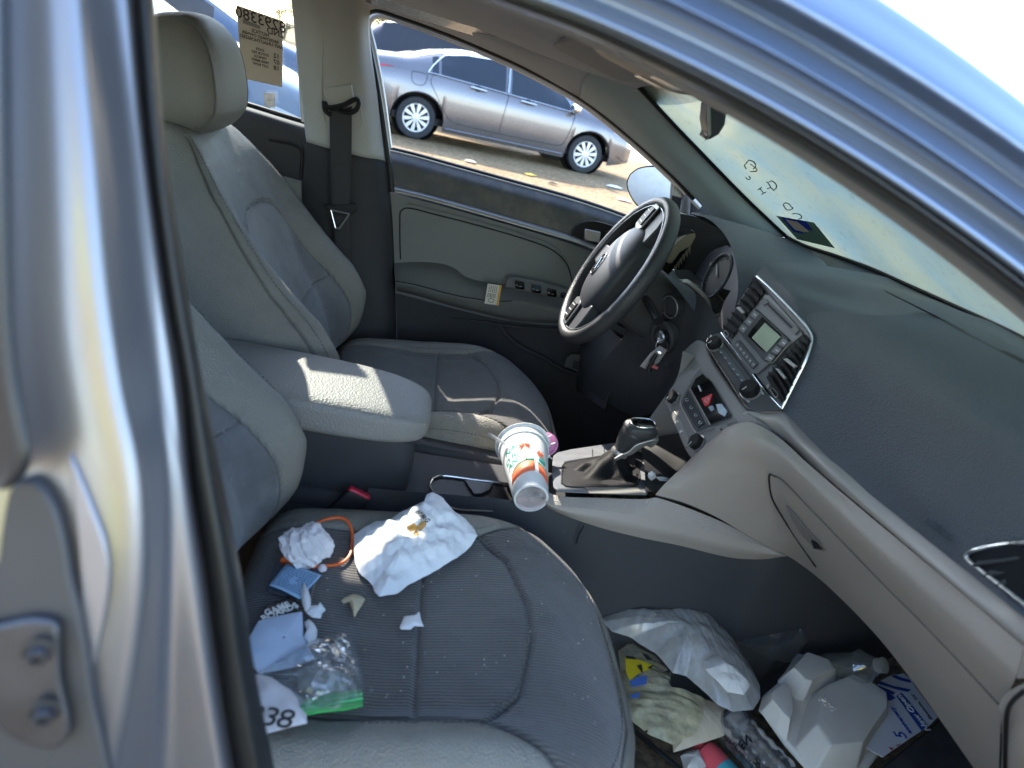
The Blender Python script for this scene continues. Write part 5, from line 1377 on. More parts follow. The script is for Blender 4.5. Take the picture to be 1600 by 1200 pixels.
# tray ahead of the lever
tray = sheet('front_tray', [[PY(1000, 690, .08), PY(1040, 680, .08), PY(1085, 675, .06)], [PY(1007, 730, -.02), PY(1045, 735, -.02), PY(1075, 740, -.03)], [PY(1008, 768, -.10), PY(1030, 768, -.10), PY(1045, 762, -.10)]], M_black, con, 20, 20)
sheet('console_cheek', [[PY(1067, 548, .12), PY(1058, 590, .125), PY(1037, 622, .13), PY(1005, 668, .13), PY(985, 700, .12)], [PY(1095, 560, .13), PY(1085, 600, .12), PY(1065, 640, .10), PY(1060, 690, .09), PY(1052, 735, .08)]], M_fascia, con, 20, 10)
# beige skirts of the console
top = [(862, 708, .10), (848, 730, .02), (850, 760, -.075), (868, 774, -.104), (940, 778, -.107), (1007, 780, -.11), (1028, 778, -.116), (1120, 812, -.124), (1180, 842, -.132), (1229, 864, -.145)]
cre = [(858, 704, .115), (840, 730, .02), (843, 768, -.09), (863, 787, -.119), (940, 798, -.124), (1010, 808, -.127), (1060, 818, -.13), (1140, 838, -.136), (1190, 853, -.140), (1229, 867, -.150)]
bot = [(856, 712, .11), (838, 745, .02), (843, 778, -.085), (862, 796, -.114), (930, 822, -.120), (1000, 840, -.123), (1060, 852, -.125), (1140, 871, -.130), (1190, 874, -.136), (1230, 869, -.148)]
M_skirt = mat('console_beige', (.34, .30, .27), .5, var=.05, bump=.5, bscale=420, voro=True, dust=.15, dustcol=(.18, .16, .13))
sk = sheet('console_skirt', [[PY(*c) for c in top], [PY(*c) for c in cre]], M_skirt, con, 110, 8)
mm = [PY(a[0]*.5+b_[0]*.5, a[1]*.5+b_[1]*.5, a[2]-.004) for a, b_ in zip(cre, bot)]
sheet('console_side', [[PY(*c)+W(0, .0005, 0) for c in cre], mm, [PY(*c) for c in bot]], M_beige, sk, 110, 14)
# dark footwell wall
bt_ = [PY(*c)+W(0, .012, 0) for c in bot[3:]]
w0 = bt_+[W(.85, -.13, .60), W(1.2, -.06, .66)]
w1 = [W(p[0]*1.0, p[1]*.5-.055, .40) for p in bt_]+[W(.85, -.115, .45), W(1.2, -.05, .52)]
w2 = [W(p[0]*1.0+.0, -.125, .18) for p in bt_]+[W(.85, -.10, .19), W(1.2, -.03, .19)]
sheet('footwell_wall', [[bt_[0]+W(-.30, 0, -.02)]+w0, [W(w1[0][0]-.30, -.11, .40)]+w1, [W(w2[0][0]-.30, -.125, .18)]+w2], mat('footwell_plastic', (.046, .048, .053), .6, var=.12, vscale=4, bump=.2, bscale=500, dust=.25, dustcol=(.07, .065, .06), dscale=5), con, 100, 40)
wire('seam', [PY(*c) for c in ((912, 822, -.118), (905, 834, -.116), (900, 850, -.114))], .0012, M_black, con, 20, 5)

# seat belt buckle
bc = PY(561, 771, -.115); bd = PY(520, 815, -.13)-bc; bd /= np.linalg.norm(bd)
sx = PY(578, 779, -.115)-PY(546, 763, -.115); sl = np.linalg.norm(sx); sx /= sl; sy = np.cross(bd, sx); A3 = np.stack([sx, sy, -bd], 1)
V1, F1 = superbox(bc+bd*.035, (sl*1.06, .020, .075), A3, 7, 18); bkl = mesh('belt_buckle', V1, F1, M_black, seat_p)
V1, F1 = superbox(bc, (sl*1.0, .017, .010), A3, 6, 16); mesh('release_button', V1, F1, mat('buckle_red', (.62, .03, .07), .35, var=.05), bkl, label='red release button of the passenger seat buckle')
MB().tube([bc+bd*.06, bc+bd*.16], .014, 12).build('buckle_stalk', M_dark, bkl)

# ------------------------------------------------------------------ steering wheel, turned a quarter
tW = math.radians(24)
WC = PY(962, 423, .36)
Uw = W(math.sin(tW), 0, math.cos(tW)); Vw = W(0, 1, 0); Nw = W(-math.cos(tW), 0, math.sin(tW))
RW = .168
M_wheel = mat('wheel_leather', (.028, .031, .036), .42, var=.15, vscale=14, bump=.35, bscale=420, voro=True, dust=.25, dustcol=(.10, .09, .075), dscale=12)
V = []; F = []; na, nb = 120, 20
for i in range(na):
    a = 2*math.pi*i/na; e = Uw*math.cos(a)+Vw*math.sin(a)
    for j in range(nb):
        f = 2*math.pi*j/nb
        V.append(WC+e*(RW+.0135*math.cos(f))+Nw*.0165*math.sin(f))
for i in range(na):
    for j in range(nb): F.append((i*nb+j, ((i+1) % na)*nb+j, ((i+1) % na)*nb+(j+1) % nb, i*nb+(j+1) % nb))
wheel = mesh('steering_wheel', V, F, M_wheel, car, label='black steering wheel turned a quarter, emblem on its hub')
wire('rim_highlight', [WC+(Uw*math.cos(a)+Vw*math.sin(a))*(RW-.0125)+Nw*.0125 for a in np.linspace(0, 2*math.pi, 65)[:-1]], .0013, mat('highlight_grey', (.22, .24, .27), .35, metal=.5), wheel, 140, 6, closed=True)  # pale ring drawn in for the highlight along the inner rim
A3 = np.stack([Uw, Vw, Nw], 1)
def hubf(p):
    x, y, z = p
    return np.array((x, y*(1-.10*(x/.1)**2), z+(.012*(1-(x/.11)**2-(y/.09)**2) if z > 0 else 0)))
V1, F1 = superbox(WC-Nw*.004+Vw*.002, (.215, .152, .056), A3, 3.0, 44, hubf)
M_hub = mat('hub_plastic', (.034, .038, .045), .5, var=.08, bump=.15, bscale=600)
hub = mesh('wheel_hub', V1, F1, M_hub, wheel)
def Wp(u, v, n=0.0): return WC+Uw*u+Vw*v+Nw*n
M_spoke = mat('spoke_silver', (.12, .125, .135), .45, metal=.4)
for sg in (1, -1):
    sp_ = plate('spoke', [Wp(sg*.080, -.060, .012), Wp(sg*.120, -.064, .010), Wp(sg*.166, -.052, .008), Wp(sg*.172, 0, .008), Wp(sg*.166, .034, .008), Wp(sg*.125, .030, .010), Wp(sg*.080, .058, .012)], -Nw*.022, M_hub, wheel, bev=.004)
    fr_ = plate('switch_frame', [Wp(sg*.088, .018, .014), Wp(sg*.100, .046, .013), Wp(sg*.140, .042, .012), Wp(sg*.158, .022, .012), Wp(sg*.156, -.008, .012), Wp(sg*.100, -.006, .014)], Nw*.004, M_spoke, sp_, bev=.0015)
    plate('wheel_switch', [Wp(sg*.104, .002, .018), Wp(sg*.106, .034, .018), Wp(sg*.134, .034, .017), Wp(sg*.148, .020, .017), Wp(sg*.148, .000, .017)], Nw*.003, M_black, fr_, bev=.001)
    for k in range(3):
        plate('switch_mark', [Wp(sg*(.110+.013*k), .008, .0206), Wp(sg*(.112+.013*k), .028, .0206), Wp(sg*(.114+.013*k), .028, .0206), Wp(sg*(.112+.013*k), .008, .0206)], Nw*.0003, M_mark, fr_, bev=0)
plate('spoke', [Wp(.030, .060, .008), Wp(.022, .165, .006), Wp(-.022, .165, .006), Wp(-.030, .060, .008)], -Nw*.020, M_spoke, wheel, bev=.004)
# emblem: tilted oval ring with a slanted H
ec = Wp(-.010, .010, .0365)
def Ep(u, v, n=0.0):  # u along reading direction of the turned wheel
    return ec+Uw*u+Vw*v+Nw*n
emb = MB().tube([Ep(.026*math.cos(a), .0145*math.sin(a)) for a in np.linspace(0, 2*math.pi, 49)[:-1]], .0017, 8, closed=True).build('emblem', M_chrome, hub)
b = MB()
b.tube(crs([Ep(.015, .0105, .0008), Ep(.012, .003, .0008), Ep(.016, -.0075, .0008)], 10), .0016, 7)
b.build('emblem_stroke', M_chrome, emb)
MB().tube(crs([Ep(-.016, .0075, .0008), Ep(-.012, -.003, .0008), Ep(-.015, -.0105, .0008)], 10), .0016, 7).build('emblem_stroke', M_chrome, emb)
MB().tube([Ep(.0125, .0045, .0008), Ep(-.0125, -.0045, .0008)], .0018, 7).build('emblem_bar', M_chrome, emb)
V1, F1 = superbox(WC-Nw*.085+W(0, 0, -.012), (.14, .15, .14), A3, 4, 22); mesh('column_shroud', V1, F1, M_dark, wheel)
MB().tube([WC-Nw*.06+W(0, -.06, .0), WC-Nw*.075+W(.0, -.155, -.015)], [.007, .010], 12).build('wiper_stalk', M_black, wheel)
# ------------------------------------------------------------------ litter on the seat and floor
def tri(x): return abs((x % 2.0)-1.0)
def folds(seed, n=7, f0=12, f1=46):
    r = random.Random(seed); L = []
    for k in range(n):
        a = r.uniform(0, math.pi*2); f = f0*(f1/f0)**(k/(n-1.0))
        L.append((math.cos(a)*f, math.sin(a)*f, r.uniform(0, 2), (f0/f)**.75, r.uniform(0, math.pi*2)))
    tot = sum(l[3] for l in L)
    def h(x, y):
        wx = x+.004*noise.noise(Vector((x*22, y*22, seed))); wy = y+.004*noise.noise(Vector((x*22, y*22, seed+9.5)))
        return sum(tri(a*wx+b_*wy+c)*w for a, b_, c, w, e in L)/tot
    return h
def crumple(name, pts, m, label, cat, amp=.015, dome=.01, seed=1, K=110, Rn=34, z0=.003, nrmv=(0, 0, 1), flat=True, edge=.25, group=None, parent=None, f0=26, f1=120, thick=.0005, mats=None, zone=None, tilt=None):
    """crumpled sheet over an outline of 3d points, built round its own centre"""
    P = [np.array(p, float) for p in pts]; c = sum(P)/len(P)
    ol = []
    q = P+[P[0]]; k = len(P)
    lens = [np.linalg.norm(q[i+1]-q[i]) for i in range(k)]; tot = sum(lens)
    for j in range(K):
        s_ = tot*j/K; i = 0
        while s_ > lens[i] and i < k-1: s_ -= lens[i]; i += 1
        ol.append(q[i]+(q[i+1]-q[i])*(s_/lens[i]))
    h = folds(seed, f0=f0, f1=f1); n_v = np.array(nrmv, float); n_v /= np.linalg.norm(n_v)
    V = [c+n_v*(z0+dome+amp*h(c[0], c[1]))]; F = []
    for i in range(1, Rn+1):
        r = i/Rn
        for j in range(K):
            p = c+(ol[j]-c)*r
            e = 1-r**3*(1-edge)
            hh = amp*h(p[0], p[1])*e+dome*(1-r*r)
            V.append(p+n_v*(z0+hh))
    for j in range(K): F.append((0, 1+j, 1+(j+1) % K))
    for i in range(Rn-1):
        for j in range(K):
            a, b_ = 1+i*K+j, 1+i*K+(j+1) % K; c_, d = 1+(i+1)*K+(j+1) % K, 1+(i+1)*K+j
            if (i+j) % 2: F += [(a, b_, c_), (a, c_, d)]
            else: F += [(a, b_, d), (b_, c_, d)]
    mi = None
    if zone:
        mi = []
        for f in F:
            p = (V[f[0]]+V[f[1]]+V[f[2]])/3
            mi.append(zone(p))
    o = mesh(name, V, F, mats or m, parent, not flat, mi=mi, thick=thick, off=0)
    if parent is None: tag(o, label, cat, group); recentre(o)
    elif label: o['label'] = label
    return o
def recentre(o):
    co = np.array([tuple(v.co) for v in o.data.vertices]); lo = co.min(0); hi = co.max(0)
    c = Vector(((lo[0]+hi[0])/2, (lo[1]+hi[1])/2, lo[2]))
    o.data.transform(Matrix.Translation(-c)); o.location = c; WLOC[o.name] = c.copy()
    return o
def child_local(o, root):
    """o was built in world space under root which has been moved: keep it where it is"""
    o.matrix_parent_inverse = Matrix.Translation(WLOC[root.name]).inverted()
def za(pts): return [(400+x/4, 740+y/4) for x, y in pts]
def zb_(pts): return [(380+x/4, 860+y/4) for x, y in pts]
def zc(pts): return [(960+x/4, 900+y/4) for x, y in pts]
def zd(pts): return [(1180+x/5.333, 980+y/5.333) for x, y in pts]
ZS = .572
def sh(x, y):
    """height of the passenger cushion"""
    lx = x+.17; ly = y+.382; a = abs(ly)
    def sm(p, q, v):
        t = min(1, max(0, (v-p)/(q-p))); return t*t*(3-2*t)
    bol = sm(.135, .205, a)*(1-sm(.14, .30, x))*(.014+.017*sm(-.12, .10, x))
    base = -.012+.020*sm(0, .22, x)-.035*sm(.24, .37, x)
    dish = -.010*math.exp(-(ly/.12)**2)*math.exp(-((x-.03)/.12)**2)
    return .565+bol+base+dish
def onseat(px, py, h=.002):
    z = .57
    for _ in range(6):
        p = PZ(px, py, z); z = sh(p[0], p[1])+h
    return PZ(px, py, z)

M_bagpaper = mat('wax_paper', (.74, .76, .80), .6, var=.05, vscale=14)
M_stain = mat('brown_sauce', (.38, .22, .06), .35, var=.4, vscale=80)
bagpts = za([(610, 400), (680, 355), (750, 318), (800, 330), (900, 265), (1060, 185), (1062, 150), (1100, 132), (1165, 170), (1180, 200), (1240, 265), (1300, 300), (1350, 360), (1378, 410), (1340, 470), (1250, 550), (1150, 610), (1060, 660), (940, 720), (880, 770), (765, 795), (735, 760), (725, 720), (640, 640), (615, 580), (608, 480)])
sc_ = [onseat(*p, .01) for p in za([(985, 430)])][0]
def stz(p):
    d = p-sc_; a = math.atan2(d[1], d[0]); r = math.hypot(d[0], d[1])
    return 1 if r < .009+.008*noise.noise(Vector((a*1.3, 2, 1)))+.005*math.sin(a*3) else 0
wbag = crumple('paper_bag', [onseat(x, y, .001) for x, y in bagpts], M_bagpaper, 'large crumpled white paper bag with a brown sauce stain on the passenger seat', 'paper bag', amp=.024, dome=.010, seed=3, K=220, Rn=70, f0=26, f1=150, mats=[M_bagpaper, M_stain], zone=stz)
tq = [onseat(*p, .034) for p in za([(1005, 285), (1060, 335)])]
t_ = text('printed_letters', 'BURG', (tq[0]+tq[1])/2+W(0, 0, .012), tq[1]-tq[0], onseat(*za([(1060, 280)])[0], .034)-onseat(*za([(1020, 330)])[0], .034), .011, M_ink, wbag, bold=.0001)
child_local(t_, wbag)

def ball(name, c, r, seed, m, label, cat):
    bm = bmesh.new(); bmesh.ops.create_icosphere(bm, subdivisions=5, radius=1)
    rr = random.Random(seed); pl_ = []
    for k in range(46):
        d = Vector((rr.gauss(0, 1), rr.gauss(0, 1), rr.gauss(0, 1))).normalized(); pl_.append((d, rr.uniform(.80, 1.02)))
    h = folds(seed, f0=2.6, f1=14)
    for v in bm.verts:
        d = v.co.normalized()
        s_ = min(o_/max(1e-3, d.dot(n_)) for n_, o_ in pl_ if d.dot(n_) > .2)
        s_ *= .74+.42*h(d.x+d.z*.7, d.y-d.z*.5)
        v.co = Vector(c)+Vector((d.x*1.05, d.y, d.z*.72))*s_*r
    me = bpy.data.meshes.new(name); bm.to_mesh(me); bm.free(); me.materials.append(m)
    o = bpy.data.objects.new(name, me); link(o); tag(o, label, cat); recentre(o); return o
M_tissue = mat('napkin_paper', (.66, .63, .65), .85, var=.06, vscale=20)
bc_ = onseat(481, 852, .026)
ball('paper_ball', bc_, .037, 5, M_tissue, 'crumpled white napkin ball against the passenger backrest, beside the orange cable', 'paper ball')
crumple('paper_flap', [onseat(x, y, .004) for x, y in za([(350, 530), (420, 470), (440, 500), (472, 520), (410, 548), (375, 560)])], M_tissue, 'small torn napkin corner poking out below the paper ball', 'paper scrap', amp=.012, dome=.006, seed=8, K=40, Rn=10)
crumple('paper_scrap', [onseat(x, y, .001) for x, y in za([(383, 600), (400, 590), (425, 592), (443, 605), (435, 625), (405, 632), (388, 620)])], M_tissue, 'tiny crumpled white scrap next to the orange plug', 'paper scrap', amp=.008, dome=.0015, seed=9, K=30, Rn=8)

# orange charging cable
cable = thing('charging_cable', 'orange charging cable looped on the passenger seat beside the napkin ball', 'cable', onseat(500, 870, .002))
M_orc = mat('orange_rubber', (.70, .13, .03), .4, var=.08)
cp = [onseat(x, y, .004) for x, y in za([(330, 345), (370, 315), (440, 285), (520, 275), (570, 295), (598, 350), (602, 420), (590, 500), (550, 550), (480, 573), (390, 575)])]
wire('cord', cp, .0021, M_orc, cable, 90, 8)
pg = [onseat(x, y, .0055) for x, y in za([(385, 573), (290, 570)])]
MB().tube([pg[0], pg[0]*.8+pg[1]*.2, pg[1]], [.003, .0052, .0052], 12).build('plug', M_orc, cable)
pg2 = [onseat(x, y, .0055) for x, y in za([(290, 568), (235, 560)])]
MB().tube(pg2, .004, 4).build('metal_plug', M_steel, cable)
MB().tube([onseat(x, y, .0045) for x, y in za([(235, 560), (205, 548), (160, 536)])], .0048, 10).build('socket_end', M_orc, cable)

def flat_sheet(name, quad, m, label, cat, wav=.002, seed=1, n=14, thick=.0005, nu=None):
    Q = [np.array(p) for p in quad]
    G = []
    for i in range(n):
        v = i/(n-1); r = []
        for j in range(n):
            u = j/(n-1); p = Q[0]*(1-u)*(1-v)+Q[1]*u*(1-v)+Q[2]*u*v+Q[3]*(1-u)*v
            r.append(p+W(0, 0, wav*(noise.noise(Vector((p[0]*30, p[1]*30, seed)))+1)))
        G.append(r)
    V, F = gridmesh(G); o = mesh(name, V, F, m, None, True, thick=thick, off=0); tag(o, label, cat); recentre(o)
    def at(u, v, h=.0008):
        p = Q[0]*(1-u)*(1-v)+Q[1]*u*(1-v)+Q[2]*u*v+Q[3]*(1-u)*v
        return p+W(0, 0, wav*(noise.noise(Vector((p[0]*30, p[1]*30, seed)))+1)+h)
    return o, at
under, _ = flat_sheet('clear_film', [onseat(x, y, .002) for x, y in za([(120, 575), (400, 590), (330, 830), (60, 740)])], glassy('smoky_film', (.55, .62, .72), clear=.75, dirt=(.25, .32, .42), dirtamt=.2, rough=.1), 'dark clear film under the blue printed packet', 'film', .003)
M_bluep = mat('blue_packet', (.30, .47, .68), .45, var=.08, vscale=30)
pk, at = flat_sheet('printed_packet', [onseat(x, y, .008) for x, y in za([(190, 570), (408, 648), (272, 790), (82, 705)])], M_bluep, 'light blue packet printed with fine dark text, beside the napkin ball', 'packet', .003, 4)
b = MB(); rr = random.Random(2)
for k in range(11):
    v = .10+.076*k; u = .06
    while u < .92:
        w = rr.uniform(.03, .10)
        if not (.36 < u < .52 and 3 < k < 8):
            b.add([at(u, v), at(min(.94, u+w), v), at(min(.94, u+w), v+.028), at(u, v+.028)], [(0, 1, 2, 3)])
        u += w+rr.uniform(.015, .035)
o = b.build('fine_print', mat('blue_black_print', (.05, .09, .18), .6), pk, smooth=False, auto=None); child_local(o, pk)

M_card = mat('black_card', (.012, .012, .014), .3, coat=.2)
cq = [onseat(x, y, .006) for x, y in za([(55, 830), (215, 768), (300, 885), (10, 960)])]
cd_, atc = flat_sheet('black_card', cq, M_card, 'black glossy card with white lettering lying against the backrest', 'card', .0008, 7)
for i, (s_, u, v) in enumerate((('GAME', .44, .42), ('BOARDS', .50, .62))):
    o = text('printed_letters', s_, atc(u, v, .0016), cq[1]-cq[0], cq[0]-cq[3], .0125, M_white, cd_, bold=.0002); child_local(o, cd_)
o = wire('printed_mark', [atc(.50, .18, .0016), atc(.50, .26, .0016), atc(.60, .27, .0016), atc(.60, .17, .0016)], .0004, M_white, cd_, 16, 4); child_local(o, cd_)
flat_sheet('black_pouch', [onseat(x, y, .004) for x, y in za([(190, 770), (250, 800), (300, 1000), (180, 960)])], M_black, 'folded edge of a black wrapper beside the black card', 'wrapper', .003, 3)

M_bits = mat('white_scrap', (.72, .73, .76), .7, var=.04)
crumple('torn_paper', [onseat(x, y, .006) for x, y in zb_([(375, 215), (400, 255), (420, 320), (420, 375), (400, 405), (385, 395), (365, 340), (358, 270)])], M_bits, 'long leaf-shaped white scrap standing up beside the blue packet', 'paper scrap', amp=.009, dome=.0015, seed=12, K=50, Rn=10)
crumple('torn_paper', [onseat(x, y, .006) for x, y in zb_([(420, 365), (470, 368), (480, 350), (512, 392), (490, 410), (482, 442), (430, 436), (392, 408)])], M_bits, 'ragged white scrap between the black card and the tan scrap', 'paper scrap', amp=.012, dome=.0015, seed=13, K=50, Rn=12)
crumple('torn_paper', [onseat(x, y, .006) for x, y in zb_([(408, 448), (440, 480), (460, 520), (455, 565), (430, 590), (400, 588), (376, 560), (395, 520), (380, 470)])], M_bits, 'white scrap just above the clear zip bag', 'paper scrap', amp=.012, dome=.0015, seed=14, K=50, Rn=12)
M_napk = mat('blue_white_napkin', (.50, .60, .78), .8, var=.06, vscale=10, bump=.4, bscale=900)
crumple('napkin', [onseat(x, y, .006) for x, y in zb_([(95, 455), (220, 425), (365, 398), (372, 480), (375, 560), (400, 600), (440, 690), (330, 740), (200, 770), (95, 790), (30, 700), (30, 570)])], M_napk, 'folded pale blue napkin between the black card and the zip bag', 'napkin', amp=.007, dome=.004, seed=15, K=120, Rn=30, flat=False, f0=16, f1=60)
# zip bag
M_clear = glassy('clear_plastic', (.90, .93, .95), clear=.80, rough=.05, dirt=(.72, .76, .80), dirtamt=.30, dscale=40, gloss=2.2)
zpts = [onseat(x, y, .009) for x, y in zb_([(90, 780), (250, 680), (380, 600), (470, 570), (560, 545), (640, 530), (680, 590), (705, 680), (735, 780), (742, 880), (745, 975), (560, 1010), (350, 1040), (250, 900), (150, 850)])]
zbag = crumple('zip_bag', zpts, M_clear, 'clear plastic zip bag with a green seal on the passenger seat', 'plastic bag', amp=.020, dome=.010, seed=21, K=160, Rn=50, f0=26, f1=130, thick=0)
M_greenz = mat('green_zip', (.04, .42, .10), .3, var=.15, vscale=60)
gq = [onseat(x, y, .014) for x, y in zb_([(348, 1038), (370, 945), (480, 918), (600, 895), (740, 872), (746, 975), (640, 1000), (480, 1015)])]
o = plate('green_seal', gq, (0, 0, .002), M_greenz, zbag, bev=0); child_local(o, zbag)
for t in (.35, .62):
    a0 = gq[0]*(1-t)+gq[1]*t; a1 = gq[5]*(1-t)+gq[4]*t
    o = wire('seal_ridge', [a0+W(0, 0, .003), (a0+a1)/2+W(0, 0, .003), a1+W(0, 0, .003)], .0010, mat('seal_light', (.10, .62, .22), .3), zbag, 20, 6); child_local(o, zbag)
crumple('film_wad', [onseat(x, y, .004) for x, y in zb_([(330, 790), (420, 740), (520, 690), (570, 760), (650, 840), (640, 890), (480, 930), (380, 910), (340, 870)])], glassy('foil_film', (.85, .86, .85), clear=.45, rough=.12, dirt=(.70, .69, .66), dirtamt=.5, dscale=60, gloss=3), 'wad of crumpled clear film inside the zip bag', 'film', amp=.020, dome=.006, seed=22, K=110, Rn=30, f0=50, f1=220)
rc_ = [onseat(x, y, .012) for x, y in zb_([(60, 790), (110, 795), (180, 815), (240, 860), (300, 888), (375, 950), (350, 1000), (390, 1040), (396, 1098), (280, 1125), (170, 1155), (60, 1170), (20, 1000)])]
rec = crumple('receipt', rc_, mat('receipt_paper', (.70, .66, .67), .7, var=.04), 'white receipt slip numbered 338 half hidden by the door pillar', 'receipt', amp=.007, dome=.006, seed=23, K=100, Rn=26, f0=24, f1=70)
o = text('printed_number', '338', onseat(*zb_([(172, 1045)])[0], .026), onseat(*zb_([(225, 1050)])[0], .026)-onseat(*zb_([(150, 1040)])[0], .026), onseat(*zb_([(185, 980)])[0], .026)-onseat(*zb_([(175, 1100)])[0], .026), .034, M_ink, rec, space=.85); child_local(o, rec)
crumple('tan_scrap', [onseat(x, y, .002) for x, y in za([(530, 812), (552, 790), (600, 766), (655, 778), (680, 800), (655, 845), (630, 880), (612, 916), (600, 870), (580, 815), (545, 830)])], mat('tan_paper', (.52, .44, .30), .8, var=.15, vscale=30), 'small tan leaf-like scrap in the middle of the passenger seat', 'paper scrap', amp=.008, dome=.0015, seed=31, K=44, Rn=12)
crumple('white_scrap', [onseat(x, y, .002) for x, y in za([(895, 975), (925, 905), (1000, 898), (1018, 876), (1028, 930), (1047, 970), (985, 965), (965, 988), (900, 988)])], M_bits, 'small torn white scrap alone on the centre seam of the passenger seat', 'paper scrap', amp=.006, dome=.0015, seed=32, K=44, Rn=12)
cr_ = MB(); rr = random.Random(5)
for k in range(70):
    px = rr.uniform(470, 930); py = rr.uniform(830, 1100)
    c = onseat(px, py, .0008); s_ = rr.uniform(.0004, .0013)
    cr_.box(c, (s_*1.6, s_, s_*.8), rot_z(rr.uniform(0, 3)))
o = cr_.build('crumbs', mat('crumb_white', (.6, .58, .52), .8), None, smooth=False, auto=None); o['kind'] = 'stuff'; tag(o, 'white crumbs scattered over the dark passenger seat cloth', 'crumbs')

# ------------------------------------------------------------------ foam cups
cupB, cupT = PY(830, 779, -.115), PY(818, 704, .015)
ca = cupT-cupB; cl = np.linalg.norm(ca); ca /= cl
tv = CAM-(cupB+cupT)/2; tv = tv-ca*np.dot(tv, ca); tv /= np.linalg.norm(tv); cs = np.cross(ca, tv)
if np.dot(cs, CR) < 0: cs = -cs
r0_, r1_ = .0285, .0435
def cup_pt(s_, h, off=0.0):
    """s_ = arc length round the cup from the line facing us, h = height 0..1"""
    r = r0_+(r1_-r0_)*h; a = s_/r
    return cupB+ca*(cl*h)+(tv*math.cos(a)+cs*math.sin(a))*(r+off)
M_foam = mat('cup_foam', (.72, .73, .74), .7, var=.03, vscale=60, bump=.25, bscale=900)
cup = thing('foam_cup', 'white foam cup printed with green letters, orange band and palm tree, beside the gear lever', 'cup', cupB)
MB().lathe([(r0_-.004, 0.003), (r0_-.0035, 0), (r0_, .0005), (r1_, cl*.97), (r1_+.002, cl*.975), (r1_+.002, cl), (r1_-.003, cl)], cupB, ca, 72).build('cup_body', M_foam, cup)
MB().lathe([(r0_-.0045, -.0004), (r0_-.006, .003), (.001, .003)], cupB, ca, 48, cap=False).build('cup_base', mat('cup_base', (.62, .50, .48), .6), cup)
cup2 = thing('foam_cup', 'plain white foam cup nested in the mouth of the printed cup', 'cup', cupT)
MB().lathe([(r1_-.002, cl*.90), (r1_+.0012, cl*1.01), (r1_+.003, cl*1.08), (r1_+.005, cl*1.09), (r1_+.005, cl*1.13), (r1_+.001, cl*1.15), (r1_-.006, cl*1.15), (.001, cl*1.12)], cupB, ca, 72).build('cup_body', M_foam, cup2)
wire('cup_rim', [cupB+ca*(cl*1.11)+(tv*math.cos(a)+cs*math.sin(a))*(r1_+.0057) for a in np.linspace(0, 2*math.pi, 49)[:-1]], .0010, M_foam, cup2, 100, 6, closed=True)
M_teal = mat('print_green', (.02, .26, .20), .5); M_orp = mat('print_orange', (.75, .16, .07), .5)
def cup_text(s_, size, s0, h0, shear=.0):
    V, F = textV(s_, size, 'RIGHT', .0006)
    return mesh('printed_letters', [cup_pt(s0+v[0]*math.cos(.25)+v[1]*math.sin(.25)*-1*-.0, h0+(v[1]+v[0]*.30)/cl, .0003+v[2]) for v in V], F, M_teal, cup, False)
cup_text('NAL', .0165, -.005, .76)
cup_text('D ICE', .0165, .0005, .64)
cup_text('ANY', .0165, -.002, .52)
def cup_patch(pts, m, name, off=.0004):
    # dense patch following the cone: pts = rows of (s,h)
    G = [crs([np.array((a, b_, 0)) for a, b_ in r], 24) for r in pts]
    V, F = gridmesh([[cup_pt(p[0], p[1], off) for p in r] for r in G])
    return mesh(name, V, F, m, cup, True, thick=.0002, off=0)
cup_patch([[(-.034, .16), (-.015, .20), (.004, .24), (.014, .25)], [(-.030, .28), (-.014, .38), (.004, .43), (.016, .43)]], M_orp, 'orange_band')
cup_patch([[(-.030, .285), (-.014, .385), (.004, .435), (.016, .435)], [(-.030, .31), (-.014, .42), (.004, .475), (.016, .475)]], M_teal, 'green_band')
cup_patch([[(.021, .24), (.030, .20), (.042, .12)], [(.021, .40), (.032, .36), (.046, .28)]], M_orp, 'orange_band')
cup_patch([[(.021, .405), (.032, .365), (.046, .285)], [(.021, .44), (.032, .40), (.046, .32)]], M_teal, 'green_band')
pt = MB(); pt.tube([cup_pt(.002+.0015*math.sin(t*2.2), .46+.26*t, .0006) for t in np.linspace(0, 1, 8)], [.0011]*7+[.0007], 5)
pt.build('palm_trunk', M_orp, cup)
pf = MB()
for k in range(8):
    a = math.radians(-35+k*36); L_ = .0115
    pf.tube([cup_pt(.003+L_*t*math.cos(a), .72+(L_*t*math.sin(a)*1.0-.006*t*t)/cl, .0006) for t in np.linspace(0, 1, 6)], [.0005, .0012, .0015, .0013, .0008, .0002], 5)
pf.build('palm_leaves', M_orp, cup)
pf = MB()
for k in range(5):
    pf.tube([cup_pt(.030+.007*math.cos(k), .60+.006*math.sin(k)/cl, .0006), cup_pt(.030-.006*math.cos(k), .58-.005*math.sin(k)/cl, .0006)], .0016, 5)
pf.build('orange_mark', M_orp, cup)
cup_patch([[(.024, .46), (.038, .42)], [(.026, .52), (.040, .50)]], M_teal, 'green_mark')
wire('printed_line', [cup_pt(.0115, .50+.48*t, .0004) for t in np.linspace(0, 1, 6)], .00035, M_teal, cup, 24, 4)
straw = MB().tube([PY(764, 678, .02), PY(790, 694, -.01)], .0026, 12).build('drinking_straw', glassy('straw_plastic', (.8, .82, .85), clear=.5, dirt=(.7, .72, .75), dirtamt=.2), None)
tag(straw, 'clear drinking straw poking out behind the foam cups', 'straw'); recentre(straw)
lidc = PY(853, 694, .035)
lid = thing('pink_lid', 'small pink plastic lid with white stirrers tucked behind the foam cups', 'lid', lidc)
ln = CAM-lidc+W(.1, .3, .2); ln /= np.linalg.norm(ln)
M_pink = mat('pink_plastic', (.62, .22, .42), .35)
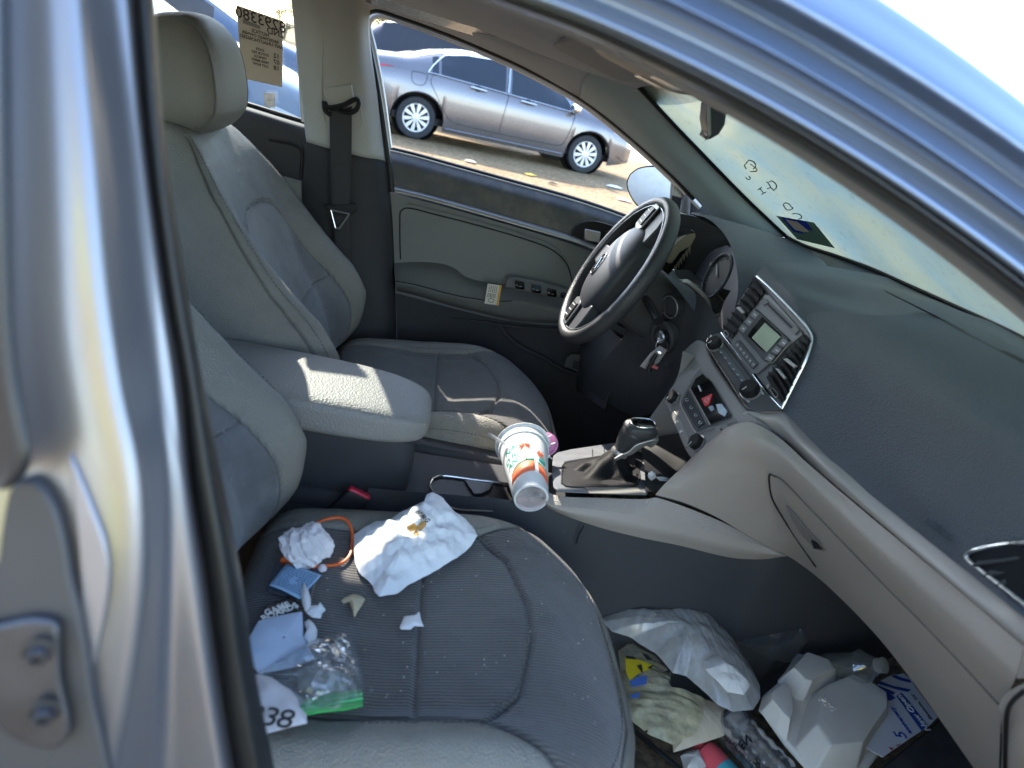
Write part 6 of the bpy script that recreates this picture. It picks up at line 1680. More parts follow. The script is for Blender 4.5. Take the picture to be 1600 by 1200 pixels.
MB().lathe([(.020, -.004), (.022, 0), (.022, .003), (.019, .004), (.017, .001), (.001, .001)], lidc, ln, 40).build('lid_disc', M_pink, lid)
for a, c in (((846, 688), (862, 680)), ((852, 697), (868, 692)), ((852, 710), (863, 717))):
    MB().tube([PY(*a, .02), PY(*c, .02)], .0012, 6).build('stirrer', M_white, lid)

# ------------------------------------------------------------------ keys hanging in the ignition
kc = c2+an_*.016
keys = thing('key_ring', 'bunch of keys with a metal tag hanging from the ignition', 'keys', kc)
MB().box(kc-an_*.002, (.010, .022, .008), None).build('key_head', M_steel, keys, bev=.002)
k1 = PY(1034, 541, .225)
u2 = CR; w2_ = CU
wire('split_ring', [PY(1034+9*math.cos(a), 541+10*math.sin(a), .225) for a in np.linspace(0, 2*math.pi, 25)[:-1]], .0011, M_steel, keys, 60, 6, closed=True)
M_keytag = mat('key_tag', (.42, .40, .40), .35, metal=.5, var=.1)
plate('metal_tag', [PY(x, y, .215) for x, y in ((1031, 540), (1043, 547), (1030, 566), (1012, 578), (1000, 572), (1017, 551))], (-.001, -.0015, 0), M_keytag, keys, bev=.0005)
MB().lathe([(.0042, 0), (.0042, .002), (.0025, .0025)], PY(1030, 551, .211), W(-.4, -1, .2), 20).build('rivet', M_chrome, keys)
MB().tube([PY(1026, 553, .205), PY(1020, 562, .205), PY(1013, 580, .205)], [.004, .005, .006], 10).build('key_fob', M_black, keys)
MB().tube([PY(1018, 572, .203), PY(1027, 575, .203)], .0035, 8).build('red_key_cap', mat('key_red', (.55, .12, .12), .4), keys)
MB().tube([PY(1041, 570, .205), PY(1049, 583, .205)], [.0025, .001], 8).build('key_blade', M_steel, keys)

# tray litter
for i, pp in enumerate(([(1418, 385), (1440, 370), (1462, 385), (1465, 410), (1440, 428), (1420, 410)], [(1465, 405), (1500, 405), (1540, 412), (1530, 430), (1490, 428)], [(1445, 445), (1475, 442), (1492, 465), (1475, 490), (1450, 480)])):
    crumple('tray_scrap', [PY(x, y, -.06-.0*i) for x, y in z2p(pp)], M_bits, ('torn white scrap in the tray ahead of the gear lever, nearest the lever', 'thin white scrap in the tray ahead of the gear lever', 'pale blue scrap at the bottom of the front tray')[i], 'paper scrap', amp=.006, dome=.003, seed=40+i, K=30, Rn=8, nrmv=(-.3, -.6, .7), f0=30, f1=90)
# ------------------------------------------------------------------ litter in the passenger footwell
M_film = glassy('white_bag_film', (.92, .92, .92), clear=.16, rough=.2, dirt=(.97, .97, .96), dirtamt=.5, dscale=18, gloss=1.2, trl=.5)
def at_z(pts, z): return [PZ(x, y, z) for x, y in pts]
pbo = zc([(-80, 300), (-60, 240), (0, 232), (40, 245), (150, 228), (250, 215), (310, 165), (400, 140), (520, 165), (640, 240), (690, 350), (780, 470), (850, 590), (900, 700), (905, 780), (860, 850), (730, 860), (640, 820), (560, 740), (440, 640), (360, 620), (250, 500), (100, 400), (-20, 360)])
crumple('plastic_bag', at_z(pbo, .36), M_film, 'white translucent plastic carrier bag bunched up in the passenger footwell', 'plastic bag', amp=.016, dome=.045, seed=51, K=260, Rn=80, f0=16, f1=170, flat=False, thick=0, edge=.3)
crumple('torn_wrapper', at_z(zc([(555, 545), (610, 500), (700, 560), (760, 575), (800, 640), (840, 700), (800, 760), (700, 740), (640, 680), (560, 600)]), .405), mat('wrapper_white', (.75, .73, .69), .6), 'stiff torn white wrapper on top of the white plastic bag', 'wrapper', amp=.020, dome=.006, seed=52, K=80, Rn=24, f0=25, f1=80)
M_cream = glassy('cream_film', (.93, .89, .76), clear=.34, rough=.15, dirt=(.97, .90, .62), dirtamt=.40, dscale=40, gloss=2.2, trl=.4)
cb_ = crumple('food_bag', at_z(zc([(20, 480), (100, 420), (250, 510), (360, 620), (350, 700), (380, 780), (560, 780), (600, 900), (500, 1000), (360, 1070), (200, 1000), (80, 900), (40, 700)]), .31), M_cream, 'clear cream-tinted food bag with yellow and blue print on the floor', 'plastic bag', amp=.013, dome=.014, seed=53, K=160, Rn=50, f0=24, f1=130, thick=0)
for nm, pp, m_, h in (('yellow_print', [(66, 505), (120, 515), (240, 555), (230, 582), (160, 602), (95, 655), (72, 600)], mat('print_yellow', (.80, .62, .02), .5), .343), ('blue_print', [(92, 660), (150, 630), (205, 625), (200, 678), (110, 695)], mat('print_blue', (.08, .18, .55), .5), .345), ('blue_print', [(95, 745), (160, 730), (150, 762), (110, 765)], mat('print_blue', (.08, .18, .55), .5), .343),
                       ('black_print', [(70, 500), (120, 505), (140, 522), (75, 515)], M_ink, .346), ('black_print', [(205, 575), (240, 555), (232, 582)], M_ink, .346), ('black_print', [(175, 488), (200, 490), (235, 525), (205, 525)], M_ink, .346), ('black_print', [(310, 600), (345, 585), (345, 608)], M_ink, .344), ('black_print', [(140, 560), (170, 552), (180, 610), (155, 580)], M_ink, .3475), ('black_print', [(185, 975), (205, 962), (208, 980)], M_ink, .335)):
    o = plate(nm, at_z(zc(pp), h), (0, 0, .0006), m_, cb_, bev=0); child_local(o, cb_)
crumple('tan_napkin', at_z(zc([(345, 790), (420, 775), (520, 768), (640, 810), (740, 880), (730, 940), (680, 1010), (520, 1065), (362, 1118), (350, 950)]), .30), mat('greasy_paper', (.66, .56, .42), .6, var=.12, vscale=16, dust=.5, dustcol=(.35, .26, .15), dscale=14), 'greasy tan paper bag lying flat below the white plastic bag', 'paper bag', amp=.014, dome=.010, seed=54, K=110, Rn=30, f0=16, f1=70)
# foam box: three domed compartments over a rimmed tray
ZB = .335
M_foamb = mat('box_foam', (.72, .68, .62), .65, var=.03, vscale=40, bump=.15, bscale=700)
fbc = PZ(1300, 1100, ZB)
fb = thing('foam_container', 'pale grey hinged foam takeaway box with moulded compartments on the floor', 'food box', fbc)
rimp = zd([(330, 235), (420, 262), (600, 335), (690, 455), (760, 440), (960, 525), (1110, 605), (1165, 770), (1150, 870), (1010, 1100), (860, 1290), (500, 1290), (240, 1000), (60, 740), (20, 700), (50, 590), (180, 480)])
b = MB(); P0 = at_z(rimp, ZB); b.prism(P0, (0, 0, .010), taper=.02)
tray_ = b.build('rim', M_foamb, fb, bev=.003); fixn(tray_)
def lobe(pts, hgt, tp, z=ZB+.009, name='compartment'):
    n0 = at_z(zd(pts), z); c = sum(n0)/len(n0)
    rings = [(1, 0), (.985, hgt*.12), (1-tp*.85, hgt*.93), (1-tp*.95, hgt*.985), (1-tp*1.15, hgt), (.5, hgt*1.015), (.0005, hgt*1.02)]
    q = []
    k = 72; bs = []
    N_ = len(n0)
    for i in range(N_):
        a, b2_, c2_ = n0[i-1], n0[i], n0[(i+1) % N_]
        for t in np.linspace(0, 1, 6):   # round each corner
            p = (b2_*.92+a*.08)*(1-t)**2+2*b2_*t*(1-t)+(b2_*.92+c2_*.08)*t*t; bs.append(p)
    K_ = len(bs); V = []
    for s_, z_ in rings: V += [c+(p-c)*s_+W(0, 0, z_) for p in bs]
    F = [(i*K_+j, i*K_+(j+1) % K_, (i+1)*K_+(j+1) % K_, (i+1)*K_+j) for i in range(len(rings)-1) for j in range(K_)]
    return mesh(name, V, F, M_foamb, fb, True, auto=30)
lobe([(350, 262), (600, 350), (690, 470), (470, 560), (400, 620), (320, 600), (180, 450)], .036, .34)
lobe([(50, 600), (190, 495), (275, 560), (300, 800), (260, 960), (160, 860), (45, 710)], .030, .36)
lobe([(430, 640), (480, 560), (740, 455), (950, 545), (1090, 640), (1100, 800), (960, 1000), (840, 1200), (480, 1240), (330, 1000)], .040, .25)
o = text('embossed_letters', 'PM', PZ(*zd([(600, 640)])[0], ZB+.050), W(.6, -1, 0), W(1, .6, 0), .022, M_foamb, fb, thick=.0012)
for q in ([(1010, 850), (1075, 740)], [(900, 1060), (945, 1000)]):
    a, c = at_z(zd(q), ZB+.012); MB().tube([a, c], .004, 10).build('latch_tab', M_foamb, fb)
# flyer
fq = at_z(zd([(1000, 520), (1230, 380), (1520, 750), (1060, 1090)]), .36)
fly_pts = at_z(zd([(985, 520), (1040, 450), (1130, 405), (1235, 390), (1290, 430), (1330, 500), (1420, 620), (1518, 752), (1440, 830), (1300, 920), (1060, 1085), (900, 1000), (950, 700)]), .36)
M_fly = mat('flyer_paper', (.66, .67, .70), .55, var=.03)
fly = plate('flyer', fly_pts, (0, 0, .0012), M_fly, None, bev=0); tag(fly, 'white flyer with blue stripes reading New Open against the dark mat', 'flyer'); recentre(fly)
M_navy = mat('print_navy', (.02, .06, .30), .5)
for pp in ([(1000, 490), (1130, 560), (1170, 590), (1130, 612), (985, 530)], [(1005, 560), (1060, 590), (1140, 610), (1110, 612), (1040, 590)], [(1040, 450), (1150, 490), (1300, 520), (1270, 540), (1180, 520), (1020, 470)], [(1130, 408), (1200, 440), (1300, 465), (1290, 440), (1215, 420), (1170, 400)], [(1000, 500), (1010, 480), (1170, 545), (1150, 565)]):
    o = plate('blue_stripe', at_z(zd(pp), .3614), (0, 0, .0004), M_navy, fly, bev=0); child_local(o, fly)
o = plate('blue_banner', at_z(zd([(1175, 575), (1215, 545), (1260, 590), (1440, 822), (1385, 862)]), .3614), (0, 0, .0004), M_navy, fly, bev=0); child_local(o, fly)
def ftext(s_, p0, p1, upref, size, m_):
    a, c = at_z(zd([p0, p1]), .3622); u = at_z(zd([upref]), .3622)[0]
    o = text('printed_letters', s_, (a+c)/2, c-a, u-(a+c)/2, size, m_, fly, bold=.0003); child_local(o, fly)
ftext('New Open!', (1420, 830), (1205, 575), (1250, 760), .0165, M_white)
ftext('Bluetown, TX', (1450, 745), (1330, 585), (1340, 720), .0095, mat('print_grey', (.12, .12, .14), .6))
ftext('anniversary', (1290, 880), (1140, 670), (1150, 820), .0115, M_navy)
ftext('5', (1235, 930), (1190, 860), (1150, 940), .030, M_navy)
for pp in ([(1110, 1000), (1150, 1005), (1140, 1030)], [(1170, 985), (1215, 970), (1190, 990)]):
    o = plate('red_mark', at_z(zd(pp), .3614), (0, 0, .0004), mat('print_red', (.45, .05, .06), .5), fly, bev=0); child_local(o, fly)
# clear bottle lying against the wall, far side
ba, bb_ = PZ(1290, 1045, .345), PZ(1372, 1040, .43)
bt1 = thing('clear_bottle', 'crushed clear plastic bottle lying behind the foam box', 'bottle', ba)
M_pet = glassy('pet_plastic', (.88, .92, .93), clear=.84, rough=.04, dirt=(.7, .72, .7), dirtamt=.22, dscale=50, gloss=2.6)
dd = bb_-ba; ll = np.linalg.norm(dd)
V = []; prof = [(0, .018), (.02, .026), (.15, .028), (.3, .026), (.45, .029), (.6, .026), (.75, .028), (.86, .022), (.95, .012), (1.0, .011)]
mb = MB(); mb.lathe([(r, h*ll) for h, r in prof], ba, dd, 40)
mb.V = [v+.004*np.array((noise.noise(Vector(v*60)), noise.noise(Vector(v*60+7)), noise.noise(Vector(v*60+13)))) for v in mb.V]
mb.build('bottle_body', M_pet, bt1, smooth=True)
MB().lathe([(.0125, ll), (.0135, ll), (.0135, ll+.012), (.011, ll+.013)], ba, dd, 24).build('bottle_cap', glassy('clear_cap', (.9, .92, .9), clear=.5, dirt=(.8, .8, .75), dirtamt=.3, gloss=2.5), bt1)
crumple('clear_wrap', [PY(x, y, -.135) for x, y in ((1150, 1000), (1185, 992), (1250, 980), (1262, 1000), (1240, 1025), (1200, 1060), (1165, 1075), (1150, 1040))], glassy('thin_wrap', (.92, .94, .96), clear=.93, rough=.06, dirt=(.5, .52, .55), dirtamt=.1, dscale=50, gloss=1.6), 'wisp of clear film clinging to the dark footwell wall', 'film', amp=.014, dome=.008, seed=61, K=90, Rn=26, nrmv=(0, -1, .2), f0=20, f1=90, thick=0)
# metal-look drinks bottle
da, db = PZ(1140, 1128, .30), PZ(1225, 1222, .31)
can = thing('silver_bottle', 'ribbed silvery bottle with black print lying next to the foam box', 'bottle', da)
dd = db-da; ll = np.linalg.norm(dd)
pr = [(.012, -.012), (.024, -.008), (.030, 0)]
for k in range(12):
    t = k/11; pr += [(.0325+.0012*(k % 2), ll*(.03+.9*t)), (.0325+.0012*((k+1) % 2), ll*(.03+.9*t)+.004)]
pr += [(.030, ll), (.001, ll+.002)]
MB().lathe(pr, da, dd, 48).build('bottle_body', mat('silver_film', (.50, .51, .53), .2, metal=.85, var=.25, vscale=30), can)
mb = MB(); mb.lathe([(.020, 0.004), (.026, .01), (.028, ll-.01), (.001, ll-.008)], da, dd, 30).build('dark_contents', mat('cola', (.05, .045, .045), .2, metal=.4, var=.4, vscale=30), can)
dn = dd/ll; tv2 = CAM-da; tv2 -= dn*np.dot(tv2, dn); tv2 /= np.linalg.norm(tv2); sd2 = np.cross(dn, tv2)
def can_pt(al, s_, off=.0006):
    a = s_/.0337; return da+dn*al+(tv2*math.cos(a)+sd2*math.sin(a))*(.0340+off)
b = MB(); rr = random.Random(3)
for k in range(26):
    al = .018+.0042*k
    b.add([can_pt(al, .020), can_pt(al+.0022, .020), can_pt(al+.0022, .026+.002*rr.random()), can_pt(al, .026)], [(0, 1, 2, 3)])
b.build('fine_print', M_ink, can, smooth=False, auto=None)
for s_, al, off in (('EN', .055, .004), ('R', .090, .012)):
    V, F = textV(s_, .018, 'CENTER', .0004)
    mesh('printed_letters', [can_pt(al+v[1]*1.0, off-v[0]) for v in V], F, M_ink, can, False)
# red and teal tube with a white strap
ra, rb_ = PZ(1098, 1172, .27), PZ(1150, 1230, .27)
tube_ = thing('red_tube', 'coral red bottle with a teal band in front of the silvery bottle', 'tube', ra)
M_coral = mat('coral_plastic', (.72, .10, .12), .35, var=.05)
dd = rb_-ra; ll = np.linalg.norm(dd)
MB().lathe([(.006, -.012), (.014, -.010), (.016, 0), (.021, .004), (.023, .02), (.023, ll), (.001, ll)], ra, dd, 36).build('tube_body', M_coral, tube_)
MB().lathe([(.0236, ll*.55), (.0236, ll*.98)], ra, dd, 36).build('teal_band', mat('teal_plastic', (.06, .34, .40), .4), tube_)
crumple('white_wrapper', at_z(zc([(405, 1140), (440, 1110), (520, 1100), (540, 1150), (570, 1200), (520, 1240), (430, 1240), (420, 1180)]), .27), mat('wrap_grey', (.60, .56, .52), .5), 'small pale wrapper beside the coral red bottle', 'wrapper', amp=.016, dome=.01, seed=71, K=60, Rn=16, f0=30, f1=80)
# black cord and grey mat edge
crd = wire('power_cable', [PZ(x, y, .235) for x, y in zc([(60, 930), (110, 960), (200, 1030), (290, 1110), (360, 1165), (430, 1230)])], .0045, M_rubber, None, 60); tag(crd, 'thick black cord across the sandy floor by the seat', 'cord'); recentre(crd)
M_mat = mat('floor_mat', (.045, .045, .047), .9, var=.2, vscale=20, bump=1, bscale=300, dust=.5, dustcol=(.10, .09, .08), dscale=25)
fm = plate('floor_mat', [PZ(x, y, .325) for x, y in ((1300, 1230), (1360, 1215), (1440, 1150), (1520, 1080), (1640, 1150), (1700, 1260), (1500, 1330), (1300, 1300))], (0, 0, .010), M_mat, None, bev=.004); tag(fm, 'dark rubber floor mat under the flyer', 'floor mat'); recentre(fm)
sg_ = plate('sill_carpet', [PZ(x, y, .245) for x, y in ((940, 1120), (975, 1135), (985, 1170), (995, 1240), (930, 1240))], (0, 0, .01), mat('grey_fleck_carpet', (.24, .225, .22), .95, var=.3, vscale=300, bump=1, bscale=500), car, bev=.003)
# ------------------------------------------------------------------ the yard outside
def ground_mat():
    m, nt, b = new_mat('gravel_ground'); N, L = nt.nodes, nt.links
    tc = N.new('ShaderNodeTexCoord')
    n1 = N.new('ShaderNodeTexNoise'); n1.inputs['Scale'].default_value = .5; n1.inputs['Detail'].default_value = 8; n1.inputs['Roughness'].default_value = .65
    L.new(tc.outputs['Object'], n1.inputs['Vector'])
    n2 = N.new('ShaderNodeTexVoronoi'); n2.inputs['Scale'].default_value = 28; n2.inputs['Randomness'].default_value = 1
    L.new(tc.outputs['Object'], n2.inputs['Vector'])
    n3 = N.new('ShaderNodeTexNoise'); n3.inputs['Scale'].default_value = 14; n3.inputs['Detail'].default_value = 8; n3.inputs['Roughness'].default_value = .8
    L.new(tc.outputs['Object'], n3.inputs['Vector'])
    c1 = N.new('ShaderNodeValToRGB'); e = c1.color_ramp.elements
    e[0].position = .3; e[0].color = (.25, .16, .078, 1); e[1].position = .7; e[1].color = (.54, .375, .205, 1)
    L.new(n1.outputs['Fac'], c1.inputs[0])
    c2 = N.new('ShaderNodeValToRGB'); e = c2.color_ramp.elements
    e[0].position = .25; e[0].color = (.25, .25, .25, 1); e[1].position = .75; e[1].color = (1.5, 1.5, 1.5, 1)
    L.new(n3.outputs['Fac'], c2.inputs[0])
    mx = N.new('ShaderNodeMix'); mx.data_type = 'RGBA'; mx.blend_type = 'MULTIPLY'; mx.inputs[0].default_value = .9
    L.new(c1.outputs[0], mx.inputs[6]); L.new(c2.outputs[0], mx.inputs[7])
    c3 = N.new('ShaderNodeMix'); c3.data_type = 'RGBA'; c3.blend_type = 'MULTIPLY'; c3.inputs[0].default_value = .55
    L.new(mx.outputs[2], c3.inputs[6]); bw = N.new('ShaderNodeRGBToBW'); L.new(n2.outputs['Color'], bw.inputs[0]); L.new(bw.outputs[0], c3.inputs[7])
    L.new(c3.outputs[2], b.inputs['Base Color']); b.inputs['Roughness'].default_value = .95; b.inputs['Specular IOR Level'].default_value = .2
    bp = N.new('ShaderNodeBump'); bp.inputs['Strength'].default_value = .9; bp.inputs['Distance'].default_value = .02
    L.new(n2.outputs['Distance'], bp.inputs['Height']); L.new(bp.outputs[0], b.inputs['Normal'])
    return m
M_ground = ground_mat()
g = mesh('ground', [(-400, -400, 0), (400, -400, 0), (400, 400, 0), (-400, 400, 0)], [(0, 1, 2, 3)], M_ground); g['kind'] = 'structure'
M_pave = mat('pale_concrete', (.33, .27, .21), .9, var=.15, vscale=.6, bump=.5, bscale=30, dust=.3, dustcol=(.16, .13, .10), dscale=.7)
r_ = mesh('road', [(-90, 15.0, .004), (90, 18.6, .004), (90, 29, .004), (-90, 25, .004)], [(0, 1, 2, 3)], M_pave); r_['kind'] = 'structure'

# ---- cars
M_tyre = mat('tyre_rubber', (.028, .03, .034), .75, var=.2, vscale=20)
M_hub2 = mat('hubcap_silver', (.62, .63, .65), .35, metal=.35, var=.04)
M_carglass = mat('tinted_car_glass', (.018, .022, .03), .05, var=.1, coat=.5)
M_headl = mat('headlamp_glass', (.5, .5, .5), .1, metal=.3, coat=.5)
M_red = mat('tail_lamp', (.55, .02, .03), .15, coat=.6)
M_brightwork = mat('brightwork', (.75, .75, .76), .18, metal=1.0, var=.03)
def make_car(name, label, loc, rz, sc, paint, top, belt, zs=None, detail=True, wb=(1.04, 3.74), wr=.300, L=4.63, group=None, doors=(1.28, 2.30, 3.28), glass=(1.0, 3.55), wfac=1.0, plate_=False):
    root = thing(name, label, 'car', loc, group)
    cr_, sr_ = math.cos(rz), math.sin(rz)
    lx = np.array(loc, float)
    zs = zs or sc
    def Tw(p):
        x, y, z = (np.array(p, float)-np.array((L/2, 0, 0)))*np.array((sc, sc, zs))
        return lx+np.array((x*cr_-y*sr_, x*sr_+y*cr_, z))
    tx, tz = zip(*top); bx, bz = zip(*belt)
    kx = [0, .04, .2, .6, 1.0, 3.6, 4.1, 4.4, 4.57, L]; kv = [.72, .82, .92, .975, 1, 1, .965, .87, .70, .58]
    kx = [v*L/4.63 for v in kx]
    H = max(tz)
    def section(x, arch=True):
        zt = np.interp(x, tx, tz); zb = np.interp(x, bx, bz); k = np.interp(x, kx, kv)*.88*wfac
        zl = .20+.10*smooth(4.0, 4.6, x)+.12*(1-smooth(0, .35, x))
        zl = float(zl)
        if arch:
            for xw in wb:
                R_ = wr+.062
                if abs(x-xw) < R_: zl = max(zl, wr+math.sqrt(R_**2-(x-xw)**2)*1.0-.01)
        cab = float(np.clip((zt-zb-.06)/.30, 0, 1))
        red = k*(1-.0*cab)
        ye = k*(.93*(1-cab)+.66*cab); ze = zt-.03-.02*cab
        y5 = k*(.95-.0*cab); z5 = zb+.012
        P = [(k*.93, zl), (k*.985, max(.36, zl+.015)), (k*1.0, max(.56, zl+.03)), (k*.995, max(min(.76, zb-.06), zl+.045)), (k*.975, max(zb-.02, zl+.06)), (y5, max(z5, zl+.07)),
             (y5*.5+ye*.5+.012*cab, (z5+ze)/2 if cab > 0 else max(z5, zl+.08)), (ye, max(ze, zl+.09)), (ye*.62, max(zt-.006, zl+.1)), (0, max(zt, zl+.105))]
        return P
    def S(x, r, side=-1, off=0.0):
        P = section(x, False); i = min(8, int(r)); t = r-i
        y = P[i][0]*(1-t)+P[i+1][0]*t; z = P[i][1]*(1-t)+P[i+1][1]*t
        return Tw((x, side*(y+off), z+(off*.3 if r > 5 else 0)))
    xs = sorted(set([round(v, 4) for v in list(np.linspace(0, L, 90))+[w+s_*(wr+.062)*math.cos(a) for w in wb for s_ in (-1, 1) for a in np.linspace(0, math.pi/2, 14)]+[w+s_*(wr+.0625) for w in wb for s_ in (-1, 1)]]))
    V = []; F = []
    G = []
    for x in xs:
        P = section(x); row = [(x, -y, z) for y, z in P]+[(x, y, z) for y, z in P[::-1][1:]]
        G.append([Tw(p) for p in row])
    V, F = gridmesh(G); n_ = len(G[0])
    F.append(tuple(range(n_))[::-1]); F.append(tuple((len(G)-1)*n_+i for i in range(n_)))
    body = mesh('car_body', V, F, paint, root, True, auto=50)
    # dark underside and arches
    b = MB()
    for xw in wb:
        for sd_ in (-1, 1):
            b.lathe([(wr+.055, 0), (wr+.055, .25*sc), (.01, .25*sc)], Tw((xw, sd_*.74*wfac, wr+.03)), (Tw((xw, -sd_*.5, wr))-Tw((xw, 0, wr))), 28, cap=False)
    und = [Tw((x, s_*.70*wfac, .26)) for x, s_ in ((.3, -1), (4.3, -1), (4.3, 1), (.3, 1))]
    b.prism(und, (0, 0, .10)); b.build('underbody', M_black, body)
    for xw in wb:
        for sd_ in (-1, 1):
            c = Tw((xw, sd_*.765*wfac, wr)); ax = Tw((xw, sd_*1.0, wr))-Tw((xw, 0, wr)); ax /= np.linalg.norm(ax); r = wr*zs
            w = MB().lathe([(r*.62, -.20*sc), (r*.93, -.20*sc), (r, -.17*sc), (r, -.03*sc), (r*.96, 0), (r*.84, .012*sc), (r*.70, .006*sc), (r*.66, -.01*sc)], c, ax, 56, cap=False).build('wheel', M_tyre, root)
            MB().lathe([(r*.665, -.012*sc), (r*.66, .0), (r*.62, -.004), (r*.60, -.03*sc), (r*.02, -.03*sc)], c, ax, 44, cap=False).build('rim_well', M_black if detail else M_hub2, w)
            if detail:
                MB().lathe([(r*.675, -.004), (r*.668, .004), (r*.63, .003), (r*.60, -.012)], c, ax, 48, cap=False).build('rim_edge', M_hub2, w)
                u = np.cross(ax, (0, 0, 1)); u /= np.linalg.norm(u); v = np.cross(ax, u)
                b = MB()
                for k in range(10):
                    a = 2*math.pi*k/10+.15
                    d = u*math.cos(a)+v*math.sin(a); e = -u*math.sin(a)+v*math.cos(a)
                    b.prism([c+d*r*.14+e*r*.035-ax*.005, c+d*r*.40+e*r*.085-ax*.002, c+d*r*.645+e*r*.105-ax*.006, c+d*r*.645-e*r*.075-ax*.006, c+d*r*.40-e*r*.07-ax*.002, c+d*r*.14-e*r*.035-ax*.005], ax*.016)
                b.lathe([(r*.20, -.01), (r*.19, .012), (r*.12, .016), (.001, .017)], c, ax, 24)
                b.build('hubcap', M_hub2, w, smooth=False)
                for k in range(5):
                    a = 2*math.pi*k/5; d = u*math.cos(a)+v*math.sin(a)
                    MB().lathe([(.011, .012), (.011, .019), (.001, .02)], c+d*r*.155, ax, 8).build('wheel_nut', M_steel, w)
    # side glass
    gx0, gx1 = glass
    def window(x0, x1, r0=5.12, r1=6.86, t0=1.0, t1=1.0, side=-1, n=16):
        rowsA = []
        for i in range(n):
            x = x0+(x1-x0)*i/(n-1)
            rowsA.append([S(x, r0+(r1-r0)*j/6, side, .006) for j in range(7)])
        V, F = gridmesh(rowsA); return mesh('side_window', V, F, M_carglass, body, True)
    d0, d1, d2 = doors
    for sd_ in ((-1, 1) if detail else (-1,)):
        window(gx0+.16, d0-.03, 5.12, 6.80, side=sd_); window(d0+.01, d1-.05, side=sd_); window(d1+.05, d2+.02, side=sd_)
    # screens front and rear
    def screen(x0, x1, nm):
        G = []
        for i in range(12):
            x = x0+(x1-x0)*i/11
            lft = [S(x, r, -1, .0)+np.array((0, 0, .008)) for r in (7.05, 7.4, 7.8, 8.2, 8.6, 9)]
            rgt = [S(x, r, 1, .0)+np.array((0, 0, .008)) for r in (8.6, 8.2, 7.8, 7.4, 7.05)]
            G.append(lft+rgt)
        V, F = gridmesh(G); mesh(nm, V, F, M_carglass, body, True)
    screen(gx1-.62 if L > 4.5 else gx1-.5, gx1+.03, 'windscreen'); screen(gx0-.02, gx0+.42, 'rear_window')
    # bright line under and over the glass
    if detail:
        for sd_ in (-1,):
            wl = [S(x, 5.05, sd_, .010) for x in np.linspace(gx0+.10, d2+.10, 30)]
            MB().tube(wl, .010, 6).build('window_trim', M_brightwork, body)
            tl = [S(x, 6.93, sd_, .008) for x in np.linspace(gx0+.34, d2-.10, 40)]
            tl = [S(gx0+.10, 5.1, sd_, .010)]+[S(gx0+.17, 5.9, sd_, .008)]+tl+[S(d2+.12, 5.1, sd_, .01)]
            MB().tube(crs(tl, 60), .009, 6).build('window_trim', M_brightwork, body)
            MB().tube([S(d1-.005, 5.1, sd_, .010), S(d1+.002, 6.0, sd_, .012), S(d1+.008, 6.9, sd_, .010)], .022, 6).build('door_pillar', M_brightwork, body)
            dk_ = mat('panel_gap', (.03, .03, .03), .8)
            for pts in ([(d1, 5.0), (d1, 4.0), (d1-.015, 3.0), (d1-.03, 2.0), (d1-.04, 1.1)], [(d2+.10, 5.0), (d2+.10, 4.0), (d2+.09, 3.0), (d2+.05, 2.0), (d2, 1.25), (d2-.10, 1.05)],
                        [(d0-.06, 5.0), (d0-.12, 4.4), (d0-.13, 3.6), (d0-.02, 2.8), (d0+.09, 2.0), (d0+.20, 1.3), (d0+.30, 1.08)], [(d0+.30, 1.08), (2.0, 1.02), (2.6, 1.02), (d2-.10, 1.05)]):
                MB().tube(crs([S(x, r, sd_, .0015) for x, r in pts], 30), .0045, 5).build('door_gap', dk_, body)
            for hx_ in (d1-.62+.20, d2-.62):
                a = S(hx_-.20+.05, 4.02, sd_, .03); c = S(hx_+.06, 4.02, sd_, .03)
                MB().tube(crs([S(hx_-.16, 4.0, sd_, .004), a, c, S(hx_+.08, 4.0, sd_, .004)], 16), .016, 8).build('door_handle', M_brightwork, body)
                pt_ = S(hx_-.05, 4.0, sd_, .002); MB().lathe([(.05, 0), (.05, .002), (.001, .003)], pt_, S(hx_, 4, sd_, .1)-S(hx_, 4, sd_, 0), 20).build('handle_recess', M_black, body)
            fc = [S(.98+.11*math.cos(a)*abs(math.cos(a))**-.3, 3.85+.62*math.sin(a), sd_, .0015) for a in np.linspace(.01, 2*math.pi+.01, 25)[:-1]]
            MB().tube(fc, .0045, 5, closed=True).build('fuel_flap', dk_, body)
            mc_ = S(d2+.06, 5.35, sd_, .13); V1, F1 = superbox(mc_, (.13*sc, .21*sc, .13*sc), rot_z(rz), 3, 16); mr_ = mesh('wing_mirror', V1, F1, M_brightwork, root)
            MB().tube([mc_, S(d2+.08, 5.05, sd_, .0)], .03, 8).build('mirror_arm', M_black, mr_)
            sk_ = [S(x, .35, sd_, .008) for x in np.linspace(wb[0]+.42, wb[1]-.42, 20)]
            MB().tube(sk_, .016, 6).build('sill_moulding', paint, body)
            fl = [S(4.25, 1.2, sd_, .02), S(4.42, .6, sd_, .03), S(4.55, .4, sd_, .03), S(4.60, .9, sd_, .02)]
            MB().prism(fl, Tw((0, .06, 0))-Tw((0, 0, 0))).build('front_air_dam', M_black, body)
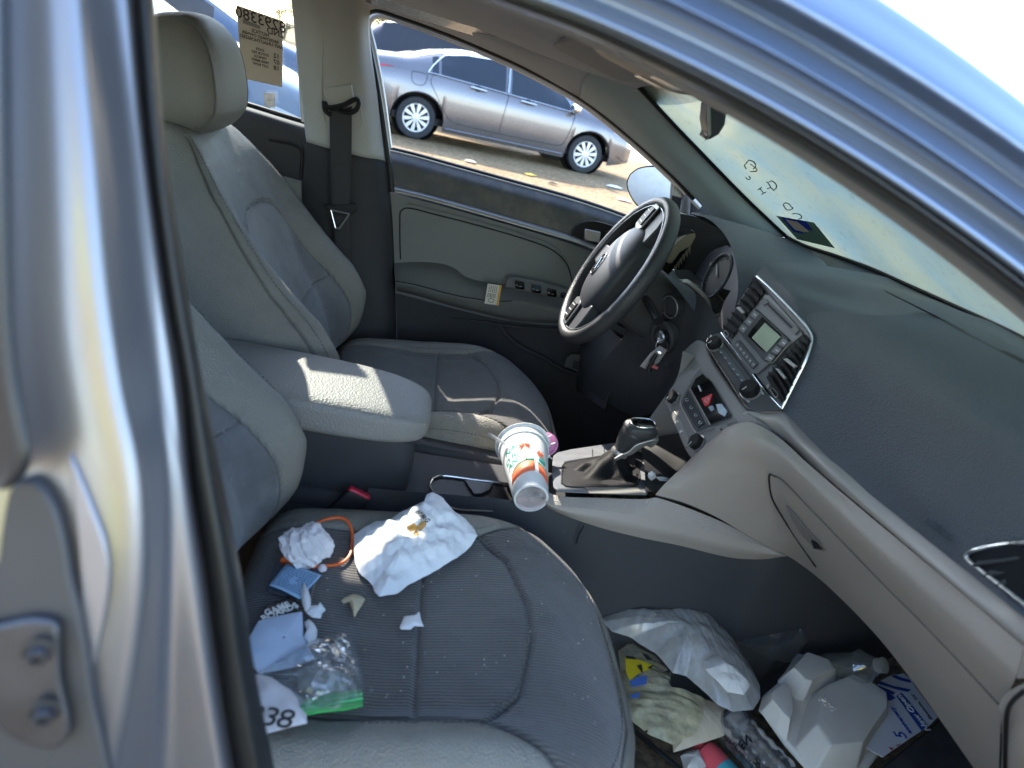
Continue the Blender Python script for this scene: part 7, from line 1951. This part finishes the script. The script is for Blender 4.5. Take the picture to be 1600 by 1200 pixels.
    for sd_ in (-1, 1):
        hl_ = [[S(x, r, sd_, .006) for r in (3.3, 3.8, 4.2, 4.6)] for x in (4.08, 4.2, 4.32, 4.43)]
        V, F = gridmesh(hl_); h_ = mesh('headlamp', V, F, M_headl, body, True)
        if detail and sd_ == -1:
            V, F = gridmesh([[S(x, r, sd_, .009) for r in (3.7, 4.1)] for x in (4.09, 4.17)]); mesh('side_marker', V, F, mat('amber', (.7, .18, .03), .2), h_)
        tl_ = [[S(x, r, sd_, .008) for r in ra] for x, ra in ((.03, (3.5, 4.1, 4.9)), (.15, (3.6, 4.2, 4.9)), (.32, (3.9, 4.4, 4.85)), (.50, (4.3, 4.55, 4.8)), (.64, (4.62, 4.66, 4.7)))]
        V, F = gridmesh(tl_); mesh('tail_lamp', V, F, M_red, body, True)
    return root
P_sed = mat('taupe_metallic', (.19, .175, .18), .28, metal=.6, var=.03, vscale=2, coat=.7, dust=.12, dustcol=(.25, .22, .18), dscale=3)
top_s = [(0, .62), (.03, .95), (.12, 1.08), (.35, 1.135), (.8, 1.19), (1.2, 1.34), (1.65, 1.455), (2.1, 1.495), (2.5, 1.49), (2.85, 1.43), (3.2, 1.27), (3.6, 1.07), (3.9, 1.01), (4.2, .93), (4.42, .82), (4.57, .66), (4.63, .45)]
belt_s = [(0, .90), (.5, .985), (1.2, 1.0), (2.3, .955), (3.3, .92), (3.9, .87), (4.3, .76), (4.63, .5)]
pr_, pf_ = PZ(645, 217, 0), PZ(908, 271, 0)
dv = pf_-pr_; rzs = math.atan2(dv[1], dv[0]); scs = float(np.linalg.norm(dv))/2.70
perp = np.array((-math.sin(rzs), math.cos(rzs), 0))
cen = (pr_+pf_)/2+perp*.80*scs
# wheels sit at 1.04 and 3.74 of 4.63: shift so that the axle midpoint is right
mid = cen-np.array((math.cos(rzs), math.sin(rzs), 0))*(2.39-2.315)*scs
make_car('sedan', 'taupe grey four-door sedan parked side-on beyond the driver window', mid, rzs, scs, P_sed, top_s, belt_s, zs=.96, wr=.322)
P_blk = mat('dark_suv_paint', (.035, .03, .032), .2, metal=.5, var=.05, coat=.6)
top_u = [(0, .7), (.04, 1.2), (.2, 1.50), (.45, 1.64), (.9, 1.72), (1.8, 1.75), (2.5, 1.73), (2.9, 1.64), (3.3, 1.36), (3.6, 1.14), (4.0, 1.07), (4.3, .99), (4.55, .75), (4.63, .5)]
belt_u = [(0, 1.0), (.5, 1.06), (2.3, 1.04), (3.3, 1.02), (3.9, .95), (4.3, .85), (4.63, .55)]
make_car('dark_suv', 'dark sport utility vehicle parked behind the taupe sedan', PZ(690, 150, 0)*0+np.array((-.9, 15.2, 0)), 3.0, 1.0, P_blk, top_u, belt_u, detail=False, wr=.34, glass=(.35, 3.5), doors=(1.2, 2.3, 3.2))
P_slv = mat('pale_blue_paint', (.07, .12, .18), .35, metal=.2, var=.04, coat=.6)
make_car('silver_sedan', 'pale blue-silver car standing close by, seen through the rear side window', (-2.75, 3.1, 0), .22, 1.0, P_slv, top_s, belt_s, detail=True)
P_wht = mat('white_car_paint', (.16, .19, .22), .25, metal=.3, var=.03, coat=.6)
make_car('pale_hatchback', 'pale car further back with a red tail lamp, seen beside the taped paper', (-1.0, 8.0, 0), .55+math.pi*0, .96, P_wht, top_s, belt_s, detail=False) if False else None
make_car('pale_sedan', 'whitish car further back, red tail lamp showing beside the taped paper', (-6.1, 9.3, 0), 3.6, 1.0, P_wht, top_s, belt_s, detail=False)

make_car('blue_sedan', 'dark blue car parked behind the pale blue-silver car, seen through the rear side window', (-3.4, 6.9, 0), .25, 1.0, mat('navy_paint', (.06, .10, .17), .3, metal=.3, var=.04, coat=.5), top_s, belt_s, detail=False)
# ---- blue bin beyond
bn = thing('blue_bin', 'teal blue wheeled bin standing far behind the sedan', 'bin', PZ(588, 128, 0))
bp_ = PZ(588, 128, 0)
M_teal2 = mat('bin_blue', (.05, .30, .48), .5, var=.1, dust=.2, dustcol=(.4, .45, .5))
mb = MB(); base = [(-.35, -.35), (.35, -.35), (.35, .35), (-.35, .35)]
mb.add([bp_+np.array((x*.8, y*.8, .10)) for x, y in base]+[bp_+np.array((x*1.1, y*1.1, 1.25)) for x, y in base], [(3, 2, 1, 0), (4, 5, 6, 7), (0, 1, 5, 4), (1, 2, 6, 5), (2, 3, 7, 6), (3, 0, 4, 7)])
mb.build('bin_body', M_teal2, bn, bev=.03)
V1, F1 = superbox(bp_+np.array((0, 0, 1.33)), (.86, .9, .16), None, 5, 14); mesh('bin_lid', V1, F1, M_teal2, bn)
for s_ in (-.25, .25): MB().lathe([(.12, -.03), (.12, .03)], bp_+np.array((s_, .34, .12)), (1, 0, 0), 18).build('wheel', M_tyre, bn)

# ---- shrubs and trees along the far edge
M_leaf = mat('yellow_green_leaves', (.10, .12, .03), .7, var=.45, vscale=1.5)
M_leaf2 = mat('green_leaves', (.06, .09, .03), .7, var=.45, vscale=1.5)
M_bark = mat('bark', (.10, .075, .055), .9, var=.3, bump=.6, bscale=20)
def tree(x, y, h, r, seed, label, m, bushy=False):
    rr = random.Random(seed)
    t = thing('shrub' if bushy else 'tree', label, 'shrub' if bushy else 'tree', (x, y, 0), 'trees and shrubs beyond the yard')
    b = MB(); 
    th = h*.45 if not bushy else h*.25
    b.tube([(x, y, 0), (x+.1, y, th*.6), (x+.15, y+.1, th*1.4)], [.16*h/5, .12*h/5, .05*h/5], 8)
    for k in range(6):
        a = rr.uniform(0, 6.28); b.tube([(x+.05, y, th*.7), (x+math.cos(a)*r*.4, y+math.sin(a)*r*.4, th*1.2), (x+math.cos(a)*r*.7, y+math.sin(a)*r*.7, h*.75)], [.07*h/5, .05*h/5, .02*h/5], 6)
    b.build('trunk', M_bark, t)
    V = []; F = []
    cl = [(rr.gauss(0, .45)*r, rr.gauss(0, .45)*r, (th if not bushy else h*.2)+rr.random()**.7*(h-(th if not bushy else h*.2)), rr.uniform(.18, .38)*r) for _ in range(26)]
    for cx, cy, cz_, cr__ in cl:
        for _ in range(150):
            d = Vector((rr.gauss(0, 1), rr.gauss(0, 1), rr.gauss(0, .8))).normalized()*cr__*rr.random()**.4
            p = np.array((x+cx+d.x, y+cy+d.y, cz_+d.z)); s_ = rr.uniform(.05, .12)*max(.8, h/5)
            u = np.array((rr.gauss(0, 1), rr.gauss(0, 1), rr.gauss(0, 1))); u /= np.linalg.norm(u); v = np.cross(u, (rr.random(), rr.random(), 1)); v /= np.linalg.norm(v)+1e-9
            i = len(V); V += [p-u*s_, p+v*s_*.5, p+u*s_, p-v*s_*.5]; F.append((i, i+1, i+2, i+3))
    mesh('crown', V, F, m, t, False)
spots = [(-34, 48, 5, 3.2), (-27, 50, 4.4, 2.8), (-21, 46, 4.2, 3), (-16, 50, 4.8, 3), (-11.5, 52, 3.6, 2.6), (-7.5, 50, 4.2, 2.8), (-4.3, 52, 3.4, 2.4), (0, 54, 2.6, 2.2), (5, 56, 2.4, 2.2), (14, 60, 3, 2.6), (24, 60, 3.4, 3), (36, 58, 3.2, 3)]
nm = ['leftmost and tallest tree of the far row', 'second tree from the left in the far row', 'spreading dark green tree, third from the left', 'broad tree, fourth from the left beyond the cars', 'narrow shrub left of the rear window gap', 'tree whose crown shows beside the taped paper', 'yellow-green shrub seen over the dark vehicle roof', 'low shrub in the middle of the far row', 'low rounded shrub right of the middle', 'sparse tree beyond the windscreen, left one', 'sparse tree beyond the windscreen, middle one', 'sparse tree beyond the windscreen, rightmost']
for i, (x, y, h, r) in enumerate(spots): tree(x, y, h, r, 100+i, nm[i], M_leaf if i in (1, 4, 5, 6, 7, 9) else M_leaf2, bushy=i in (4, 6, 7, 8))
hb = mesh('hills', [(-300, 150, -1), (-300, 152, 6), (-120, 150, 8), (0, 150, 5), (120, 150, 7), (300, 150, 6), (300, 150, -1)], [(0, 1, 2, 3, 4, 5, 6)], M_leaf2) if False else None

# ---- leaves and scraps on the gravel
for i, (px, py, s_, lb) in enumerate(((828, 273, .16, 'flat yellow leaf on the gravel below the sedan front door'), (735, 253, .22, 'pale flattened cardboard scrap on the gravel near the rear wheel'), (862, 287, .12, 'small dark twig scrap on the gravel beside the yellow leaf'), (960, 292, .3, 'white crumpled scrap on the gravel near the door mirror'), (978, 314, .2, 'small white scrap on the gravel touching the door mirror edge'))):
    c = PZ(px, py, .012); rr = random.Random(i)
    pts = [c+np.array((math.cos(a)*s_*rr.uniform(.25, 1)*.8, math.sin(a)*s_*rr.uniform(.25, .8), 0)) for a in np.linspace(0, 6.28, 9)[:-1]]
    crumple(('leaf', 'cardboard_scrap', 'twig', 'paper_scrap', 'paper_scrap')[i], pts, mat('yard_scrap_%s' % 'abcde'[i], ((.55, .42, .05), (.50, .42, .30), (.05, .04, .03), (.75, .75, .75), (.7, .7, .7))[i], .8), lb, ('leaf', 'scrap', 'twig', 'paper scrap', 'paper scrap')[i], amp=.03, dome=.004, seed=80+i, K=30, Rn=8, f0=6, f1=30)

# ---- paper taped to the rear side glass, read from behind
pq = [PY(*c) for c in ((372, 8, .655), (444, 33, .665), (443, 136, .68), (380, 122, .675))]
pq = [p+W(0, -.012, 0) for p in pq]
M_tagp = mat('tan_notice', (.42, .37, .31), .7, var=.05)  # plain opaque tan paper
tp = plate('notice_paper', pq, (0, -.0008, 0), M_tagp, None, bev=0); tag(tp, 'tan paper notice with mirrored figures taped inside the rear side window', 'notice'); recentre(tp)
def tpt(u, v, h=.0016): return pq[0]*(1-u)*(1-v)+pq[1]*u*(1-v)+pq[2]*u*v+pq[3]*(1-u)*v+W(0, -h, 0)
def mtext(s_, u, v, size):
    V, F = textV(s_, size, 'CENTER', .0002)
    e1 = (tpt(1, v)-tpt(0, v)); e1 /= np.linalg.norm(e1); e2 = tpt(u, 0)-tpt(u, 1); e2 /= np.linalg.norm(e2); o_ = tpt(u, v)
    o = mesh('mirrored_print', [o_-e1*q[0]+e2*q[1]-W(0, q[2], 0) for q in V], F, M_ink, tp, False); child_local(o, tp)
mtext('8293380', .52, .10, .030); mtext('2ND', .84, .21, .018)
mtext('NOTICE', .5, .28, .010); mtext('REGISTERED OWNER', .5, .34, .008); mtext('ANY UNAUTHORIZED', .52, .40, .009)
for k, s_ in enumerate(('DATE', 'STOCK NO', 'VEHICLE', 'YEAR MAKE', 'LOT ROW')): mtext(s_, .48, .52+.055*k, .007)
for k, s_ in enumerate(('12', '07', '18')): mtext(s_, .86, .55+.09*k, .013)
o = plate('bar_code', [tpt(.12, .16), tpt(.5, .18), tpt(.5, .23), tpt(.12, .22)], (0, -.0003, 0), mat('print_smudge', (.16, .15, .14), .7), tp, bev=0); child_local(o, tp)
stq = [PY(*c)+W(0, -.012, 0) for c in ((414, 145, .69), (432, 145, .69), (432, 168, .69), (416, 166, .69))]
o = plate('glass_label', stq, (0, -.0008, 0), mat('label_white', (.62, .62, .66), .6, var=.3, vscale=90), None, bev=0); tag(o, 'small white label on the rear side glass just below the taped notice', 'label'); recentre(o)
# ------------------------------------------------------------------ the person behind the camera, mirrored in the pillar paint
def make_person(px_, py_, name='person'):
    root = thing('person', 'standing person in a yellow and orange high-visibility vest behind the camera, holding up a phone', 'person', (px_, py_, 0))
    J = {'pel': (0, 0, .95, .13), 'waist': (0, 0, 1.10, .13), 'chest': (0, .01, 1.30, .155), 'neck0': (0, 0, 1.47, .075), 'neck': (0, .01, 1.53, .055), 'head0': (0, .03, 1.60, .078), 'head1': (0, .03, 1.68, .095), 'head2': (0, .02, 1.76, .06),
         'shL': (-.19, 0, 1.42, .06), 'elL': (-.30, .12, 1.16, .045), 'wrL': (-.16, .36, 1.18, .028), 'haL': (-.10, .43, 1.20, .028),
         'shR': (.19, 0, 1.42, .06), 'elR': (.30, .12, 1.16, .045), 'wrR': (.16, .36, 1.18, .028), 'haR': (.10, .43, 1.20, .028),
         'hiL': (-.10, 0, .88, .095), 'knL': (-.12, .02, .50, .06), 'anL': (-.13, -.01, .10, .042), 'toL': (-.14, .13, .04, .035),
         'hiR': (.10, 0, .88, .095), 'knR': (.12, .03, .50, .06), 'anR': (.13, 0, .10, .042), 'toR': (.14, .14, .04, .035)}
    E_ = [('pel', 'waist'), ('waist', 'chest'), ('chest', 'neck0'), ('neck0', 'neck'), ('neck', 'head0'), ('head0', 'head1'), ('head1', 'head2')]
    for s_ in 'LR': E_ += [('chest', 'sh'+s_), ('sh'+s_, 'el'+s_), ('el'+s_, 'wr'+s_), ('wr'+s_, 'ha'+s_), ('pel', 'hi'+s_), ('hi'+s_, 'kn'+s_), ('kn'+s_, 'an'+s_), ('an'+s_, 'to'+s_)]
    for s_, sg in (('L', -1), ('R', 1)):
        for k in range(5):
            a = (k-1.5)*.012; base = J['ha'+s_]; L_ = (.05, .062, .068, .062, .05)[k]
            J['f%s%d' % (s_, k)] = (base[0]-sg*.010-sg*abs(a)*.2, base[1]+.018, base[2]+.018-k*.014, .010); J['g%s%d' % (s_, k)] = (base[0]-sg*(.02+L_*.5), base[1]+.018, base[2]+.018-k*.013, .008)
            E_ += [('ha'+s_, 'f%s%d' % (s_, k)), ('f%s%d' % (s_, k), 'g%s%d' % (s_, k))]
    keys_ = list(J); me = bpy.data.meshes.new('body')
    me.from_pydata([(px_+J[k][0], py_+J[k][1], J[k][2]) for k in keys_], [(keys_.index(a), keys_.index(c)) for a, c in E_], [])
    M_skin = mat('skin', (.45, .27, .18), .5, var=.06); me.materials.append(M_skin)
    o = bpy.data.objects.new('body', me); link(o, root); child_local(o, root)
    sk = o.modifiers.new('skin', 'SKIN'); sk.use_smooth_shade = True
    lay = me.skin_vertices[0] if len(me.skin_vertices) else None
    if lay is None:
        bm = bmesh.new(); bm.from_mesh(me); bm.verts.layers.skin.verify(); bm.to_mesh(me); bm.free(); lay = me.skin_vertices[0]
    for i, k in enumerate(keys_):
        r = J[k][3]; lay.data[i].radius = (r*(1.25 if k in ('chest', 'waist', 'pel') else 1), r)
        lay.data[i].use_root = (k == 'pel')
    sb = o.modifiers.new('sub', 'SUBSURF'); sb.levels = 2; sb.render_levels = 2
    def shell(nm, rings, m, bands=None):
        V = []; F = []; K = 40
        for (cx, cy, z, rx, ry) in rings:
            for j in range(K):
                a = 2*math.pi*j/K; V.append((px_+cx+rx*math.cos(a), py_+cy+ry*math.sin(a), z))
        for i in range(len(rings)-1):
            for j in range(K): F.append((i*K+j, i*K+(j+1) % K, (i+1)*K+(j+1) % K, (i+1)*K+j))
        mi = None
        if bands: mi = [bands((rings[i][2]+rings[i+1][2])/2, j/K) for i in range(len(rings)-1) for j in range(K)]
        x = mesh(nm, V, F, m, root, True, mi=mi, thick=.006, off=1); child_local(x, root); return x
    M_vest = mat('vest_yellow', (.62, .72, .03), .6, var=.05); M_or = mat('vest_orange', (.85, .20, .04), .6); M_refl = mat('vest_silver', (.6, .6, .6), .4)
    rv = [(0, .005, z, .215-.02*abs(z-1.15), .155-.01*abs(z-1.2)) for z in np.linspace(.86, 1.40, 28)]+[(0, 0, 1.44, .19, .12), (0, 0, 1.48, .13, .09)]
    shell('safety_vest', rv, [M_vest, M_or, M_refl], lambda z, t: 2 if abs(z-1.02) < .025 or abs(z-1.22) < .02 else (1 if abs(z-1.02) < .05 or abs(z-1.22) < .045 or abs(t-.25) < .02 else 0))
    M_jean = mat('jeans', (.04, .06, .11), .85, bump=.4, bscale=400)
    for sg in (-1, 1):
        shell('trouser_leg', [(sg*.10, 0, .95, .115, .13), (sg*.11, 0, .80, .105, .115), (sg*.12, .02, .50, .078, .085), (sg*.13, 0, .12, .065, .07)], M_jean)
        V1, F1 = superbox((px_+sg*.14, py_+.06, .05), (.105, .27, .10), None, 3.5, 16); x = mesh('shoe', V1, F1, M_black, root); child_local(x, root)
        M_sl = M_jean
    V1, F1 = superbox((px_, py_+.015, 1.735), (.185, .215, .14), None, 2.4, 24); x = mesh('hair', V1, F1, mat('dark_hair', (.03, .02, .015), .6, bump=1, bscale=200), root); child_local(x, root)
    for sg in (-1, 1):
        x = MB().lathe([(.012, 0), (.010, .006), (.001, .008)], (px_+sg*.032, py_+.112, 1.655), (0, 1, 0), 14).build('eye', M_white, root); child_local(x, root)
        V1, F1 = superbox((px_+sg*.092, py_+.03, 1.65), (.018, .04, .06), None, 2.5, 10); x = mesh('ear', V1, F1, M_skin, root); child_local(x, root)
    V1, F1 = superbox((px_, py_+.128, 1.635), (.028, .035, .05), None, 2.3, 12); x = mesh('nose', V1, F1, M_skin, root); child_local(x, root)
    V1, F1 = superbox((px_, py_+.115, 1.598), (.05, .012, .012), None, 2.3, 10); x = mesh('mouth', V1, F1, mat('lips', (.40, .16, .13), .5), root); child_local(x, root)
make_person(.02, -1.66)
# ------------------------------------------------------------------ the rest of the car's own body, seen when one steps aside
def Wv(*p): return np.array(p, float)
# rear side of the near flank
sheet('rear_side_panel', [[Wv(-.30, -.80, .97), Wv(-.8, -.80, .98), Wv(-1.4, -.77, 1.0), Wv(-2.1, -.66, 1.0)], [Wv(-.24, -.885, .80), Wv(-.8, -.90, .80), Wv(-1.4, -.88, .82), Wv(-2.2, -.74, .84)],
                          [Wv(-.20, -.90, .55), Wv(-.8, -.91, .55), Wv(-1.4, -.90, .58), Wv(-2.25, -.76, .6)], [Wv(-.20, -.86, .22), Wv(-.8, -.87, .22), Wv(-1.4, -.86, .25), Wv(-2.2, -.72, .3)]], M_rail, car, 40, 30, thick=.01)
sheet('rear_side_glass', [[Wv(-.33, -.625, 1.235), Wv(-.8, -.62, 1.24), Wv(-1.25, -.60, 1.20)], [Wv(-.31, -.79, .985), Wv(-.9, -.79, .99), Wv(-1.5, -.75, 1.0)]], Mg, car, 12, 8)
MB().tube([Wv(-1.1, -.60, 1.25), Wv(-1.7, -.72, 1.02)], [.05, .09], 12).build('c_pillar', M_rail, car)
MB().tube(crs([Wv(-.16, -.63, 1.26), Wv(-.7, -.63, 1.275), Wv(-1.2, -.60, 1.25)], 20), .032, 12).build('rear_roof_rail', M_rail, car)
MB().tube([Wv(-.25, -.655, 1.24), Wv(-.25, -.81, .95)], [.018, .022], 12).build('b_pillar_outer', M_rail, car)
sheet('boot_lid', [[Wv(-1.6, y, 1.06) for y in (-.60, 0, .60)], [Wv(-2.15, y, 1.02) for y in (-.62, 0, .62)], [Wv(-2.3, y, .85) for y in (-.66, 0, .66)], [Wv(-2.3, y, .35) for y in (-.66, 0, .66)]], M_rail, car, 16, 24, thick=.01)
sheet('rear_screen', [[Wv(-1.1, y, 1.30) for y in (-.52, 0, .52)], [Wv(-1.65, y, 1.07) for y in (-.58, 0, .58)]], Mg, car, 12, 8)
# bonnet, wings, front pillar foot
hz_ = [(.86, .985), (1.10, .965), (1.5, .90), (1.85, .78), (1.95, .62)]
sheet('bonnet', [[Wv(x, y, z-.05*(abs(y)/.78)**2) for y in (-.76, -.4, 0, .4, .76)] for x, z in hz_], M_rail, car, 30, 30, thick=.006)
for sg in (-1, 1):
    sheet('front_wing', [[Wv(.80, sg*.70, .965), Wv(1.1, sg*.765, .92), Wv(1.5, sg*.77, .85), Wv(1.88, sg*.72, .72)], [Wv(.80, sg*.86, .84), Wv(1.1, sg*.88, .82), Wv(1.5, sg*.88, .76), Wv(1.90, sg*.78, .62)],
                         [Wv(.80, sg*.885, .60), Wv(1.1, sg*.90, .66), Wv(1.5, sg*.90, .66), Wv(1.92, sg*.80, .50)], [Wv(.80, sg*.86, .25), Wv(1.0, sg*.88, .36), Wv(1.6, sg*.88, .36), Wv(1.92, sg*.78, .30)]], M_rail, car, 30, 24, thick=.01)
    r = .31; w = MB().lathe([(r*.6, -.20), (r, -.17), (r, -.02), (r*.92, 0), (r*.66, -.005)], Wv(1.32, sg*.86, r), Wv(0, sg, 0), 48, cap=False).build('wheel', M_tyre, car)
    MB().lathe([(r*.66, -.006), (r*.6, .004), (r*.15, .008), (.001, .008)], Wv(1.32, sg*.86, r), Wv(0, sg, 0), 32, cap=False).build('hubcap', M_hub2, w)
    r = .31; w = MB().lathe([(r*.6, -.20), (r, -.17), (r, -.02), (r*.92, 0), (r*.66, -.005)], Wv(-1.36, sg*.88, r), Wv(0, sg, 0), 48, cap=False).build('wheel', M_tyre, car)
    MB().lathe([(r*.66, -.006), (r*.6, .004), (r*.15, .008), (.001, .008)], Wv(-1.36, sg*.88, r), Wv(0, sg, 0), 32, cap=False).build('hubcap', M_hub2, w)
sheet('front_bumper', [[Wv(1.95-.12*(abs(y)/.75)**2, y, .64) for y in (-.76, -.4, 0, .4, .76)], [Wv(2.02-.14*(abs(y)/.75)**2, y, .5) for y in (-.76, -.4, 0, .4, .76)], [Wv(1.98-.12*(abs(y)/.75)**2, y, .28) for y in (-.76, -.4, 0, .4, .76)]], M_rail, car, 24, 16, thick=.01)
MB().tube(crs([Wv(.545, -.628, 1.085), Wv(.68, -.665, 1.02), Wv(.84, -.72, .955)], 14), [.030]*10+[.036, .04, .045, .05], 14).build('a_pillar', M_rail, car)
MB().box((.86, -.738, .63), (.46, .012, .64)).build('dash_end_panel', M_dark, dash, bev=.004)
# far flank below the glass, towards the rear
sheet('far_side_panel', [[Wv(-.30, .78, .95), Wv(-.8, .79, .96), Wv(-1.4, .77, .98), Wv(-2.1, .66, 1.0)], [Wv(-.30, .89, .75), Wv(-.8, .90, .76), Wv(-1.4, .88, .78), Wv(-2.2, .74, .8)], [Wv(-.30, .86, .25), Wv(-.8, .87, .25), Wv(-1.4, .86, .3), Wv(-2.2, .72, .35)]], M_rail, car, 30, 20, thick=.01)
# the front passenger door, swung wide open
hg = Wv(.80, -.90, 0); da_ = math.radians(-62); dx = Wv(math.cos(da_), math.sin(da_), 0); dn_ = Wv(-dx[1], dx[0], 0)
def D(u, h, t=0): return hg+dx*u+Wv(0, 0, h)+dn_*t
od = sheet('open_door', [[D(u, .95-.02*u, .0) for u in (.0, .35, .7, 1.02)], [D(u, .75, .055) for u in (.0, .35, .7, 1.05)], [D(u, .5, .06) for u in (.0, .35, .7, 1.05)], [D(u, .26, .03) for u in (.02, .35, .7, 1.0)]][::-1], M_rail, car, 30, 30, thick=.008, label='front passenger door swung wide open')
sheet('door_card', [[D(u, .94-.02*u, -.06) for u in (.02, .35, .7, 1.0)], [D(u, .70, -.085) for u in (.02, .35, .7, 1.0)], [D(u, .48, -.075) for u in (.02, .35, .7, 1.0)], [D(u, .28, -.06) for u in (.04, .35, .7, .98)]], M_doorgrey, od, 30, 30, thick=.01)
MB().prism([D(0, .27, -.055), D(0, .93, -.055), D(0, .93, .04), D(0, .27, .03)], dx*.015).build('door_edge', M_rail, od)
MB().prism([D(1.0, .27, -.055), D(1.02, .92, -.055), D(1.03, .92, .04), D(1.0, .27, .03)], dx*.012).build('door_edge', M_rail, od)
V1, F1 = superbox(D(.55, .66, -.115), (.62, .07, .07), np.stack([dx, dn_, Wv(0, 0, 1)], 1), 4, 18); mesh('armrest', V1, F1, M_arm, od)
MB().tube(crs([D(.06, .95, -.01), D(.30, 1.12, .03), D(.58, 1.25, .07), D(.95, 1.27, .08), D(1.06, 1.15, .04), D(1.03, .94, -.01)], 50), .016, 10).build('window_frame', M_rail, od)
fr_ = [crs([D(.08, .95, -.01), D(.5, .95, -.01), D(1.02, .94, -.01)], 20), crs([D(.09, .96, -.01), D(.32, 1.12, .03), D(.60, 1.24, .07), D(.95, 1.26, .08), D(1.04, 1.12, .04)], 20)]
V, F = gridmesh(fr_); mesh('window', V, F, Mg, od)
